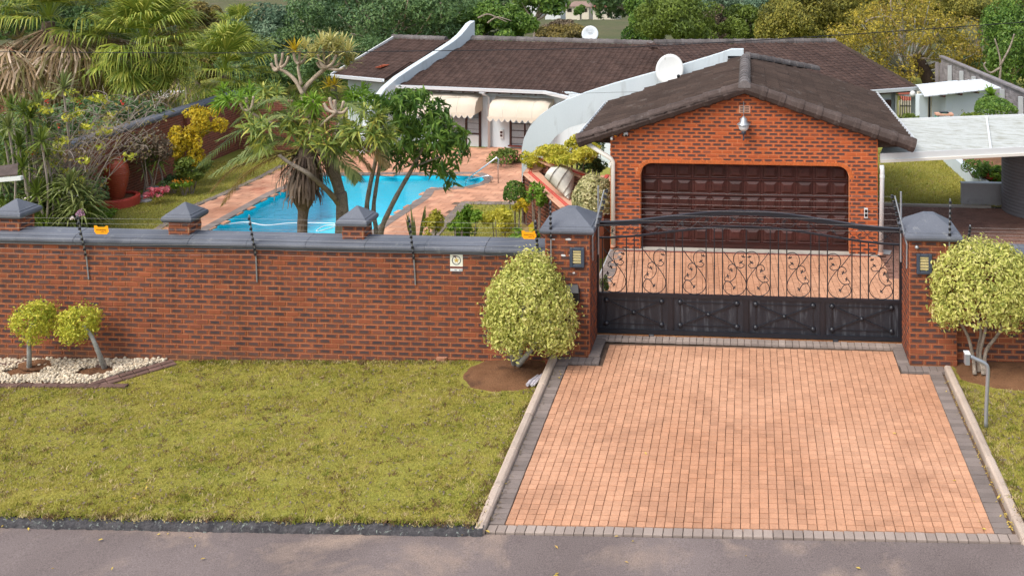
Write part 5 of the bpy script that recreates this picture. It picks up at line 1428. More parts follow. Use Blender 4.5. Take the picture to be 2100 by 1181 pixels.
ridge_px(onplane(808, 77.5, wpl), onplane(915, 81.5, wpl), 7, .14)
ridge_px(onplane(1345, 89, rpl), onplane(1713, 86, rpl), 21, .15)
ridge_px(onplane(1713, 87, rpl), onplane(1878, 181, rpl), 15, .10, 'roof_g', 'hip_tile')
def gut(p, q, name='gutter', out=None):
    d = (q - p).normalized(); o = out or Vector((d.y, -d.x, 0)); m = MB(); m.sweep([(-.02, -.10), (.10, -.10), (.13, .02), (.11, .02), (.085, -.075), (0, -.075), (0, .02), (-.02, .02)], p + o * .07 + Z_ * .06, q + o * .07 + Z_ * .06, outv=o); m.build(name, M['gutter'], hs_)
gut(eL, eK); gut(eK, eK + (eR - eK) * .7); gut(wL, wK); gut(gL - (gR - gL) * .5, gR)
a, b2 = onplane(680, 156, wpl), onplane(808, 79, wpl); MB().beam(a, b2, .06, .22).build('barge_board', M['whitepaint'], hs_)
a, b2 = onplane(1713, 86.5, rpl), onplane(1880, 182, rpl)
# front walls under the eave
nrm1 = Vector(((eK - eL).y, -(eK - eL).x, 0)).normalized(); nrm2 = Vector(((eR - eK).y, -(eR - eK).x, 0)).normalized()
W0, W1 = eL - nrm1 * .45, eK - nrm1 * .45 + (eK - eL).normalized() * .15
W2 = W1 + (eR - eK).normalized() * 5.2
def wall_seg(p, q, z0, z1, th=.22, name='wall', mat='white'):
    d = (q - p).normalized(); n = Vector((d.y, -d.x, 0)); a = Vector((p.x, p.y, z0)); b2 = Vector((q.x, q.y, z0))
    MB().prism([a, b2, b2 - n * th, a - n * th], (0, 0, z1 - z0)).build(name, M[mat], hs_)
wall_seg(W0, W1, GZ, 1.0); wall_seg(W1, W2, GZ, 1.0)
def on_v(px, py, P, Q, off=0.0):
    d = (Q - P).normalized(); n = Vector((d.y, -d.x, 0)); pl = (P + n * off, n); return onplane(px, py, pl)
d1_ = (W1 - W0).normalized(); n1_ = Vector((d1_.y, -d1_.x, 0))
def wbox(p0, p1, P, Q, out0, out1, name, mat, parent):
    """box on a wall between two picture corners"""
    d = (Q - P).normalized(); n = Vector((d.y, -d.x, 0)); a = on_v(*p0, P, Q); b2 = on_v(*p1, P, Q)
    s0, s1 = (a - P).dot(d), (b2 - P).dot(d); z0, z1 = min(a.z, b2.z), max(a.z, b2.z); B = Vector((P.x, P.y, 0))
    m = MB(); m.prism([B + d * s0 + n * out0 + Z_ * z0, B + d * s1 + n * out0 + Z_ * z0, B + d * s1 + n * out1 + Z_ * z0, B + d * s0 + n * out1 + Z_ * z0], (0, 0, z1 - z0)); return m.build(name, M[mat], parent)
def window(x0, y0, x1, y1, P, Q, cols, rows, label=None, sill=True, cur=True):
    f = wbox((x0, y0), (x1, y1), P, Q, .004, .02, 'window', 'curtain' if cur else 'glass', hs_)
    if label: f['label'] = label
    g = wbox((x0, y0), (x1, y1), P, Q, .024, .03, 'pane', 'glass', f)
    gm = bpy.data.materials.get('pane_clear') or None
    wd, ht = x1 - x0, y1 - y0
    for x in (x0, x1 - 4): wbox((x, y0), (x + 4, y1), P, Q, .0, .06, 'frame', 'frame', f)
    for y in (y0, y1 - 3.5): wbox((x0, y), (x1, y + 3.5), P, Q, .0, .058, 'frame', 'frame', f)
    for c in range(1, cols): x = x0 + wd * c / cols; wbox((x - 1.5, y0), (x + 1.5, y1), P, Q, .0, .052, 'frame', 'frame', f)
    for r in range(1, rows): y = y0 + ht * r / rows; wbox((x0, y - .8), (x1, y + .8), P, Q, .0, .045, 'glazing_bar', 'frame', f)
    if sill: wbox((x0 - 2, y1), (x1 + 2, y1 + 6), P, Q, .0, .12, 'sill', 'sill', f)
    return f
# see-through pane: thin grey reflective sheet in front of curtains
b = NB('pane_clear'); tp = b.n('ShaderNodeBsdfTransparent'); tp.inputs[0].default_value = (.93, .95, .96, 1); gl = b.n('ShaderNodeBsdfGlossy'); gl.inputs['Roughness'].default_value = .05
lw_ = b.n('ShaderNodeFresnel'); lw_.inputs['IOR'].default_value = 1.5; mx = b.n('ShaderNodeMixShader'); b.l(lw_.outputs[0], mx.inputs[0]); b.l(tp.outputs[0], mx.inputs[1]); b.l(gl.outputs[0], mx.inputs[2]); b.l(mx.outputs[0], b.out.inputs['Surface']); M['glass'] = b.m
window(1046, 226, 1108, 297, W0, W1, 2, 5)
d_ = wbox((898, 226), (986, 321), W0, W1, .004, .02, 'sliding_door', 'curtain', hs_); wbox((898, 226), (986, 321), W0, W1, .024, .03, 'pane', 'glass', d_)
for x in (896, 925, 955, 983): wbox((x, 226), (x + 4, 321), W0, W1, 0, .06, 'frame', 'frame' if x > 950 else 'whitepaint', d_)
for y in (228, 240, 252, 264): wbox((957, y), (984, y + 1.6), W0, W1, 0, .05, 'glazing_bar', 'frame', d_)
wbox((957, 272), (984, 276), W0, W1, 0, .055, 'mid_rail', 'frame', d_); wbox((957, 277), (984, 320), W0, W1, .03, .04, 'lower_panel', 'whitepaint', d_)
def awning(x0, x1, ytop, P, Q, ht, out, label):
    d = (Q - P).normalized(); n = Vector((d.y, -d.x, 0)); a = on_v(x0, ytop, P, Q); b2 = on_v(x1, ytop + (x1 - x0) * .055, P, Q); z = a.z - .02; L = (b2 - a).dot(d); A = Vector((a.x, a.y, z)) + n * .02
    t = thing('awning', label, 'awning', A, 'canvas awnings on the house front')
    prof = [(0, 0), (.25 * out, -.015), (.55 * out, -.06), (.80 * out, -.20 * ht), (.95 * out, -.48 * ht), (out, -.82 * ht)]
    V = []; F = []; k = len(prof); NX = 12
    for i in range(NX + 1):
        e = min(i, NX - i); sag = .012 * math.sin(i * 1.7)
        for (o_, zz) in prof:
            rnd_ = (1 - .12 * (1 if e == 0 else 0)); V.append(A + d * (L * i / NX) + n * o_ * rnd_ + Z_ * (zz - sag - (.05 if e == 0 and o_ > 0 else 0)))
    for i in range(NX):
        for j in range(k - 1): F.append((i * k + j, i * k + j + 1, (i + 1) * k + j + 1, (i + 1) * k + j))
    obj('canopy', mesh_from('canopy', V, F, smooth=True), M['awning'], t)
    for i in (0, NX):
        m = MB(); m.add([V[i * k + j] for j in range(k)] + [A + d * (L * i / NX) + Z_ * (-.82 * ht)], [tuple(range(k + 1))]); m.build('end_panel', M['awning'], t)
    for i in range(1, 4):
        m = MB(); x = L * i / 4; m.tube([A + d * x + n * (o_ + .004) + Z_ * (zz + .004) for o_, zz in prof], .008, 4); m.build('seam', M['cream'], t)
    nS = max(6, int(L / .24)); V = []; F = []
    for i in range(nS):
        for q in range(6):
            f = q / 5; x = L * (i + f) / nS; dz = .08 + .12 * math.sin(math.pi * f); V += [A + d * x + n * (out + .003) + Z_ * (-.80 * ht), A + d * x + n * (out + .006) + Z_ * (-.80 * ht - dz)]
    for i in range(nS):
        for q in range(5): s0 = (i * 6 + q) * 2; F.append((s0, s0 + 1, s0 + 3, s0 + 2))
    obj('scalloped_valance', mesh_from('valance', V, F), M['awning'], t)
    m = MB(); V2 = [Vector(v) + n * .004 for v in V]
    for i in range(0, len(V2) - 2, 2): m.beam(V2[i + 1], V2[i + 3], .012, .012)
    m.build('trim', M['greyink'], t)
awning(852, 990, 186, W0, W1, .80, .85, 'wide cream awning with scalloped edge over the glass door')
awning(1018, 1136, 197, W0, W1, .80, .85, 'shorter cream awning with scalloped edge over the window')
a = on_v(998, 196, W0, W1, .12); c_ = on_v(1003, 206, W0, W1, .12); t = thing('downpipe', 'pale downpipe on the house wall between the two awnings', 'downpipe', (c_.x, c_.y, GZ))
m = MB(); e0 = Vector((a.x, a.y, .9)) + n1_ * .38; m.tube([e0, e0 - Z_ * .08, Vector((c_.x, c_.y, .62)), Vector((c_.x, c_.y, GZ))], .055, 8); m.build('pipe', M['gutter'], t, True); m = MB(); m.obox(e0, d1_, n1_, Z_, .22, .16, .14); m.build('hopper', M['gutter'], t)
a = on_v(1029, 275, W0, W1, .03); t = thing('wall_lamp', 'small white wall light with two dark slots beside the shuttered window', 'wall lamp', a)
MB().obox(a, d1_, n1_, Z_, .15, .08, .34).build('body', M['whitepaint'], t)
for dz in (-.06, .07): MB().obox(a + n1_ * .045 + Z_ * dz, d1_, n1_, Z_, .10, .01, .09).build('slot', M['frame'], t)
for i in range(12):                                                   # rafter ends under the eave
    f = (i + .6) / 12.5; p = lerp(eL, eK, f) - nrm1 * .22 + Z_ * -.10; MB().obox(p, d1_, nrm1, Z_, .07, .40, .09).build('rafter_end', M['frame'], hs_)
# left wing wall with its small window, and walls of the right wing
wall_seg(wL - (wK - wL) * 0 + Vector((.5, .5, 0)), wK + Vector((.3, .5, 0)), GZ, 1.05)
RW0, RW1 = gL + Vector((-2, -.5, 0)), gR + Vector((-.75, .15, 0))
wall_seg(RW0, RW1, -1.2, 1.25)
window(1793, 207, 1826, 236, RW0, RW1, 2, 4)
d3 = (RW1 - RW0).normalized(); n3 = Vector((-d3.y, d3.x, 0)); wall_seg(RW1, RW1 + n3 * 5, -1.2, 1.25)
a = on_v(1838, 195, RW0, RW1, .1); m = MB(); m.tube([a + Z_ * .15 + Vector((.55, -.25, 0)), a + Vector((.5, -.25, .02)), a, Vector((a.x, a.y, -1.2))], .05, 8); t = thing('downpipe', 'grey white downpipe at the corner of the right wing', 'downpipe', (a.x, a.y, -1.2)); m.build('pipe', M['gutter'], t, True)
q = onz(1872, 193, 1.15); t = thing('floodlight', 'round white floodlight under the eave of the right wing', 'floodlight', q); MB().lathe([(.09, -.07), (.12, 0), (.11, .03), (.01, .04)], q, 12, 'y').build('lamp', M['whitepaint'], t, True); MB().tube([q, q + Vector((0, .1, .12))], .015, 5).build('arm', M['galv'], t)
# swept parapet fin between left wing and main roof
fd_ = (rL - eL); fl = fd_.length; fu = Vector((fd_.x, fd_.y, 0)).normalized(); fh = Vector((fd_.x, fd_.y, 0)).length; side = Vector((-fu.y, fu.x, 0)) * .28
def fin_pt(s, dz): return Vector((eL.x, eL.y, 0)) + fu * (s * fh) + Z_ * (.95 + 1.45 * s + dz)
top = [(-.42, -1.6), (-.36, -.55), (-.27, -.02), (-.15, .26), (0, .38), (.2, .40), (.5, .40), (.75, .42), (.86, .50), (.93, .62), (.99, .74), (1.06, .74)]
bot = [(1.06, -1.5), (0, -2.3), (-.42, -1.72)]
t = MB().prism([fin_pt(s, dz) + side * -.1 for s, dz in top + bot], side).build('parapet_fin', M['white'], hs_); bev(t, .02)
# swept white buttress wall beside the garage
FY2 = 27.45
out_px = [(1070, 372), (1070, 305), (1075, 282), (1087, 259), (1106, 238), (1130, 221), (1160, 206.5), (1200, 191), (1260, 172), (1330, 152.5), (1400, 133.5), (1452, 118), (1480, 109), (1500, 102), (1525, 102)]
in_px = [(1525, 165), (1440, 196), (1300, 228), (1228, 247), (1195, 254), (1165, 263), (1142, 278), (1126, 297), (1117, 320), (1113, 372)]
A = [ony(x, y, FY2) for x, y in out_px]; B = [ony(x, y, FY2) for x, y in in_px]
A[0].z = GZ; B[-1].z = GZ
MB().prism(A + B, (0, .26, 0)).build('swept_wall', M['white'], hs_)
m = MB(); c = ony(1508, 118, FY2 - .03); m.obox(c, X_, Y_, Z_, .42, .03, .07); m.obox(c - Z_ * .16, X_, Y_, Z_, .05, .03, .3); m.build('pipe_bracket', M['black'], hs_)
# satellite dishes
def dish(c, rad, aim, label, mat, feed=True, text=None, mast=None, sq=1.0):
    t = thing('satellite_dish', label, 'satellite dish', c - Z_ * rad); q = Vector(aim).normalized().to_track_quat('Z', 'Y'); V = []; F = []; n = 28; rings = 5
    V.append(q @ Vector((0, 0, -.16 * rad)))
    for k in range(1, rings + 1):
        for i in range(n): a = 6.2832 * i / n; f = k / rings; V.append(q @ Vector((math.cos(a) * rad * f * sq, math.sin(a) * rad * f, (-.16 + .16 * f * f) * rad)))
    F += [(0, 1 + i, 1 + (i + 1) % n) for i in range(n)]
    for k in range(rings - 1): F += [(1 + k * n + i, 1 + (k + 1) * n + i, 1 + (k + 1) * n + (i + 1) % n, 1 + k * n + (i + 1) % n) for i in range(n)]
    nb = len(V); back = [v - q @ Vector((0, 0, .03 * rad)) for v in V]; Fb = [tuple(i + nb for i in f[::-1]) for f in F]
    e = 1 + (rings - 1) * n; rim = [(e + i, nb + e + i, nb + e + (i + 1) % n, e + (i + 1) % n) for i in range(n)]
    obj('reflector', mesh_from('reflector', [v + c for v in V + back], F + Fb + rim, smooth=True), M[mat], t)
    m = MB(); m.tube([c - q @ Vector((0, 0, .2 * rad)), c - q @ Vector((0, 0, .35 * rad)) - Z_ * .1, mast or (c - Z_ * rad * 1.3)], .03, 6); m.build('mast', M['galv'], t)
    if feed:
        f0 = c + q @ Vector((rad * .5, -rad * .8, .05)); f1 = c + q @ Vector((rad * .75, -rad * .55, rad * .75)); m = MB(); m.tube([f0, f1], .022, 5); m.build('feed_arm', M['black'], t); m = MB(); m.ball(f1, .05, 7, 5); m.build('feed_horn', M['black'], t)
    if text:
        cu = bpy.data.curves.new('lettering', 'FONT'); cu.body = text; cu.size = rad * .34; cu.align_x = 'CENTER'; cu.materials.append(M['greyink'])
        to = bpy.data.objects.new('lettering', cu); to.location = c + q @ Vector((-.05 * rad, .32 * rad, .03)); to.rotation_euler = q.to_euler(); text_mesh(to, t)
        m = MB(); cc = c + q @ Vector((0, .16 * rad, .0)); m.obox(cc, q @ X_, q @ Y_, q @ Z_, rad * .45, rad * .07, .012); m.build('small_print', M['greyink'], t)
    return t
dish(ony(1373, 143, FY2 - .35), .44, (-.12, -1, .35), 'large stained satellite dish fixed to the swept white wall', 'dish', mast=ony(1378, 172, FY2), sq=.9)
dc = onplane(1211, 86, mpl) + Vector((-.08, .35, .30)); dish(dc, .365, (.05, -1, .30), 'smaller clean satellite dish with grey lettering behind the main ridge', 'dish2', feed=False, text='ELLIES')
# curved braai corner with pink coping and a canvas cover
bz = onz(1112, 335, 1.15); P0 = ony(1112, 333, 25.4); P1 = ony(1212, 428, 22.9); P2 = ony(1244, 402, 24.6)
br = thing('braai_corner', 'brick garden corner with sloping pink coping and red edging strips', 'garden structure', (P0.x, P0.y, -1.0))
def sloped_wall(a, b2, z0, th, name, full=True):
    d = Vector((b2.x - a.x, b2.y - a.y, 0)); L = d.length; d.normalize(); n = Vector((d.y, -d.x, 0))
    m = MB(); m.prism([Vector((a.x, a.y, z0)), Vector((b2.x, b2.y, z0)), b2, a], -n * th); m.build('mortar', M['mortar_old'], br)
    def sp(z):
        f = (a.z - z) / (a.z - b2.z + 1e-6); return [(0.0, max(min(L, L * f), 0))] if f > .05 else []
    def sp2(z): return [(0, L)] if z < b2.z - .04 else sp(z)
    bricks(br, (a.x, a.y, 0), d, L, z0, a.z, M['brick_dk'], spans=sp2, limit=150)
    off = -n * th
    m = MB(); up = Vector((0, 0, .05)); m.prism([a + n * .05 - Z_ * .02, b2 + n * .05 - Z_ * .02, b2 + off - n * .05 - Z_ * .02, a + off - n * .05 - Z_ * .02], up); bev(m.build('coping', M['pinkplaster'], br), .015)
    for k in (.30, .46):
        m = MB(); m.tube([a - n * th * k + Z_ * .035, lerp(a, b2, .5) - n * th * k + Z_ * .035, b2 - n * th * k + Z_ * .035], .022, 5); m.build('red_strip', M['redpaint'], br)
    return n
A1, B1 = ony(1076, 358, 25.3), ony(1153, 427, 23.3); A2, B2 = ony(1102, 331, 25.75), ony(1193, 364, 25.0)
na = sloped_wall(A1, B1, -1.35, .36, 'left'); nb_ = sloped_wall(A2, B2, -1.0, .26, 'back')
c1, c2 = A1 - na * .40, A2 - nb_ * .02
bev(MB().prism([A1 + na * .05, c1, A2 - nb_ * .28 + Vector((.3, 0, .0)), A2 - nb_ * .28 - Vector((.05, 0, 0)), A2 + Vector((-.10, 0, 0))], (0, 0, .05)).build('coping', M['pinkplaster'], br), .012)
for k in (.30, .46):
    MB().tube([A1 - na * .36 * k + Z_ * .035, lerp(A1 - na * .36 * k, A2 - nb_ * .26 * k, .6) + Vector((-.05, .05, .07)), A2 - nb_ * .26 * k + Z_ * .06], .022, 5).build('red_strip', M['redpaint'], br)
MB().prism([Vector((A1.x, A1.y, -1.35)), Vector((A2.x - .05, A2.y + .2, -1.35)), A2 + Vector((-.05, .2, -.02)), A1 - Z_ * .02], (.3, .1, 0)).build('pier', M['mortar_old'], br)
bricks(br, (A2.x - .06, A2.y + .2, 0), Vector((A1.x - A2.x, A1.y - A2.y - .2, 0)), math.hypot(A1.x - A2.x, A1.y - A2.y - .2), -1.35, A1.z - .03, M['brick_dk'], limit=60)
q0, q1 = ony(1246, 362, 25.2), ony(1222, 397, 24.2)
MB().beam(q0, q1, .34, .06).build('side_coping', M['pinkplaster'], br); MB().beam(q0 + Z_ * .04, q1 + Z_ * .04, .10, .03).build('red_strip', M['redpaint'], br)
MB().prism([q0 - Z_ * .03, q1 - Z_ * .03, Vector((q1.x, q1.y, -1)), Vector((q0.x, q0.y, -1))], (.2, 0, 0)).build('side_wall', M['brick_dk'], br)
cv = thing('canvas_cover', 'folded off white canvas cover with dark ribs inside the brick corner', 'cover', ony(1150, 400, 23.9))
arcs = [[(1131, 342), (1122, 352), (1116, 363)], [(1150, 338), (1134, 356), (1126, 374)], [(1168, 344), (1152, 366), (1140, 388)], [(1178, 356), (1166, 380), (1155, 398)], [(1177, 378), (1173, 392), (1160, 404)], [(1172, 400), (1171, 405), (1167, 408)]]
V = []; k = 7
for i, a in enumerate(arcs):
    pts = smoothpath([ony(a[0][0], a[0][1], 24.75), ony(a[1][0], a[1][1], 23.75 + .05 * i), ony(a[2][0], a[2][1], 24.0 - .06 * i)], 3); V += pts
F = [(i * k + j, i * k + j + 1, (i + 1) * k + j + 1, (i + 1) * k + j) for i in range(len(arcs) - 1) for j in range(k - 1)]
o = obj('canvas', mesh_from('canvas', V, F, smooth=True), M['canvas'], cv); s_ = o.modifiers.new('thick', 'SOLIDIFY'); s_.thickness = .02
for i in (1, 2, 3, 4): m = MB(); m.tube([V[i * k + j] + Vector((0, -.012, .008)) for j in range(k)], .009, 4); m.build('rib', M['bark'], cv)

# neighbours on the left, shed and yard on the right
nb = thing('neighbour_house', 'neighbour house with red tiled roof behind the big palm on the left', 'house', (-30, 42, GZ))
nL, nR, nT = ond(-90, 246, 38), ond(64, 226, 39.5), ond(40, 96, 44)
npl = plane3(nL, nR, nT)
slope_px(nb, nL, nR, nT, [(-90, 246), (64, 226), (62, 150), (22, 98), (-90, 98)], M['redroof'], limit=200, pu=.33, pv=.38)
MB().beam(nL - Z_ * .08, nR - Z_ * .08, .05, .2).build('fascia', M['whitepaint'], nb)
MB().prism([nL + Vector((0, .4, -3)), nR + Vector((-.4, .4, -3)), nR + Vector((-.4, .4, -.1)), nL + Vector((0, .4, -.1))], (0, .2, 0)).build('wall', M['palegreen'], nb)
a, b2 = ond(238, 262, 40), ond(292, 216, 40); t = thing('neighbour_garage', 'white neighbour garage glimpsed between palm and wall', 'garage', (a.x, a.y, GZ)); MB().box((a.x, a.y, GZ), (b2.x, a.y + 3, b2.z)).build('wall', M['whitepaint'], t); MB().box((a.x - .2, a.y - .3, b2.z), (b2.x + .2, a.y + 3.2, b2.z + .1)).build('roof', M['cream'], t); MB().box((a.x + .2, a.y - .02, GZ), (b2.x - .2, a.y, b2.z - .35)).build('door', M['frame'], t)
a, b2 = ond(330, 240, 42), ond(366, 198, 42); t = thing('plank_fence', 'cream vertical board fence between the two green fan palms', 'fence', (a.x, a.y, GZ))
for i in range(9): x = lerp(a.x, b2.x, i / 9); MB().box((x, a.y, GZ), (x + (b2.x - a.x) / 9 - .015, a.y + .03, b2.z)).build('board', M['cream'], t)
c0 = ond(-40, 372, 24.5); c1 = ond(45, 365, 24.5); t = thing('roof_corner', 'corner of a small brown roof with white gutter at the left edge', 'roof', (c0.x, c0.y, GZ))
MB().beam(c0, c1, .10, .10).build('gutter', M['whitepaint'], t); MB().prism([c0 + Z_ * .06, c1 + Vector((-.12, 0, .06)), c1 + Vector((-.5, .5, .20)), c0 + Vector((0, .5, .22))], (0, 0, .04)).build('roof', M['verge'], t)
MB().beam(c0 + Vector((-.3, .3, 0)), Vector((c0.x - .3, c0.y + .3, GZ)), .08, .08, (0, 1, 0)).build('post', M['bark'], t)

S = [ond(1879, 187, 36.2), ond(1896, 199.5, 34.6), ond(2053, 182, 35.6), ond(2011, 164, 38.2), ond(1887, 175, 38.0)]
S = [Vector((p.x, p.y, p.z)) for p in S]
sh = thing('shed', 'small white shed with a flat pale sheet roof at the back of the right yard', 'shed', (S[1].x, S[1].y, -1))
zr = S[1].z
R0, R1, R2, R3 = onz(1896, 199.5, zr), onz(2053, 182, zr + .12), onz(2012, 164, zr + .22), onz(1880, 175.5, zr + .12)
m = MB(); m.prism([R0, R1, R2, R3], (0, 0, .03)); m.build('roof_sheet', M['sheet2'], sh)
for k in range(1, 10):
    a = lerp(R0, R1, k / 10); b2 = lerp(R3, R2, k / 10); MB().beam(a + Z_ * .035, b2 + Z_ * .035, .05, .02).build('sheet_rib', M['sheet2'], sh)
sd_ = (R1 - R0).normalized(); sn = Vector((sd_.y, -sd_.x, 0))
a = R0 + sd_ * 1.15 - sn * .35; b2 = R1 - sd_ * .1 - sn * .35
MB().prism([Vector((a.x, a.y, -1.1)), Vector((b2.x, b2.y, -1.1)), b2 - Z_ * .05, a - Z_ * .05], -sn * 2.2).build('wall', M['white'], sh)
a2 = R0 + sd_ * .2 - sn * .6; MB().prism([Vector((a2.x, a2.y, -1.1)), Vector((a2.x, a2.y, -1.1)) + sd_ * .35, a2 + sd_ * .35 - Z_ * .05, a2 - Z_ * .05], -sn * .25).build('wall', M['white'], sh)
a3 = R0 + sd_ * .56 - sn * 1.2; MB().prism([Vector((a3.x, a3.y, -1.1)), Vector((a3.x, a3.y, -1.1)) + sd_ * .6, a3 + sd_ * .6 - Z_ * .05, a3 - Z_ * .05], -sn * .1).build('door', M['farwall'], sh)
MB().beam(a2 + sd_ * .42 - Z_ * .05, Vector((a2.x, a2.y, -1.1)) + sd_ * .42, .06, .06, (0, 1, 0)).build('post', M['iron'], sh)
for k in range(4): q = lerp(R0, R1, .25 + k * .22) - Z_ * .05; MB().obox(q - sn * .15, sd_, sn, Z_, .06, .4, .07).build('rafter_end', M['frame'], sh)
rw = thing('block_wall', 'grey block boundary wall with pale concrete posts on the right', 'wall', (12, 40, -1))
T0, T1 = onz(1930, 117, 1.3), onz(2108, 192, 1.3); td = (T1 - T0).normalized(); tn = Vector((td.y, -td.x, 0)); TL = (T1 - T0).length + 3
MB().prism([Vector((T0.x, T0.y, -1.2)), Vector((T0.x, T0.y, -1.2)) + td * TL, Vector((T0.x, T0.y, 1.3)) + td * TL, T0], -tn * .15).build('mortar', M['greybrick'], rw)
bricks(rw, (T0.x, T0.y, 0), td, TL, -1.2, 1.28, M['greybrick'], pitch=.40, course=.155, limit=200, name='block')
MB().beam(T0 + Z_ * .03, T0 + td * TL + Z_ * .03, .22, .07).build('coping', M['greybrick'], rw)
for x, y in ((1950, 133), (1974, 144), (1999, 155), (2026, 168), (2058, 181), (2096, 196)):
    p = on_v(x, y, T0, T1, .06); MB().beam(Vector((p.x, p.y, p.z - .05)) + tn * .05, Vector((p.x, p.y, -1.2)) + tn * .05, .16, .13, (0, 1, 0)).build('concrete_post', M['postwhite'], rw)
a, b2 = ond(1918, 128, 46), ond(1952, 172, 46); t = thing('slab_fence', 'tall grey precast slab fence behind the leaning dark trunk', 'fence', (a.x, a.y, -1))
for i in range(4): x = lerp(a.x, b2.x, i / 4); MB().box((x, a.y, -1.3), (x + (b2.x - a.x) / 4 - .03, a.y + .06, a.z - .05 * i)).build('slab', M['greybrick'], t)
a, b2 = ond(1846, 195, 37.5), ond(1888, 248, 37.5); t = thing('railing', 'black steel railing between the right wing and the shed', 'railing', (a.x, a.y, -1))
for i in range(10): x = lerp(a.x, b2.x, i / 9); MB().box((x - .012, a.y, -1), (x + .012, a.y + .02, a.z)).build('bar', M['iron'], t)
for z in (a.z - .45, a.z - .9): MB().box((a.x, a.y - .005, z), (b2.x, a.y + .025, z + .04)).build('cross_rail', M['iron'], t)
a, b2 = ond(1843, 207, 40), ond(1892, 250, 40); t = thing('board_fence', 'cream board fence standing behind the black railing', 'fence', (a.x, a.y, -1))
for i in range(9): x = lerp(a.x, b2.x, i / 9); MB().box((x, a.y, -1.2), (x + (b2.x - a.x) / 9 - .03, a.y + .04, a.z)).build('board', M['farwall'], t)
a, b2 = ond(1838, 186, 48), ond(1892, 208, 46); t = thing('neighbour_roof', 'bit of orange red roof seen above the cream board fence', 'roof', (a.x, a.y, -1)); MB().prism([Vector((a.x, b2.y, b2.z)), b2, Vector((b2.x, a.y, a.z)), a], (0, 0, .05)).build('roof', M['redroof'], t); MB().box((a.x, b2.y + .3, -3), (b2.x, b2.y + .5, b2.z)).build('wall', M['farwall'], t)
a = ond(1936, 248, 31.5); t = thing('hose_reel', 'green garden hose coiled on a small stand behind the carport', 'hose reel', (a.x, a.y, -.9))
for k in range(7):
    m = MB(); rr = .30 + .012 * (k % 3); m.tube([a + Vector((math.cos(q * .3) * rr, (k - 3) * .035, math.sin(q * .3) * rr - .05)) for q in range(12)], .022, 5); m.build('hose_coil', leaf_mat('hose_green', [(.03, .16, .12), (.05, .22, .17)], .4, 0) if k == 0 else bpy.data.materials['hose_green'], t)
MB().obox(a + Z_ * .22, X_, Y_, Z_, .55, .3, .06).build('top', M['pinkplaster'], t); MB().obox(a + Z_ * .27, X_, Y_, Z_, .26, .2, .05).build('handle', M['black'], t)
for s in (-.22, .22): MB().beam(a + Vector((s, 0, .2)), Vector((a.x + s * 1.3, a.y, -.95)), .04, .04, (0, 1, 0)).build('leg', M['galv'], t)

# far houses on the slope
def far_house(px0, px1, ypx_e, ypx_b, ypx_r, D, wall, roof, label, wins=4):
    a, b2 = ond(px0, ypx_b, D), ond(px1, ypx_e, D); r = ond((px0 + px1) / 2, ypx_r, D + 5); t = thing('far_house', label, 'house', (a.x, a.y, a.z - 2))
    MB().box((a.x, a.y, a.z - 3), (b2.x, a.y + 9, b2.z)).build('wall', M[wall], t)
    ov = .5; m = MB(); m.add([(a.x - ov, a.y - ov, b2.z), (b2.x + ov, a.y - ov, b2.z), (b2.x + ov, a.y + 9.5, b2.z), (a.x - ov, a.y + 9.5, b2.z), (a.x + (b2.x - a.x) * .22, a.y + 4.5, r.z), (b2.x - (b2.x - a.x) * .22, a.y + 4.5, r.z)], [(0, 1, 5, 4), (1, 2, 5), (2, 3, 4, 5), (3, 0, 4), (3, 2, 1, 0)]); m.build('roof', M[roof], t)
    for i in range(wins):
        x = a.x + (b2.x - a.x) * (i + .5) / wins; h = (b2.z - a.z); f = MB().box((x - .45, a.y - .06, a.z + h * .3), (x + .45, a.y - .01, a.z + h * .75)).build('window', M['frame'], t); MB().box((x - .38, a.y - .09, a.z + h * .34), (x + .38, a.y - .065, a.z + h * .71)).build('pane', M['glass'], f)
far_house(1118, 1150, 3, 22, -10, 215, 'whitepaint', 'redroof', 'white far house with red roof and a row of small windows', 5)
far_house(1160, 1208, 14, 30, 3, 200, 'farwall', 'brownroof', 'low far house with a broad brown roof beside a round tree', 3)
far_house(1216, 1262, 17, 44, 4, 190, 'farwall', 'redroof', 'cream far house with pinkish red roof and one dark window', 2)
far_house(1072, 1108, 2, 12, -8, 230, 'whitepaint', 'redroof', 'far house with bright red roof mostly behind the tree crown', 3)
far_house(418, 446, 8, 18, 2, 900, 'whitepaint', 'brownroof', 'tiny pale house on the distant hillside', 3)
far_house(640, 662, 4, 14, -2, 900, 'whitepaint', 'brownroof', 'tiny white house on the distant hillside seen through a tree gap', 3)
a = ond(1187, 45, 185); t = thing('chimney_stack', 'cream outdoor chimney standing on the slope below the far houses', 'chimney', a - Z_ * 2); MB().box((a.x - .6, a.y, a.z - 2.5), (a.x + .6, a.y + 1, a.z)).build('base', M['farwall'], t); MB().box((a.x - .4, a.y + .1, a.z), (a.x + .4, a.y + .9, a.z + 1.6)).build('stack', M['farwall'], t)
# overhead cables
def cable(P, D, r, label):
    pts = [ond(x, y, d) for (x, y), d in zip(P, D)]; m = MB(); m.tube(smoothpath(pts, 6), r, 5); o = m.build('overhead_cable', M['cable']); tag(o, label, 'cable')
cable([(-300, 104), (0, 107), (450, 109.5), (800, 106), (1160, 101), (1380, 93), (1700, 74), (2100, 46), (2500, 14)], [20, 19, 17.5, 16.5, 16, 15.6, 15.2, 15, 15], .007, 'dark overhead cable sagging across the whole roof line')
cable([(700, 214), (890, 203), (1060, 196), (1340, 188), (1560, 186), (1600, 186)], [26, 26, 26.2, 26.5, 26.8, 27], .004, 'thin grey cable crossing in front of the awnings towards the garage')

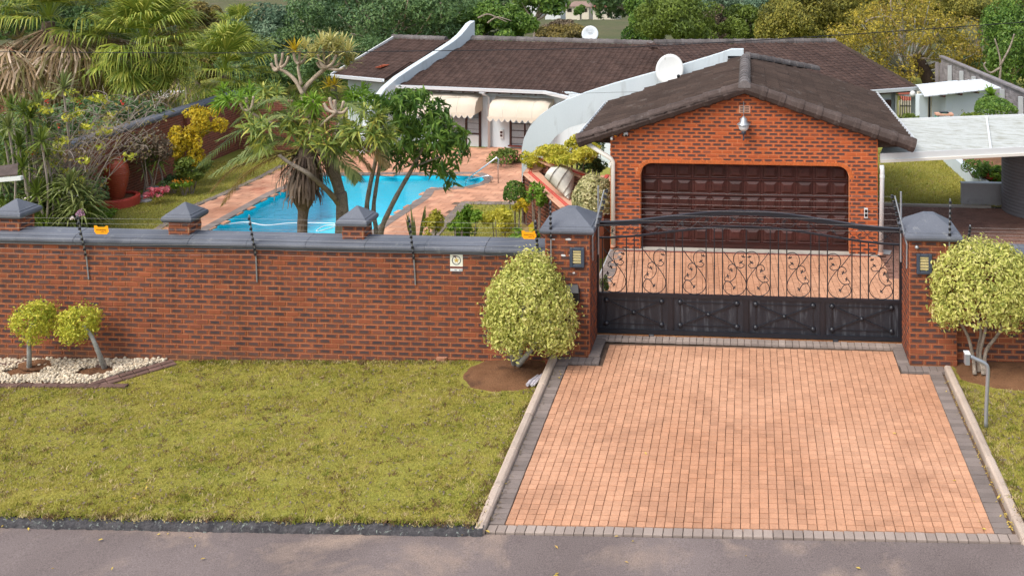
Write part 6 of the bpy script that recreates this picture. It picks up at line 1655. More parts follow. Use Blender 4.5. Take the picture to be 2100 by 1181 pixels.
# ================================================================== PLANTS IN FRONT OF THE WALL
def clipped_tree(name, label, c, rad, stems, leaf, mat, n, seed, low, bark, droop=.6, group=None, lump=.13, extra=None, aspect=.5, r0=.05):
    t = thing(name, label, 'tree', stems[0][0], group)
    P, N, tone = shell_pts(c, rad, n, seed, lump, low, .22, 7)
    if extra:
        for (ec, er, en) in extra:
            p2, n2, t2 = shell_pts(ec, er, en, seed + 3, .15, -1, .3); P = np.concatenate([P, p2]); N = np.concatenate([N, n2]); tone = np.concatenate([tone, t2])
    g = np.random.default_rng(seed)
    # small shoots: leaves gather in tufts with dark gaps between
    k = len(P) // 9; idx = g.choice(len(P), k, replace=False); cen = P[idx]; own = idx[g.integers(0, k, len(P))]
    Q = P[own] + g.normal(0, leaf * .8, P.shape); st_k = g.random(len(P)) < .03; Q[st_k] += N[own][st_k] * leaf * g.uniform(.6, 2.0, st_k.sum())[:, None]
    leafmesh('crown', Q, N[own], leaf, aspect, droop, .55, .12, M[mat], t, rnd=np.clip(g.random(len(P)) * .75 + .12 + tone[own] + g.normal(0, .1, len(P))[own], 0, 1), seed=seed)
    for s_ in stems:
        m = MB(); pts = smoothpath(s_, 4); m.tube(pts, [r0 * (1 - .45 * i / (len(pts) - 1)) for i in range(len(pts))], 8); m.build('trunk', M[bark], t, True)
    return t
c = ony(1083, 634, 15.95); b0 = onz(1055, 748, z_verge(-4, 16) + .03)
clipped_tree('clipped_tree', 'big pale green clipped tree on a soil patch left of the gate', c, (.66, .58, .80), [
    [b0, ony(1048, 720, 16.0), ony(1036, 690, 16.0), ony(1020, 640, 16)], [b0 + Vector((.05, 0, 0)), ony(1068, 715, 16), ony(1068, 680, 16), ony(1075, 620, 16)], [b0 + Vector((.07, -.03, 0)), ony(1080, 728, 15.9), ony(1110, 690, 15.9), ony(1130, 660, 15.9)]], .062, 'l_ficus', 11500, 31, -.70, 'bark_grey', extra=[(ony(1140, 690, 15.8), (.28, .28, .24), 1000), (ony(1050, 690, 15.7), (.3, .3, .2), 700)], lump=.15)
c = ony(2022, 597, 16.2); b0 = onz(1999, 768, .03)
clipped_tree('clipped_tree', 'wide umbrella clipped tree on pale stems right of the gate', c, (.86, .7, .74), [
    [b0, ony(1996, 735, 16.1), ony(1985, 690, 16.1), ony(1965, 655, 16.1)], [b0 + Vector((.14, 0, 0)), ony(2010, 725, 16.2), ony(2020, 680, 16.2), ony(2030, 620, 16.2)], [b0 + Vector((.10, .1, 0)), ony(2005, 720, 16.3), ony(2012, 680, 16.3), ony(2000, 640, 16.3)], [b0 + Vector((.16, .02, 0)), ony(2022, 720, 16.2), ony(2050, 680, 16.2), ony(2060, 640, 16.2)]], .062, 'l_ficus', 12000, 32, -.40, 'bark', lump=.12, r0=.036, extra=[(ony(1945, 640, 16.0), (.22, .25, .2), 600), (ony(2080, 650, 16), (.3, .3, .2), 700)])
zt = z_verge(-12, 16)
c = ony(72, 655, 16.05); clipped_tree('ball_tree', 'small ball tree on a straight grey stem in the pebble bed', c, (.32, .30, .27), [[onz(60, 757, zt), ony(60, 730, 16.02), ony(60, 695, 16.02), ony(68, 660, 16.0)]], .05, 'l_duranta', 2600, 33, -.85, 'bark_grey', .1, 'small ball trees in the pebble bed', extra=[(ony(70, 690, 16.0), (.2, .2, .14), 420)], r0=.045)
c = ony(160, 662, 16.05); clipped_tree('ball_tree', 'small ball tree leaning on a slanted grey stem in the pebble bed', c, (.30, .29, .235), [[onz(216, 757, zt), ony(203, 725, 16.02), ony(188, 690, 16.0), ony(170, 665, 16.0)]], .05, 'l_duranta', 2300, 34, -.8, 'bark_grey', .1, 'small ball trees in the pebble bed', extra=[(ony(155, 688, 16.0), (.18, .2, .10), 350)], r0=.045)
for (x, y, lb) in ((76, 752, 'bare soil saucer round the straight ball tree'), (225, 748, 'flat broken brown slabs round the leaning ball tree')):
    q = onz(x, y, zt); g = random.Random(x)
    P = [(q.x + math.cos(a) * .33 * g.uniform(.8, 1.1), q.y + math.sin(a) * .20 * g.uniform(.8, 1.1), zt + .02) for a in [k * .6283 for k in range(10)]]
    o = MB().prism(P, (0, 0, .03)).build('soil_patch' if x < 100 else 'broken_slab', M['soil'] if x < 100 else M['pinkplaster']); 
    if x < 100: o['kind'] = 'structure'
    else: o.data.materials.clear(); o.data.materials.append(M['edgebrick']); tag(o, lb, 'slab')
# newspapers bundle, bent pipe, fallen leaves
q = onz(1098, 783, z_verge(-3.6, 15.6) + .03); t = thing('newspaper_bundle', 'crumpled rolled newspapers lying beside the driveway kerb', 'newspapers', q)
for i, (dx, rr) in enumerate(((-.04, .035), (.03, .032), (.07, .022))):
    a = q + Vector((dx - .06, -.16, .02)); b2 = q + Vector((dx + .05, .14, .04 + .02 * i)); m = MB(); m.tube([a, lerp(a, b2, .3) + Z_ * .01, lerp(a, b2, .7), b2], [rr * .8, rr, rr * .9, rr * .7], 7); m.build('roll', M['newsprint'], t)
gq = onz(2022, 878, z_verge(3.7, 14.5)); Yp = gq.y
t = thing('intercom_post', 'bent grey steel pipe with a pale box at its tip on the right lawn', 'intercom post', gq)
P = [gq, ony(2023, 830, Yp), ony(2026, 770, Yp), ony(2025, 752, Yp), ony(2018, 744, Yp), ony(2003, 737, Yp), ony(1989, 730, Yp)]
m = MB(); m.tube(smoothpath(P, 3), .028, 9); m.build('pipe', M['galv'], t, True)
e = ony(1983, 732, Yp); bev(MB().box((e.x - .035, e.y - .05, e.z - .10), (e.x + .035, e.y + .05, e.z + .055)).build('box', M['galv'], t), .006); MB().box((e.x - .04, e.y - .06, e.z + .056), (e.x + .04, e.y + .06, e.z + .07)).build('lid', M['whitepaint'], t)
LV = [(6, 1078), (58, 1085), (108, 1166), (206, 1107), (230, 1166), (325, 1096), (344, 1095), (390, 1103), (416, 1146), (275, 1022), (190, 1012), (152, 1022), (400, 1120), (560, 1010), (640, 960), (950, 1096), (1141, 1122), (1000, 1090), (1037, 992), (1030, 1000), (1264, 1100), (1298, 1110), (1285, 1153), (1324, 930), (1140, 1181), (1142, 1177), (1834, 889), (1998, 1029), (2018, 1085), (1957, 986), (2008, 1069), (1148, 762), (1150, 768), (1146, 775), (2048, 1020), (660, 905), (300, 1000), (480, 900), (330, 865), (1530, 1140), (1760, 1165)]
g = random.Random(3); zones = {}
for i, (x, y) in enumerate(LV):
    q0 = onz(x, y, 0); zf = z_street(q0.x) + .0 if q0.y < 11.6 else (z_drive(q0.x, q0.y) + .008 if -3.2 < q0.x < 3.2 else z_verge(q0.x, q0.y) + .03)
    q = onz(x, y, zf); a = g.uniform(0, 6.28); d = Vector((math.cos(a), math.sin(a), 0)); n = Vector((-d.y, d.x, 0)); L = g.uniform(.035, .075)
    where = 'on the tarred road' if q.y < 11.6 else ('on the driveway pavers' if -3.2 < q.x < 3.2 else 'on the mown grass')
    m = MB(); m.add([q - d * L / 2, q + n * L * .22 + Z_ * .012, q + d * L / 2 + Z_ * .015, q - n * L * .22 + Z_ * .012, q + Z_ * .004], [(0, 4, 1), (4, 2, 1), (0, 3, 4), (3, 2, 4)])
    o = m.build('fallen_leaf', M['deadleaf']); tag(o, 'yellow fallen leaf lying ' + where, 'leaf', 'fallen leaves ' + where)
q = onz(906, 740, -.27); t = thing('terracotta_shard', 'small flat terracotta piece at the foot of the long wall', 'shard', q); MB().prism([q + Vector((.10 * math.cos(a), .06 * math.sin(a), .02)) for a in [k * .9 for k in range(7)]], (0, -.01, .05)).build('shard', M['patio'], t)

# ================================================================== PALMS
def fan_mesh(name, seed, L=.95, nseg=32, pet=1.0, droop=.5, spread=1.9, mat='l_palm', wf=.92):
    """fan leaf: petiole along +x, pleated segments with drooping split tips"""
    g = random.Random(seed); mb = MB()
    pts = [Vector((pet * f, 0, .10 * math.sin(f * 2.2) * pet)) for f in (0, .35, .7, 1)]
    V, F = blade_strip(pts, [.05, .045, .035, .03], Z_); mb.add(V, F, .35)
    c = pts[-1]
    for k in range(nseg):
        a = -spread + 2 * spread * k / (nseg - 1) + g.uniform(-.03, .03); l = L * (1 - .25 * abs(a / spread) ** 2) * g.uniform(.88, 1.08)
        d = Vector((math.cos(a), math.sin(a), .16 + g.uniform(-.06, .06))).normalized(); s_ = Vector((-d.y, d.x, 0)).normalized(); wd = 2 * l * .5 * math.sin(spread / nseg) * wf
        dr = droop * g.uniform(.5, 1.4)
        p0, p1, p2, p3 = c, c + d * l * .5, c + d * l * .76 + Z_ * (-dr * l * .14), c + d * l * (1.0 - .12 * dr) + Z_ * (-dr * l * .75)
        r = min(max(.45 + g.uniform(-.4, .4), 0), 1)
        fz = Z_ * wd * .25
        V = [p0, p1 - s_ * wd / 2 + fz, p1 + s_ * wd / 2 - fz, p2 - s_ * wd * .36, p2 + s_ * wd * .36, p3]
        mb.add(V, [(0, 1, 2), (1, 3, 4, 2), (3, 5, 4)], r)
    me = mb.mesh(name); me.materials.append(M[mat]); return me
FANS = [fan_mesh('frond', s, droop=.35 + .12 * s) for s in range(4)]
DEAD = [fan_mesh('dead_frond', 20 + s, droop=1.1, mat='l_palmold', nseg=20, spread=1.15, L=1.2, wf=.62) for s in range(3)]
def fan_palm(label, px, py, D, n, size, ndead=0, seed=1, trunk_r=.22, pmin=-.55, pmax=1.35, base_px=None):
    g = random.Random(seed); c = ond(px, py, D); gz = GZ
    b0 = c if base_px is None else ond(base_px[0], base_px[1], D)
    t = thing('fan_palm', label, 'palm tree', (b0.x, b0.y, gz), 'fan palms behind the garden wall')
    m = MB(); m.tube(smoothpath([(b0.x, b0.y, gz), (lerp(b0.x, c.x, .5), c.y, (gz + c.z) / 2), c - Z_ * .1], 5), [trunk_r * (1.15 - .2 * i / 10) + .02 * (i % 2) for i in range(11)], 9); m.build('trunk', M['bark_palm'], t)
    for k in range(n + ndead):
        dead = k >= n
        az = k * 2.39996 + g.uniform(-.3, .3); f = (k + .5) / n if not dead else g.random()
        pit = pmax + (pmin - pmax) * f + g.uniform(-.12, .12) if not dead else -.35 - 1.0 * f + g.uniform(-.1, .1)
        me = random.choice(DEAD if dead else FANS); o = bpy.data.objects.new('dead_frond' if dead else 'frond', me)
        s_ = size * g.uniform(.85, 1.1) * (1.08 if dead else 1)
        d = Vector((math.cos(az) * math.cos(pit), math.sin(az) * math.cos(pit), math.sin(pit)))
        up = Z_ - d * d.z
        if up.length < .15: up = Vector((-math.cos(az), -math.sin(az), 0))
        up.normalize(); y = up.cross(d).normalized(); up = d.cross(y)
        o.matrix_basis = Matrix.Translation(c + Vector((0, 0, -.25 if dead else 0)) + d * (.12 if not dead else .3)) @ Matrix(((d.x, y.x, up.x), (d.y, y.y, up.y), (d.z, y.z, up.z))).to_4x4() @ Matrix.Diagonal((s_, s_, s_, 1))
        link(o, t)
    return t
fan_palm('tall fan palm at the far left with a skirt of dry brown fronds', 100, 40, 36, 40, 1.45, 120, 5, base_px=(76, 240), pmin=-.2)
fan_palm('fan palm hung with drooping green fronds beside the brown skirted palm', 296, 92, 36, 76, 1.2, 4, 6, pmin=-1.3)
fan_palm('lower fan palm with light green fronds above the grey wall coping', 462, 150, 42, 44, 1.25, 3, 7, pmin=-.75)
fan_palm('small fan palm far behind with dark spiky fronds between the tree crowns', 492, 62, 60, 22, 1.0, 0, 8)
# feather palm with a beard of dead leaf bases
def feather(mb, P, L, seed, n=30, w=.028, droopy=.5):
    g = random.Random(seed); pts = smoothpath(P, 6); m = len(pts)
    mb.tube(pts, [.018 - .012 * i / m for i in range(m)], 4, r=.5)
    for k in range(n):
        f = .12 + .86 * k / n; i = min(int(f * (m - 1)), m - 2); p = pts[i].lerp(pts[i + 1], f * (m - 1) - i); d = (pts[i + 1] - pts[i]).normalized()
        s_ = d.cross(Z_); s_ = s_.normalized() if s_.length > .05 else X_
        l = L * (math.sin(math.pi * min(f * .92 + .10, 1)) ** .6) * g.uniform(.85, 1.1)
        for sg in (-1, 1):
            e = (d * .75 + s_ * sg * .85 + Z_ * g.uniform(-.1, .15)).normalized(); q1 = p + e * l * .5; q2 = p + e * l + Z_ * (-droopy * l * .45); up = d.cross(e).normalized()
            nn = e.cross(up).normalized() * w / 2
            mb.add([p - nn * .5, p + nn * .5, q1 + nn, q1 - nn, q2], [(0, 1, 2, 3), (3, 2, 4)], g.random())
D0 = 23.0; pc = ond(630, 305, D0)
t = thing('feather_palm', 'feather palm with a shaggy beard of dead brown leaf bases in front of the pool', 'palm tree', (ond(620, 470, D0).x, ond(620, 470, D0).y, GZ), None)
b0 = ond(620, 470, D0); m = MB(); pts = [Vector((b0.x, b0.y, GZ)), b0, ond(622, 430, D0), ond(624, 380, D0), pc]; m.tube(smoothpath(pts, 5), [.12, .12, .12, .12, .12, .118, .12, .115, .118, .12, .13, .18, .24, .26, .27, .27, .26, .25, .24, .22, .2], 12); m.build('trunk', M['bark_palm'], t)
g = random.Random(9)
for ring_, (yy, nn, Ls, rr) in enumerate(((318, 50, .72, .22), (338, 60, .74, .27), (360, 56, .66, .30), (390, 40, .40, .28))):
    mb = MB()
    for k in range(nn):
        a = 6.283 * k / nn + g.uniform(-.1, .1); c = ond(625, yy, D0) + Vector((math.cos(a), math.sin(a), 0)) * rr * .75; L = Ls * g.uniform(.6, 1.15)
        o_ = Vector((math.cos(a), math.sin(a), 0)); s2 = g.uniform(.3, .75)
        pts = [c, c + o_ * L * .45 * s2 + Z_ * (.02 - .06 * L), c + o_ * L * .85 * s2 + Z_ * (-.36 * L), c + o_ * L * .95 * s2 + Z_ * (-.80 * L)]
        V, F = blade_strip(pts, [.07, .055, .045, .02], o_); mb.add(V, F, g.random())
    mb.build('dead_leaf_base', M['deadfrond'], t)
FR = [((560, 235), (455, 300), (405, 345), 'l_phoenix'), ((550, 280), (480, 330), (428, 362), 'l_phoenix'), ((560, 325), (500, 360), (452, 425), 'l_orangefr'), ((575, 315), (480, 345), (430, 395), 'l_orangefr'), ((590, 210), (530, 215), (470, 262), 'l_phoenix'), ((690, 225), (720, 215), (770, 250), 'l_phoenix'), ((700, 260), (760, 270), (805, 325), 'l_phoenix'), ((700, 280), (760, 300), (798, 345), 'l_orangefr'), ((690, 300), (735, 320), (765, 352), 'l_orangefr'), ((670, 300), (715, 340), (735, 372), 'l_phoenix'), ((585, 260), (515, 260), (440, 290), 'l_phoenix'), ((610, 250), (560, 240), (500, 300), 'l_phoenix'), ((660, 250), (700, 250), (740, 300), 'l_phoenix'), ((570, 290), (520, 315), (470, 330), 'l_phoenix')]
for i, (a, b2, e, mt) in enumerate(FR):
    dd = (-1) ** i * .35 + g.uniform(-.3, .2); mb = MB(); feather(mb, [pc, ond(*a, D0 + dd * .5), ond(*b2, D0 + dd), ond(*e, D0 + dd * 1.2)], .50, i, 44, .038, .55)
    mb.build('frond', M[mt], t)
# cabbage tree with stubby pale branches
D1 = 23.7
def dpx(P, D): return [ond(x, y, D) for x, y in P]
ct = thing('cabbage_tree', 'thick trunked cabbage tree with pale stubby branches and cream rosettes at the top', 'tree', (ond(700, 478, D1).x, ond(700, 478, D1).y, GZ))
def limb(P, r0, r1, D, mat, parent, name='limb', n=8):
    pts = smoothpath([p if isinstance(p, Vector) else ond(p[0], p[1], D + (p[2] if len(p) > 2 else 0)) for p in P], 4); m = MB(); k = len(pts) - 1
    m.tube(pts, [(r0 + (r1 - r0) * i / k) * (1 + .05 * math.sin(i * 1.9)) for i in range(k + 1)], n); return m.build(name, M[mat], parent, True)
b0 = ond(700, 478, D1)
limb([Vector((b0.x, b0.y, GZ)), (700, 478), (702, 430), (698, 395)], 0.149, 0.144, D1, 'bark', ct, 'trunk', 12)
limb([(698, 400), (684, 360), (668, 325), (652, 295), (640, 262)], 0.121, 0.078, D1, 'bark', ct)
limb([(700, 400), (690, 350), (684, 310), (690, 270), (705, 240)], 0.105, 0.042, D1 + .1, 'bark', ct)
limb([(699, 425, 1.35), (682, 402, .9), (655, 376, .35), (630, 355), (595, 335), (572, 318)], 0.072, 0.036, D1 - 1.3, 'bark', ct)
limb([(640, 262), (628, 225), (622, 190), (640, 165), (668, 140)], 0.072, 0.051, D1 + .1, 'bark_pale', ct)
limb([(622, 195), (605, 165), (585, 148), (572, 142)], 0.050, 0.036, D1, 'bark_pale', ct)
limb([(618, 175), (612, 145), (612, 132)], 0.039, 0.030, D1, 'bark_pale', ct)
limb([(646, 300, 1.2), (655, 265, .6), (675, 243), (690, 232)], 0.047, 0.030, D1 - 1.5, 'bark_pale', ct)
limb([(640, 290), (590, 262), (545, 250), (512, 228)], 0.055, 0.036, D1, 'bark_pale', ct)
STUB = [((572, 142), [(556, 130), (565, 112), (580, 108), (592, 116), (560, 140)]), ((612, 132), [(602, 108), (615, 104), (628, 112)]), ((668, 140), [(652, 112), (664, 100), (678, 98), (690, 112), (698, 128), (705, 140), (650, 128)]), ((690, 232), [(676, 200), (686, 205), (664, 212), (705, 208), (712, 222), (640, 205)]), ((512, 228), [(492, 212), (505, 200), (520, 198), (532, 210)])]
for s_, tips in STUB:
    for e in tips: limb([s_, ((s_[0] + e[0]) / 2 + (e[0] - s_[0]) * .15, (s_[1] + e[1]) / 2 + 4), e], .042, .032, (D1 - 1.5 if s_[1] == 232 else D1) + random.uniform(-.2, .2), 'bark_pale', ct, 'stub_branch', 6)
for i, (x, y) in enumerate([(660, 92), (678, 86), (693, 98), (705, 116), (712, 136), (648, 108), (625, 102), (702, 92), (685, 108), (640, 118), (668, 104), (604, 104), (722, 128), (690, 120), (715, 105)]):
    mb = MB(); rosette(mb, ond(x, y, D1 + random.uniform(-.3, .3)), 34, .40, .045, i, 1.05, .2); mb.build('leaf_rosette', M['l_rosette' if i != 11 else 'l_gold'], ct)
for i, (x, y) in enumerate([(668, 188), (680, 185)]):
    mb = MB(); rosette(mb, ond(x + 6, y - 10, D1), 26, .34, .04, 40 + i, 1.0, .2); mb.build('leaf_rosette', M['l_gold'], ct)
def palmate(parent, x, y, rx, ry, D, n, mat, L=.34, seed=0):
    """leaf heads of narrow fingers spread through a loose mass"""
    s_ = D / 2000; P, N, tone, cc = clump_pts(ond(x, y, D), (rx * s_, max(rx, ry) * s_ * .9, ry * s_), n, 10, .42, seed, -.6, .35); mb = MB()
    for k in range(n):
        nn = Vector(N[k]) + Vector((0, 0, .5)); rosette(mb, P[k], 13, L, .042, seed * 50 + k, 1.15, .5, nn)
    me = mb.mesh('foliage'); obj('foliage', me, M[mat], parent)
def leafy(parent, x, y, rx, ry, D, n, mat, size=.24, aspect=.26, droop=.7, seed=0, name='foliage'):
    s_ = D / 2000; P, N, tone, cc = clump_pts(ond(x, y, D), (rx * s_, max(rx, ry) * s_ * .9, ry * s_), n, 12, .42, seed, -.7, .3)
    g = np.random.default_rng(seed); leafmesh(name, P, N, size, aspect, droop, .6, .10, M[mat], parent, rnd=g.random(n) * .8 + .1 + tone, seed=seed)
for i, (x, y, rx, ry, n, mt) in enumerate([(490, 203, 52, 28, 420, 'l_bright'), (548, 205, 40, 34, 300, 'l_tree'), (565, 265, 70, 36, 420, 'l_tree'), (612, 235, 46, 42, 420, 'l_mid'), (545, 300, 50, 24, 120, 'l_tree'), (640, 290, 40, 24, 130, 'l_tree'), (692, 290, 40, 46, 420, 'l_tree'), (732, 205, 42, 36, 400, 'l_bright'), (755, 262, 44, 46, 460, 'l_tree'), (640, 216, 26, 16, 160, 'l_bright'), (772, 300, 34, 34, 300, 'l_tree'), (600, 330, 30, 14, 40, 'l_tree'), (660, 175, 36, 30, 180, 'l_mid')]):
    palmate(ct, x, y, rx, ry, (D1 - 1.3 if i in (2, 5, 6, 8, 9, 10) else D1 + random.uniform(.1, .7)), int(n * .062), mt, .32, 100 + i)
# slender tree with several stems and dark glossy leaves
st_ = thing('garden_tree', 'slender multi stemmed tree with dark drooping leaves right of the cabbage tree', 'tree', (ond(770, 480, 24.6).x, ond(770, 480, 24.6).y, GZ))
b0 = ond(765, 480, 24.6); B0 = Vector((b0.x, b0.y, GZ))
limb([B0, (757, 478), (752, 430), (758, 385), (768, 340), (778, 300), (800, 255)], 0.078, 0.035, 24.6, 'bark', st_, 'stem')
limb([B0 + Vector((.12, 0, 0)), (772, 478), (766, 430), (772, 380), (779, 330), (776, 290)], 0.068, 0.035, 24.7, 'bark', st_, 'stem')
limb([B0 + Vector((.2, 0, 0)), (781, 478), (797, 435), (820, 390), (846, 345), (866, 305), (880, 270)], 0.078, 0.035, 24.4, 'bark', st_, 'stem')
limb([(846, 345), (880, 330), (910, 320)], 0.033, 0.017, 24.4, 'bark', st_)
for i, (x, y, rx, ry, n) in enumerate([(828, 222, 58, 38, 900), (870, 250, 58, 50, 1100), (905, 295, 48, 46, 700), (828, 285, 52, 50, 900), (935, 300, 34, 34, 380), (915, 345, 26, 30, 260), (860, 325, 40, 30, 420), (800, 330, 26, 30, 260), (795, 215, 36, 30, 320), (925, 375, 12, 20, 60), (845, 200, 46, 20, 260)]):
    leafy(st_, x, y, rx, ry, 24.5 + random.uniform(-.3, .3), int(n * .42), 'l_green' if i not in (7,) else 'l_dark', .24, .27, 1.1, 200 + i)

# ================================================================== SHRUBS OF THE GARDEN
def pxbush(name, label, x, y, rx, ry, D, leaf, mat, n, seed, cat='shrub', group=None, shell=False, aspect=.5, clumps=10, gz=None, droop=.1, csize=.45, low=-.4, stem=True):
    s_ = D / 2000; c = ond(x, y, D)
    return bush(name, label, cat, c, (rx * s_, rx * s_ * .9, ry * s_), leaf, mat, n, seed, group, shell, aspect, droop, clumps, csize, low, gz=gz, stem=stem)
pxbush('golden_shrub', 'golden yellow shrub growing up against the dark side wall, lower part', 386, 308, 32, 52, 33, .12, 'l_gold', 2200, 41, gz=GZ, low=-.8)
pxbush('golden_shrub', 'golden yellow shrub sprawling over the wall coping, upper part', 414, 248, 46, 36, 33.5, .12, 'l_gold', 1900, 42, gz=GZ, low=-.9, stem=False)
pxbush('green_shrub', 'loose green shrub at the foot of the golden shrub', 392, 345, 36, 26, 32, .13, 'l_mid', 1000, 43, gz=GZ, low=-.8)
pxbush('twiggy_shrub', 'brownish twiggy shrub against the dark side wall behind the urn', 308, 318, 42, 46, 31.5, .12, 'l_brownish', 900, 44, gz=GZ)
pxbush('bedding_plant', 'low round green plant with orange flowers at the lawn edge', 378, 378, 22, 10, 31.8, .10, 'l_bright', 500, 45, gz=GZ)
pxbush('flower', 'row of small orange flowers by the round green bedding plant', 378, 370, 26, 5, 31.6, .07, 'fl_orange', 60, 46, 'flowers', stem=False)
pxbush('flower', 'bright pink red leaved plants on the lawn edge right of the urn', 328, 395, 24, 8, 30.8, .16, 'fl_pink', 160, 47, 'flowers', stem=False)
pxbush('ground_cover', 'bright green clump with tiny white flowers below the urn plinth', 206, 440, 30, 12, 29.2, .08, 'l_bright', 900, 48, 'plant')
pxbush('green_shrub', 'rounded dark green shrub behind the pink plants', 355, 372, 26, 14, 32, .10, 'l_dark', 500, 49, gz=GZ)
# dragon plants with strap leaf heads
t0 = None
DR_ = [(18, 262), (40, 300), (62, 245), (78, 215), (14, 330), (46, 345), (96, 322), (10, 285), (60, 275), (30, 395), (75, 398), (8, 430), (130, 180), (240, 300), (288, 306), (300, 342), (322, 330), (48, 232), (100, 262), (24, 225), (85, 290), (2, 370)]
DRL = ['below the red roof, leftmost tall one', 'with bent stem right of the leftmost tall one', 'with small head against the brown palm trunk', 'under the brown palm fronds, by the trunk', 'low at the left picture edge', 'bushy one below the bent stemmed one', 'near the middle of the bare branches', 'half cut off by the left picture edge', 'between the palm trunk and left edge', 'just above the left pillar cap', 'above the gap right of the left pillar cap', 'lowest at the left edge above the wall', 'high among the yellow green tufts', 'directly above the mouth of the urn', 'right of the urn mouth', 'against the dark wall right of the urn', 'furthest right before the brick wall', 'tucked under the hanging brown fronds', 'behind the bare twigs, light green', 'highest at the left edge', 'in the thick of the grey twigs', 'dark one cut by the edge above the gutter']
for i, (x, y) in enumerate(DR_):
    D = 27.0 + (i % 5) * .35 if x < 200 else 31.8; c = ond(x, y, D); lbl = ['standing at the left edge under the red roof', 'in front of the twiggy bush by the left edge', 'beside the clay urn against the dark wall'][0 if x < 50 else 1 if x < 200 else 2]
    t = thing('dragon_plant', 'spiky dragon plant ' + DRL[i], 'plant', (c.x + .1, c.y, GZ), 'dragon plants in the left beds')
    mb = MB(); rosette(mb, c, 44, .62, .055, 60 + i, 1.25, .3); mb.build('leaf_head', M['l_mid' if i % 3 else 'l_strap'], t)
    m = MB(); m.tube(smoothpath([(c.x + .1, c.y, GZ), (c.x + .16, c.y + .05, (GZ + c.z) / 2), c], 3), .03, 5); m.build('stem', M['twig'], t)
# bare twiggy bougainvillea with sparse yellow green tufts
bc = ond(130, 395, 28.2); t = thing('bougainvillea', 'sprawling grey twiggy bougainvillea with sparse yellow green tufts and red bracts', 'shrub', (bc.x, bc.y, GZ))
g = random.Random(17); m = MB(); tips = []
for k in range(60):
    ex, ey = g.uniform(45, 340), g.uniform(190, 370)
    if ex > 165 and ey > 290: ey -= 100
    e = ond(ex, ey, 28 + g.uniform(-1.2, 1.2)); s0 = Vector((bc.x + g.uniform(-1.2, .5), bc.y + g.uniform(-.4, .4), GZ)); mid = lerp(s0, e, .55) + Vector((g.uniform(-.3, .3), g.uniform(-.3, .3), g.uniform(.1, .6)))
    pts = smoothpath([s0, mid, e], 4); m.tube(pts, [.017 * (1 - .75 * i / 8) for i in range(9)], 4)
    for q in range(6):
        p0 = pts[g.randint(3, 8)]; p1 = p0 + Vector((g.uniform(-.6, .6), g.uniform(-.5, .5), g.uniform(-.25, .4))); m.tube([p0, lerp(p0, p1, .5) + Vector((0, 0, .06)), p1], [.010, .007, .003], 3); tips.append(p1)
m.build('branch', M['twig'], t)
TU = [(100, 195), (145, 190), (160, 205), (195, 200), (210, 205), (95, 225), (140, 240), (160, 230), (65, 310), (105, 335), (130, 290), (170, 330), (165, 370), (215, 270), (205, 300), (180, 260), (120, 310), (90, 270), (140, 350), (70, 220), (230, 235), (265, 320)]
P = []; N = []
gg = np.random.default_rng(5)
for x, y in TU:
    c = np.array(ond(x, y, 27.6 + gg.uniform(-.4, .4))); d = sph(gg, 26); leafmesh('leaf_tuft', c + d * np.array([.20, .18, .12]) * gg.random((26, 1)) ** .4, d, .12, .6, .2, .6, .12, M['l_duranta'], t, seed=int(x))
tp_ = np.array([list(q) for q in tips]); tp_ = np.repeat(tp_, 3, 0) + gg.normal(0, .07, (len(tips) * 3, 3))
leafmesh('sparse_leaf', tp_, gg.normal(0, 1, tp_.shape), .10, .5, .2, .6, .1, M['l_bronze'], t, seed=4, kind='stuff')
rb = np.concatenate([np.array(ond(x, y, 27.4)) + gg.normal(0, .035, (5, 3)) for x, y in [(120, 256), (70, 318), (95, 210), (162, 212), (60, 440), (250, 212)]]); leafmesh('bract', rb, gg.normal(0, 1, rb.shape), .07, .7, 0, .5, .1, M['fl_red'], t, seed=6)
# dark understorey of strappy clumps below
US = [(18, 425), (64, 408), (108, 402), (150, 408), (165, 412), (36, 448), (88, 440), (132, 436), (160, 438), (150, 372), (100, 372), (60, 375)]
USL = ['at the far left behind the pillar cap', 'right of the left pillar cap', 'below the bare branches, pale tips', 'under the dark shrubs by the bracket', 'close left of the urn plinth', 'peeping over the left pillar cap', 'low behind the fence bracket', 'low near the mauve flowers', 'lowest beside the bright ground cover', 'behind the others under the branches', 'high in the dark bed middle', 'high in the dark bed at left']
for i, (x, y) in enumerate(US):
    c = ond(x, y, 27.0 + (i % 3) * .5); lbl = 'low in the dark bed left of the urn' if x < 205 else 'in the bed beside the urn plinth'
    t = thing('strap_leaf_plant', 'arching strap leaf clump ' + USL[i], 'plant', (c.x, c.y, GZ), 'strap leaved clumps in the left bed')
    mb = MB(); 
    for q in range(3): rosette(mb, c + Vector((random.uniform(-.35, .35), random.uniform(-.2, .2), random.uniform(-.5, -.1))), 40, .85, .05, 300 + i * 3 + q, 1.0, .7)
    mb.build('leaf', M['l_strap' if i % 2 else 'l_mid'], t)
pxbush('dark_shrub', 'dark leafy mass filling the bed behind the strap leaves', 80, 400, 112, 62, 28.6, .13, 'l_dark', 5200, 71, clumps=22, gz=GZ)
pxbush('dark_shrub', 'dark green mass under the fan palms behind the bare branches', 200, 250, 130, 48, 33, .17, 'l_dark', 4200, 72, clumps=18, gz=GZ)
pxbush('dark_shrub', 'dark green shrub below the dragon plants at the far left edge', 18, 320, 60, 90, 29.5, .15, 'l_dark', 2600, 73, clumps=16, gz=GZ)
pxbush('flower', 'mauve flower heads behind the fence bracket near the left pillar cap', 162, 440, 10, 9, 24.5, .06, 'fl_mauve', 110, 74, 'flowers', stem=False)
pxbush('flower', 'single pale cream flower beside the fence bracket on the left', 148, 449, 3.5, 3.5, 24.2, .07, 'fl_white', 26, 75, 'flowers', stem=False)
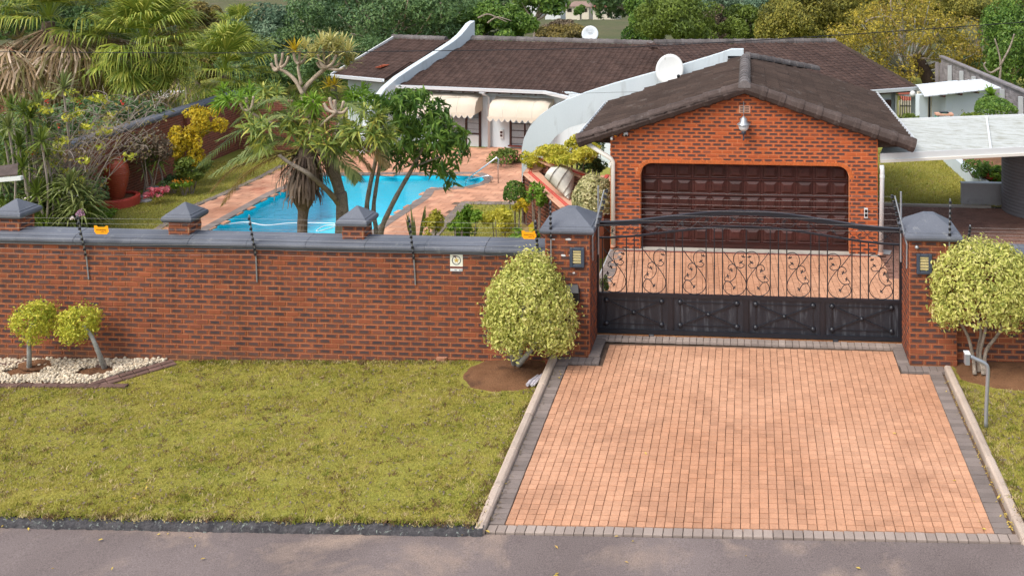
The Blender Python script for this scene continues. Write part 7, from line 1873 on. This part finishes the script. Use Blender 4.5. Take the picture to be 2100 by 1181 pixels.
pxbush('flower', 'scattered white blossoms in the dark bed at far left', 110, 405, 60, 16, 26.6, .07, 'fl_white', 22, 76, 'flowers', stem=False)
# plants right of the pool
pxbush('young_shrub', 'young yellow green shrub behind the wall, nearest the plaque side of the pool', 886, 458, 20, 30, 23.6, .11, 'l_lime', 520, 81, gz=GZ, low=-.9)
pxbush('young_shrub', 'bushy green and yellow shrub on the lawn just behind the wall', 962, 456, 28, 32, 23.8, .11, 'l_bright', 800, 82, gz=GZ, low=-.9)
pxbush('young_shrub', 'shrub with bright yellow tips leaning right on the small lawn', 1024, 450, 32, 32, 24, .11, 'l_lime', 700, 83, gz=GZ, low=-.9)
pxbush('young_shrub', 'light green shrub growing beside the pink brick corner', 1100, 405, 20, 26, 24.2, .11, 'l_bright', 420, 84, gz=GZ)
pxbush('round_bush', 'small round clipped green bush left of the brick corner', 1056, 398, 23, 24, 25.6, .08, 'l_green', 1300, 85, shell=True, gz=GZ)
pxbush('fern', 'feathery bright green plant close behind the wall coping', 940, 466, 20, 13, 23.4, .12, 'l_bright', 320, 86, 'plant', gz=GZ)
pxbush('fern', 'low bright plant with yellow flecks behind the orange sign', 1078, 482, 34, 12, 22.6, .10, 'l_bright', 380, 87, 'plant', gz=GZ)
pxbush('ground_cover', 'golden yellow plant beside the round clipped bush', 1072, 425, 16, 14, 24.8, .10, 'l_gold', 300, 88, 'plant', gz=GZ)
q = onz(853, 475, GZ); q = ond(853, 470, 24); t = thing('snake_plant', 'upright snake plant with stiff blades beside the patio', 'plant', (q.x, q.y, GZ)); mb = MB(); g = random.Random(2)
for k in range(12):
    a = g.uniform(0, 6.28); c = q + Vector((math.cos(a) * .1, math.sin(a) * .1, -.25)); e = c + Vector((math.cos(a) * .15, math.sin(a) * .1, g.uniform(.45, .85))); V, F = blade_strip([c, lerp(c, e, .5), e], [.05, .06, .008], Y_); mb.add(V, F, g.random())
mb.build('blade', M['l_strap'], t)
q = ond(1083, 480, 22); t = thing('banana_plant', 'two broad tan and yellow leaves standing up behind the orange sign', 'plant', (q.x, q.y, GZ))
for e, mt in (((1070, 457), 'l_orangefr'), ((1093, 455), 'l_gold')):
    p1 = ond(e[0], e[1], 22); V, F = blade_strip([q, lerp(q, p1, .5) + Vector((0, .03, 0)), p1], [.06, .16, .02], Y_); mb = MB(); mb.add(V, F, .8); mb.build('leaf', M[mt], t)
pxbush('house_shrub', 'low green shrub with pink flowers under the house window', 1030, 330, 44, 17, 36, .11, 'l_mid', 1500, 91, gz=GZ)
pxbush('flower', 'pink flowers dotted over the shrub at the house wall', 1045, 330, 34, 12, 35.4, .08, 'fl_pink', 50, 92, 'flowers', stem=False)
pxbush('lime_shrub', 'lime yellow shrub arching over the top of the brick corner', 1168, 318, 66, 22, 25.6, .15, 'l_lime', 1900, 93, gz=-1.0, aspect=.3, droop=.4)
pxbush('lime_shrub', 'yellow tuft at the left end of the brick corner', 1092, 330, 24, 20, 26.0, .14, 'l_lime', 480, 94, gz=-1.0, aspect=.3)
pxbush('lime_shrub', 'pale yellow shoot rising before the swept white wall', 1178, 294, 18, 16, 26.2, .14, 'l_lime', 300, 95, gz=-1.0, aspect=.3)
pxbush('dark_shrub', 'dark green shrub in the gap between brick corner and garage', 1208, 345, 28, 22, 26.2, .10, 'l_dark', 900, 96, gz=-1.0)
pxbush('variegated_shrub', 'dense cream and green shrub between brick corner and garage', 1216, 412, 44, 50, 22.6, .085, 'l_cream', 3800, 97, shell=True, gz=-.3)
pxbush('dark_shrub', 'dark spiky plant under the left eave of the garage', 1222, 300, 22, 16, 28.2, .14, 'l_dark', 300, 98, gz=-1.0, aspect=.2)
pxbush('green_shrub', 'tuft of grass at the foot of the garage downpipe', 1238, 588, 8, 22, 18.2, .10, 'l_mid', 160, 99, 'plant', gz=0, aspect=.15)
# right yard
pxbush('hedge', 'clipped rounded hedge beside the white shed', 2040, 222, 38, 20, 33.5, .09, 'l_green', 2200, 101, shell=True, gz=-1.0)
pxbush('green_shrub', 'loose yellow green plants before the clipped hedge', 2005, 240, 30, 10, 32.6, .10, 'l_mid', 420, 102, gz=-1.0)
c = ond(2031, 196, 34.2); t = thing('cordyline', 'upright cordyline with broad green leaves behind the hedge', 'plant', (c.x, c.y, -1)); mb = MB()
for k in range(3): rosette(mb, c + Vector((0, 0, -.2 * k)), 22, .55, .12, 120 + k, 1.0, .5)
mb.build('leaf_head', M['l_bright'], t); MB().tube([(c.x, c.y, -1), c], .03, 5).build('stem', M['twig'], t)
for i, (x, y, rx, ry, mt, lb) in enumerate([(2000, 346, 34, 16, 'l_green', 'dark green plants at the back of the raised flower bed'), (2024, 360, 30, 14, 'l_bright', 'yellow green plants in the raised flower bed'), (2050, 350, 16, 12, 'l_green', 'leafy plants beside the grey tank in the raised bed'), (2030, 362, 14, 9, 'fl_red', 'rusty red leaved plants in the raised flower bed'), (2042, 376, 28, 12, 'l_bright', 'bright green arching plants at the near end of the raised bed')]):
    pxbush('bed_plant', lb, x, y, rx, ry, 26.9, .12, mt, 420, 130 + i, 'plant', gz=.4, aspect=.35)
c = ond(1976, 243, 31); t = thing('seedling', 'spindly little plant in front of the white shed wall', 'plant', (c.x, c.y, -1)); MB().tube([(c.x, c.y, -1), c + Z_ * .25], .01, 4).build('stem', M['twig'], t); leafmesh('leaf', np.array(c) + np.random.default_rng(1).normal(0, .1, (40, 3)) * np.array([1, 1, 2]), np.random.default_rng(2).normal(0, 1, (40, 3)), .09, .5, 0, .5, .1, M['l_mid'], t)
pxbush('green_shrub', 'small yellow green shrub at the foot of the black railing', 1866, 243, 20, 9, 33.5, .09, 'l_mid', 320, 103, gz=-1.0)

# ================================================================== TREES BEHIND
def bgz(D): return zterr(0, D) - .2
TR = [
 ('dark olive tree with bronze tints behind the fan palms', 375, 55, 82, 66, 62, .34, 'l_bronze', 9000, 18, 'bark', 'tree'),
 ('blue green tree with airy foliage left of the house roof', 585, 78, 98, 78, 60, .36, 'l_blue', 11000, 26, 'bark', 'tree'),
 ('grey green tree at the top left of centre, partly behind the airy one', 486, 66, 56, 42, 75, .40, 'l_blue', 5000, 14, 'bark', 'tree'),
 ('huge dark spreading tree with pale crooked branches over the left roof', 800, 45, 210, 108, 57, .34, 'l_dark', 19000, 40, 'bark_pale', 'tree'),
 ('bright green tree right end of the dark mass above the main ridge', 1016, 60, 74, 54, 56, .32, 'l_green', 11000, 22, 'bark_pale', 'tree'),
 ('rusty brown shrubby tree before the far houses', 1150, 60, 40, 20, 95, .45, 'l_brownish', 2600, 12, 'bark', 'tree'),
 ('dull green thicket behind the clean satellite dish', 1160, 76, 62, 26, 80, .36, 'l_bronze', 4200, 16, 'bark', 'tree'),
 ('mid green leafy tree right of the far red roofed houses', 1322, 52, 44, 66, 66, .34, 'l_green', 8000, 18, 'bark', 'tree'),
 ('bright yellowish green tree centred above the garage ridge', 1388, 44, 88, 68, 62, .34, 'l_mid', 11000, 22, 'bark', 'tree'),
 ('small round tree among the far houses', 1190, 22, 14, 12, 180, .6, 'l_green', 900, 8, 'bark', 'tree'),
 ('dull reddish green tree between two bright crowns', 1468, 62, 44, 44, 70, .36, 'l_brownish', 4200, 14, 'bark', 'tree'),
 ('leafy green tree with yellow edges right of the dull one', 1525, 62, 56, 50, 64, .34, 'l_mid', 5600, 16, 'bark', 'tree'),
 ('tall dark blue green tree high above the right ridge', 1520, 2, 80, 52, 90, .45, 'l_blue', 6000, 16, 'bark', 'tree'),
 ('olive yellow tree above the right wing ridge', 1630, 38, 84, 66, 58, .32, 'l_olive', 10000, 20, 'bark', 'tree'),
 ('brownish olive tree beside the yellow spreading one', 1725, 36, 72, 62, 60, .32, 'l_olive', 8000, 18, 'bark', 'tree'),
 ('wide sparse yellow tree with grey limbs and a leaning dark trunk', 1858, 88, 165, 108, 50, .24, 'l_yellow', 10000, 95, 'bark_grey', 'tree'),
 ('green tree with pinkish trunk behind the grey block wall', 2076, 96, 64, 108, 47, .26, 'l_green', 7000, 34, 'bark_pale', 'tree'),
 ('tall green tree at the top right corner', 2010, 10, 90, 56, 70, .34, 'l_olive', 7000, 18, 'bark', 'tree'),
 ('dark hedge like tree behind the block wall at right', 2030, 150, 60, 44, 52, .26, 'l_dark', 5000, 18, 'bark', 'tree'),
 ('dark bushy tree behind the shed and leaning trunk', 1905, 165, 54, 30, 56, .28, 'l_bronze', 3600, 14, 'bark', 'tree'),
 ('dark green tree behind the brown palm at the far left', 40, 30, 110, 90, 55, .36, 'l_dark', 7000, 20, 'bark', 'tree'),
 ('deep green tree filling the gap between the fan palms', 230, 40, 90, 80, 56, .36, 'l_dark', 7000, 20, 'bark', 'tree'),
 ('green tree under the airy one behind the light palm', 540, 150, 90, 44, 52, .30, 'l_dark', 5000, 18, 'bark', 'tree'),
 ('shaded dark green tree right behind the left roof edge', 690, 130, 90, 56, 50, .28, 'l_dark', 7000, 20, 'bark', 'tree'),
 ('small dark tree low behind the light fan palm', 400, 130, 70, 46, 54, .30, 'l_bronze', 4200, 16, 'bark', 'tree'),
]
for i, (lb, x, y, rx, ry, D, lf, mt, n, k, bk, cat) in enumerate(TR):
    kw = {'csize': .33}; lf *= .62; n = int(n * 1.7); k = int(k * 1.5)
    if 'leaning' in lb: kw = dict(limbs=60, lr=.20, fill=.10, trunk=True, tr=.30, csize=.16)
    if 'crooked' in lb: kw = dict(limbs=30, lr=.30, tr=.4, csize=.24)
    tree('background_tree', lb, cat, x, y, rx, ry, D, lf, mt, n, k, bk, bgz(D), kw.pop('trunk', True), 'trees behind the house', 500 + i, low=-.75, **kw)
D = 50; t = thing('leaning_trunk', 'thick dark trunk leaning left below the sparse yellow tree', 'tree trunk', (ond(1915, 180, D).x, ond(1915, 180, D).y, -1.6))
limb([(1922, 205), (1905, 165), (1888, 132), (1876, 112)], .38, .30, 49.0, 'bark_dark', t, 'trunk', 10)
for P in ([(1000, 42), (1020, 30), (1042, 42), (1050, 44)], [(1000, 50), (1030, 55), (1045, 48)], [(770, 36), (772, 55), (790, 62), (815, 62), (850, 48)], [(905, 10), (900, 40), (903, 60), (885, 75)], [(798, 10), (800, 35), (812, 60)], [(860, 28), (890, 45), (900, 50)]):
    pass
lm = thing('bare_branch', 'pale crooked bare branches showing in front of the huge dark tree', 'branches', ond(820, 80, 53))
for P in ([(772, 36), (774, 50), (790, 60), (820, 63), (862, 46)], [(903, 5), (905, 30), (903, 55), (882, 78)], [(798, 15), (800, 40), (808, 60)], [(980, 38), (1000, 30), (1022, 38), (1040, 46)], [(720, 70), (745, 75), (762, 84)], [(1000, 48), (1020, 36), (1050, 44)]):
    limb(P, .06, .02, 54.2, 'bark', lm, 'branch', 5)
lm = thing('bare_branch', 'grey lichened limbs reaching through the sparse yellow tree', 'branches', ond(1860, 80, 48))
for P in ([(1775, 46), (1792, 37), (1825, 36), (1840, 60)], [(1880, 110), (1870, 80), (1855, 62), (1835, 52)], [(1882, 112), (1905, 85), (1925, 68), (1950, 40)], [(1885, 120), (1930, 122), (1960, 120)], [(1840, 100), (1862, 88), (1890, 66)], [(1880, 112), (1850, 116), (1800, 100)], [(1826, 0), (1828, 30), (1822, 60)]):
    limb(P, .05, .018, 48.2, 'bark', lm, 'limb', 5)
lm = thing('bare_branch', 'pinkish forked trunk of the green tree above the block wall', 'branches', ond(2050, 150, 45.5))
for P in ([(2050, 165), (2052, 130), (2046, 100), (2040, 80)], [(2051, 135), (2070, 100), (2080, 70)], [(2050, 140), (2030, 150), (2018, 135), (2022, 128)]): limb(P, .06, .03, 45.3, 'bark', lm, 'limb', 6)
# a further row of trees closing the view over the valley
g = random.Random(44)
for i in range(22):
    x = -60 + i * 106 + g.uniform(-25, 25); D = g.uniform(105, 150); 
    if 1095 < x < 1275 or 350 < x < 600: continue
    side = 'left of the far red roofs' if x < 1150 else 'right of the far red roofs'
    tree('far_tree', 'hazy green tree in the far row ' + side, 'tree', x, g.uniform(-18, 18), g.uniform(60, 85), g.uniform(44, 62), D, .62, g.choice(['l_dark', 'l_blue', 'l_green', 'l_olive']), 3200, 14, 'bark', bgz(D), True, 'far trees ' + side, 700 + i, low=-.8)
for i in range(14):
    x = 1090 + i * 13 + g.uniform(-6, 6); D = g.uniform(150, 250)
    tree('far_tree', 'small tree on the slope among the far red roofs', 'tree', x, g.uniform(54, 68), g.uniform(9, 15), g.uniform(6, 9), D, .6, g.choice(['l_dark', 'l_bronze', 'l_brownish', 'l_olive']), 420, 7, 'bark', bgz(D) , False, 'far trees on the slope', 760 + i, low=-.8)
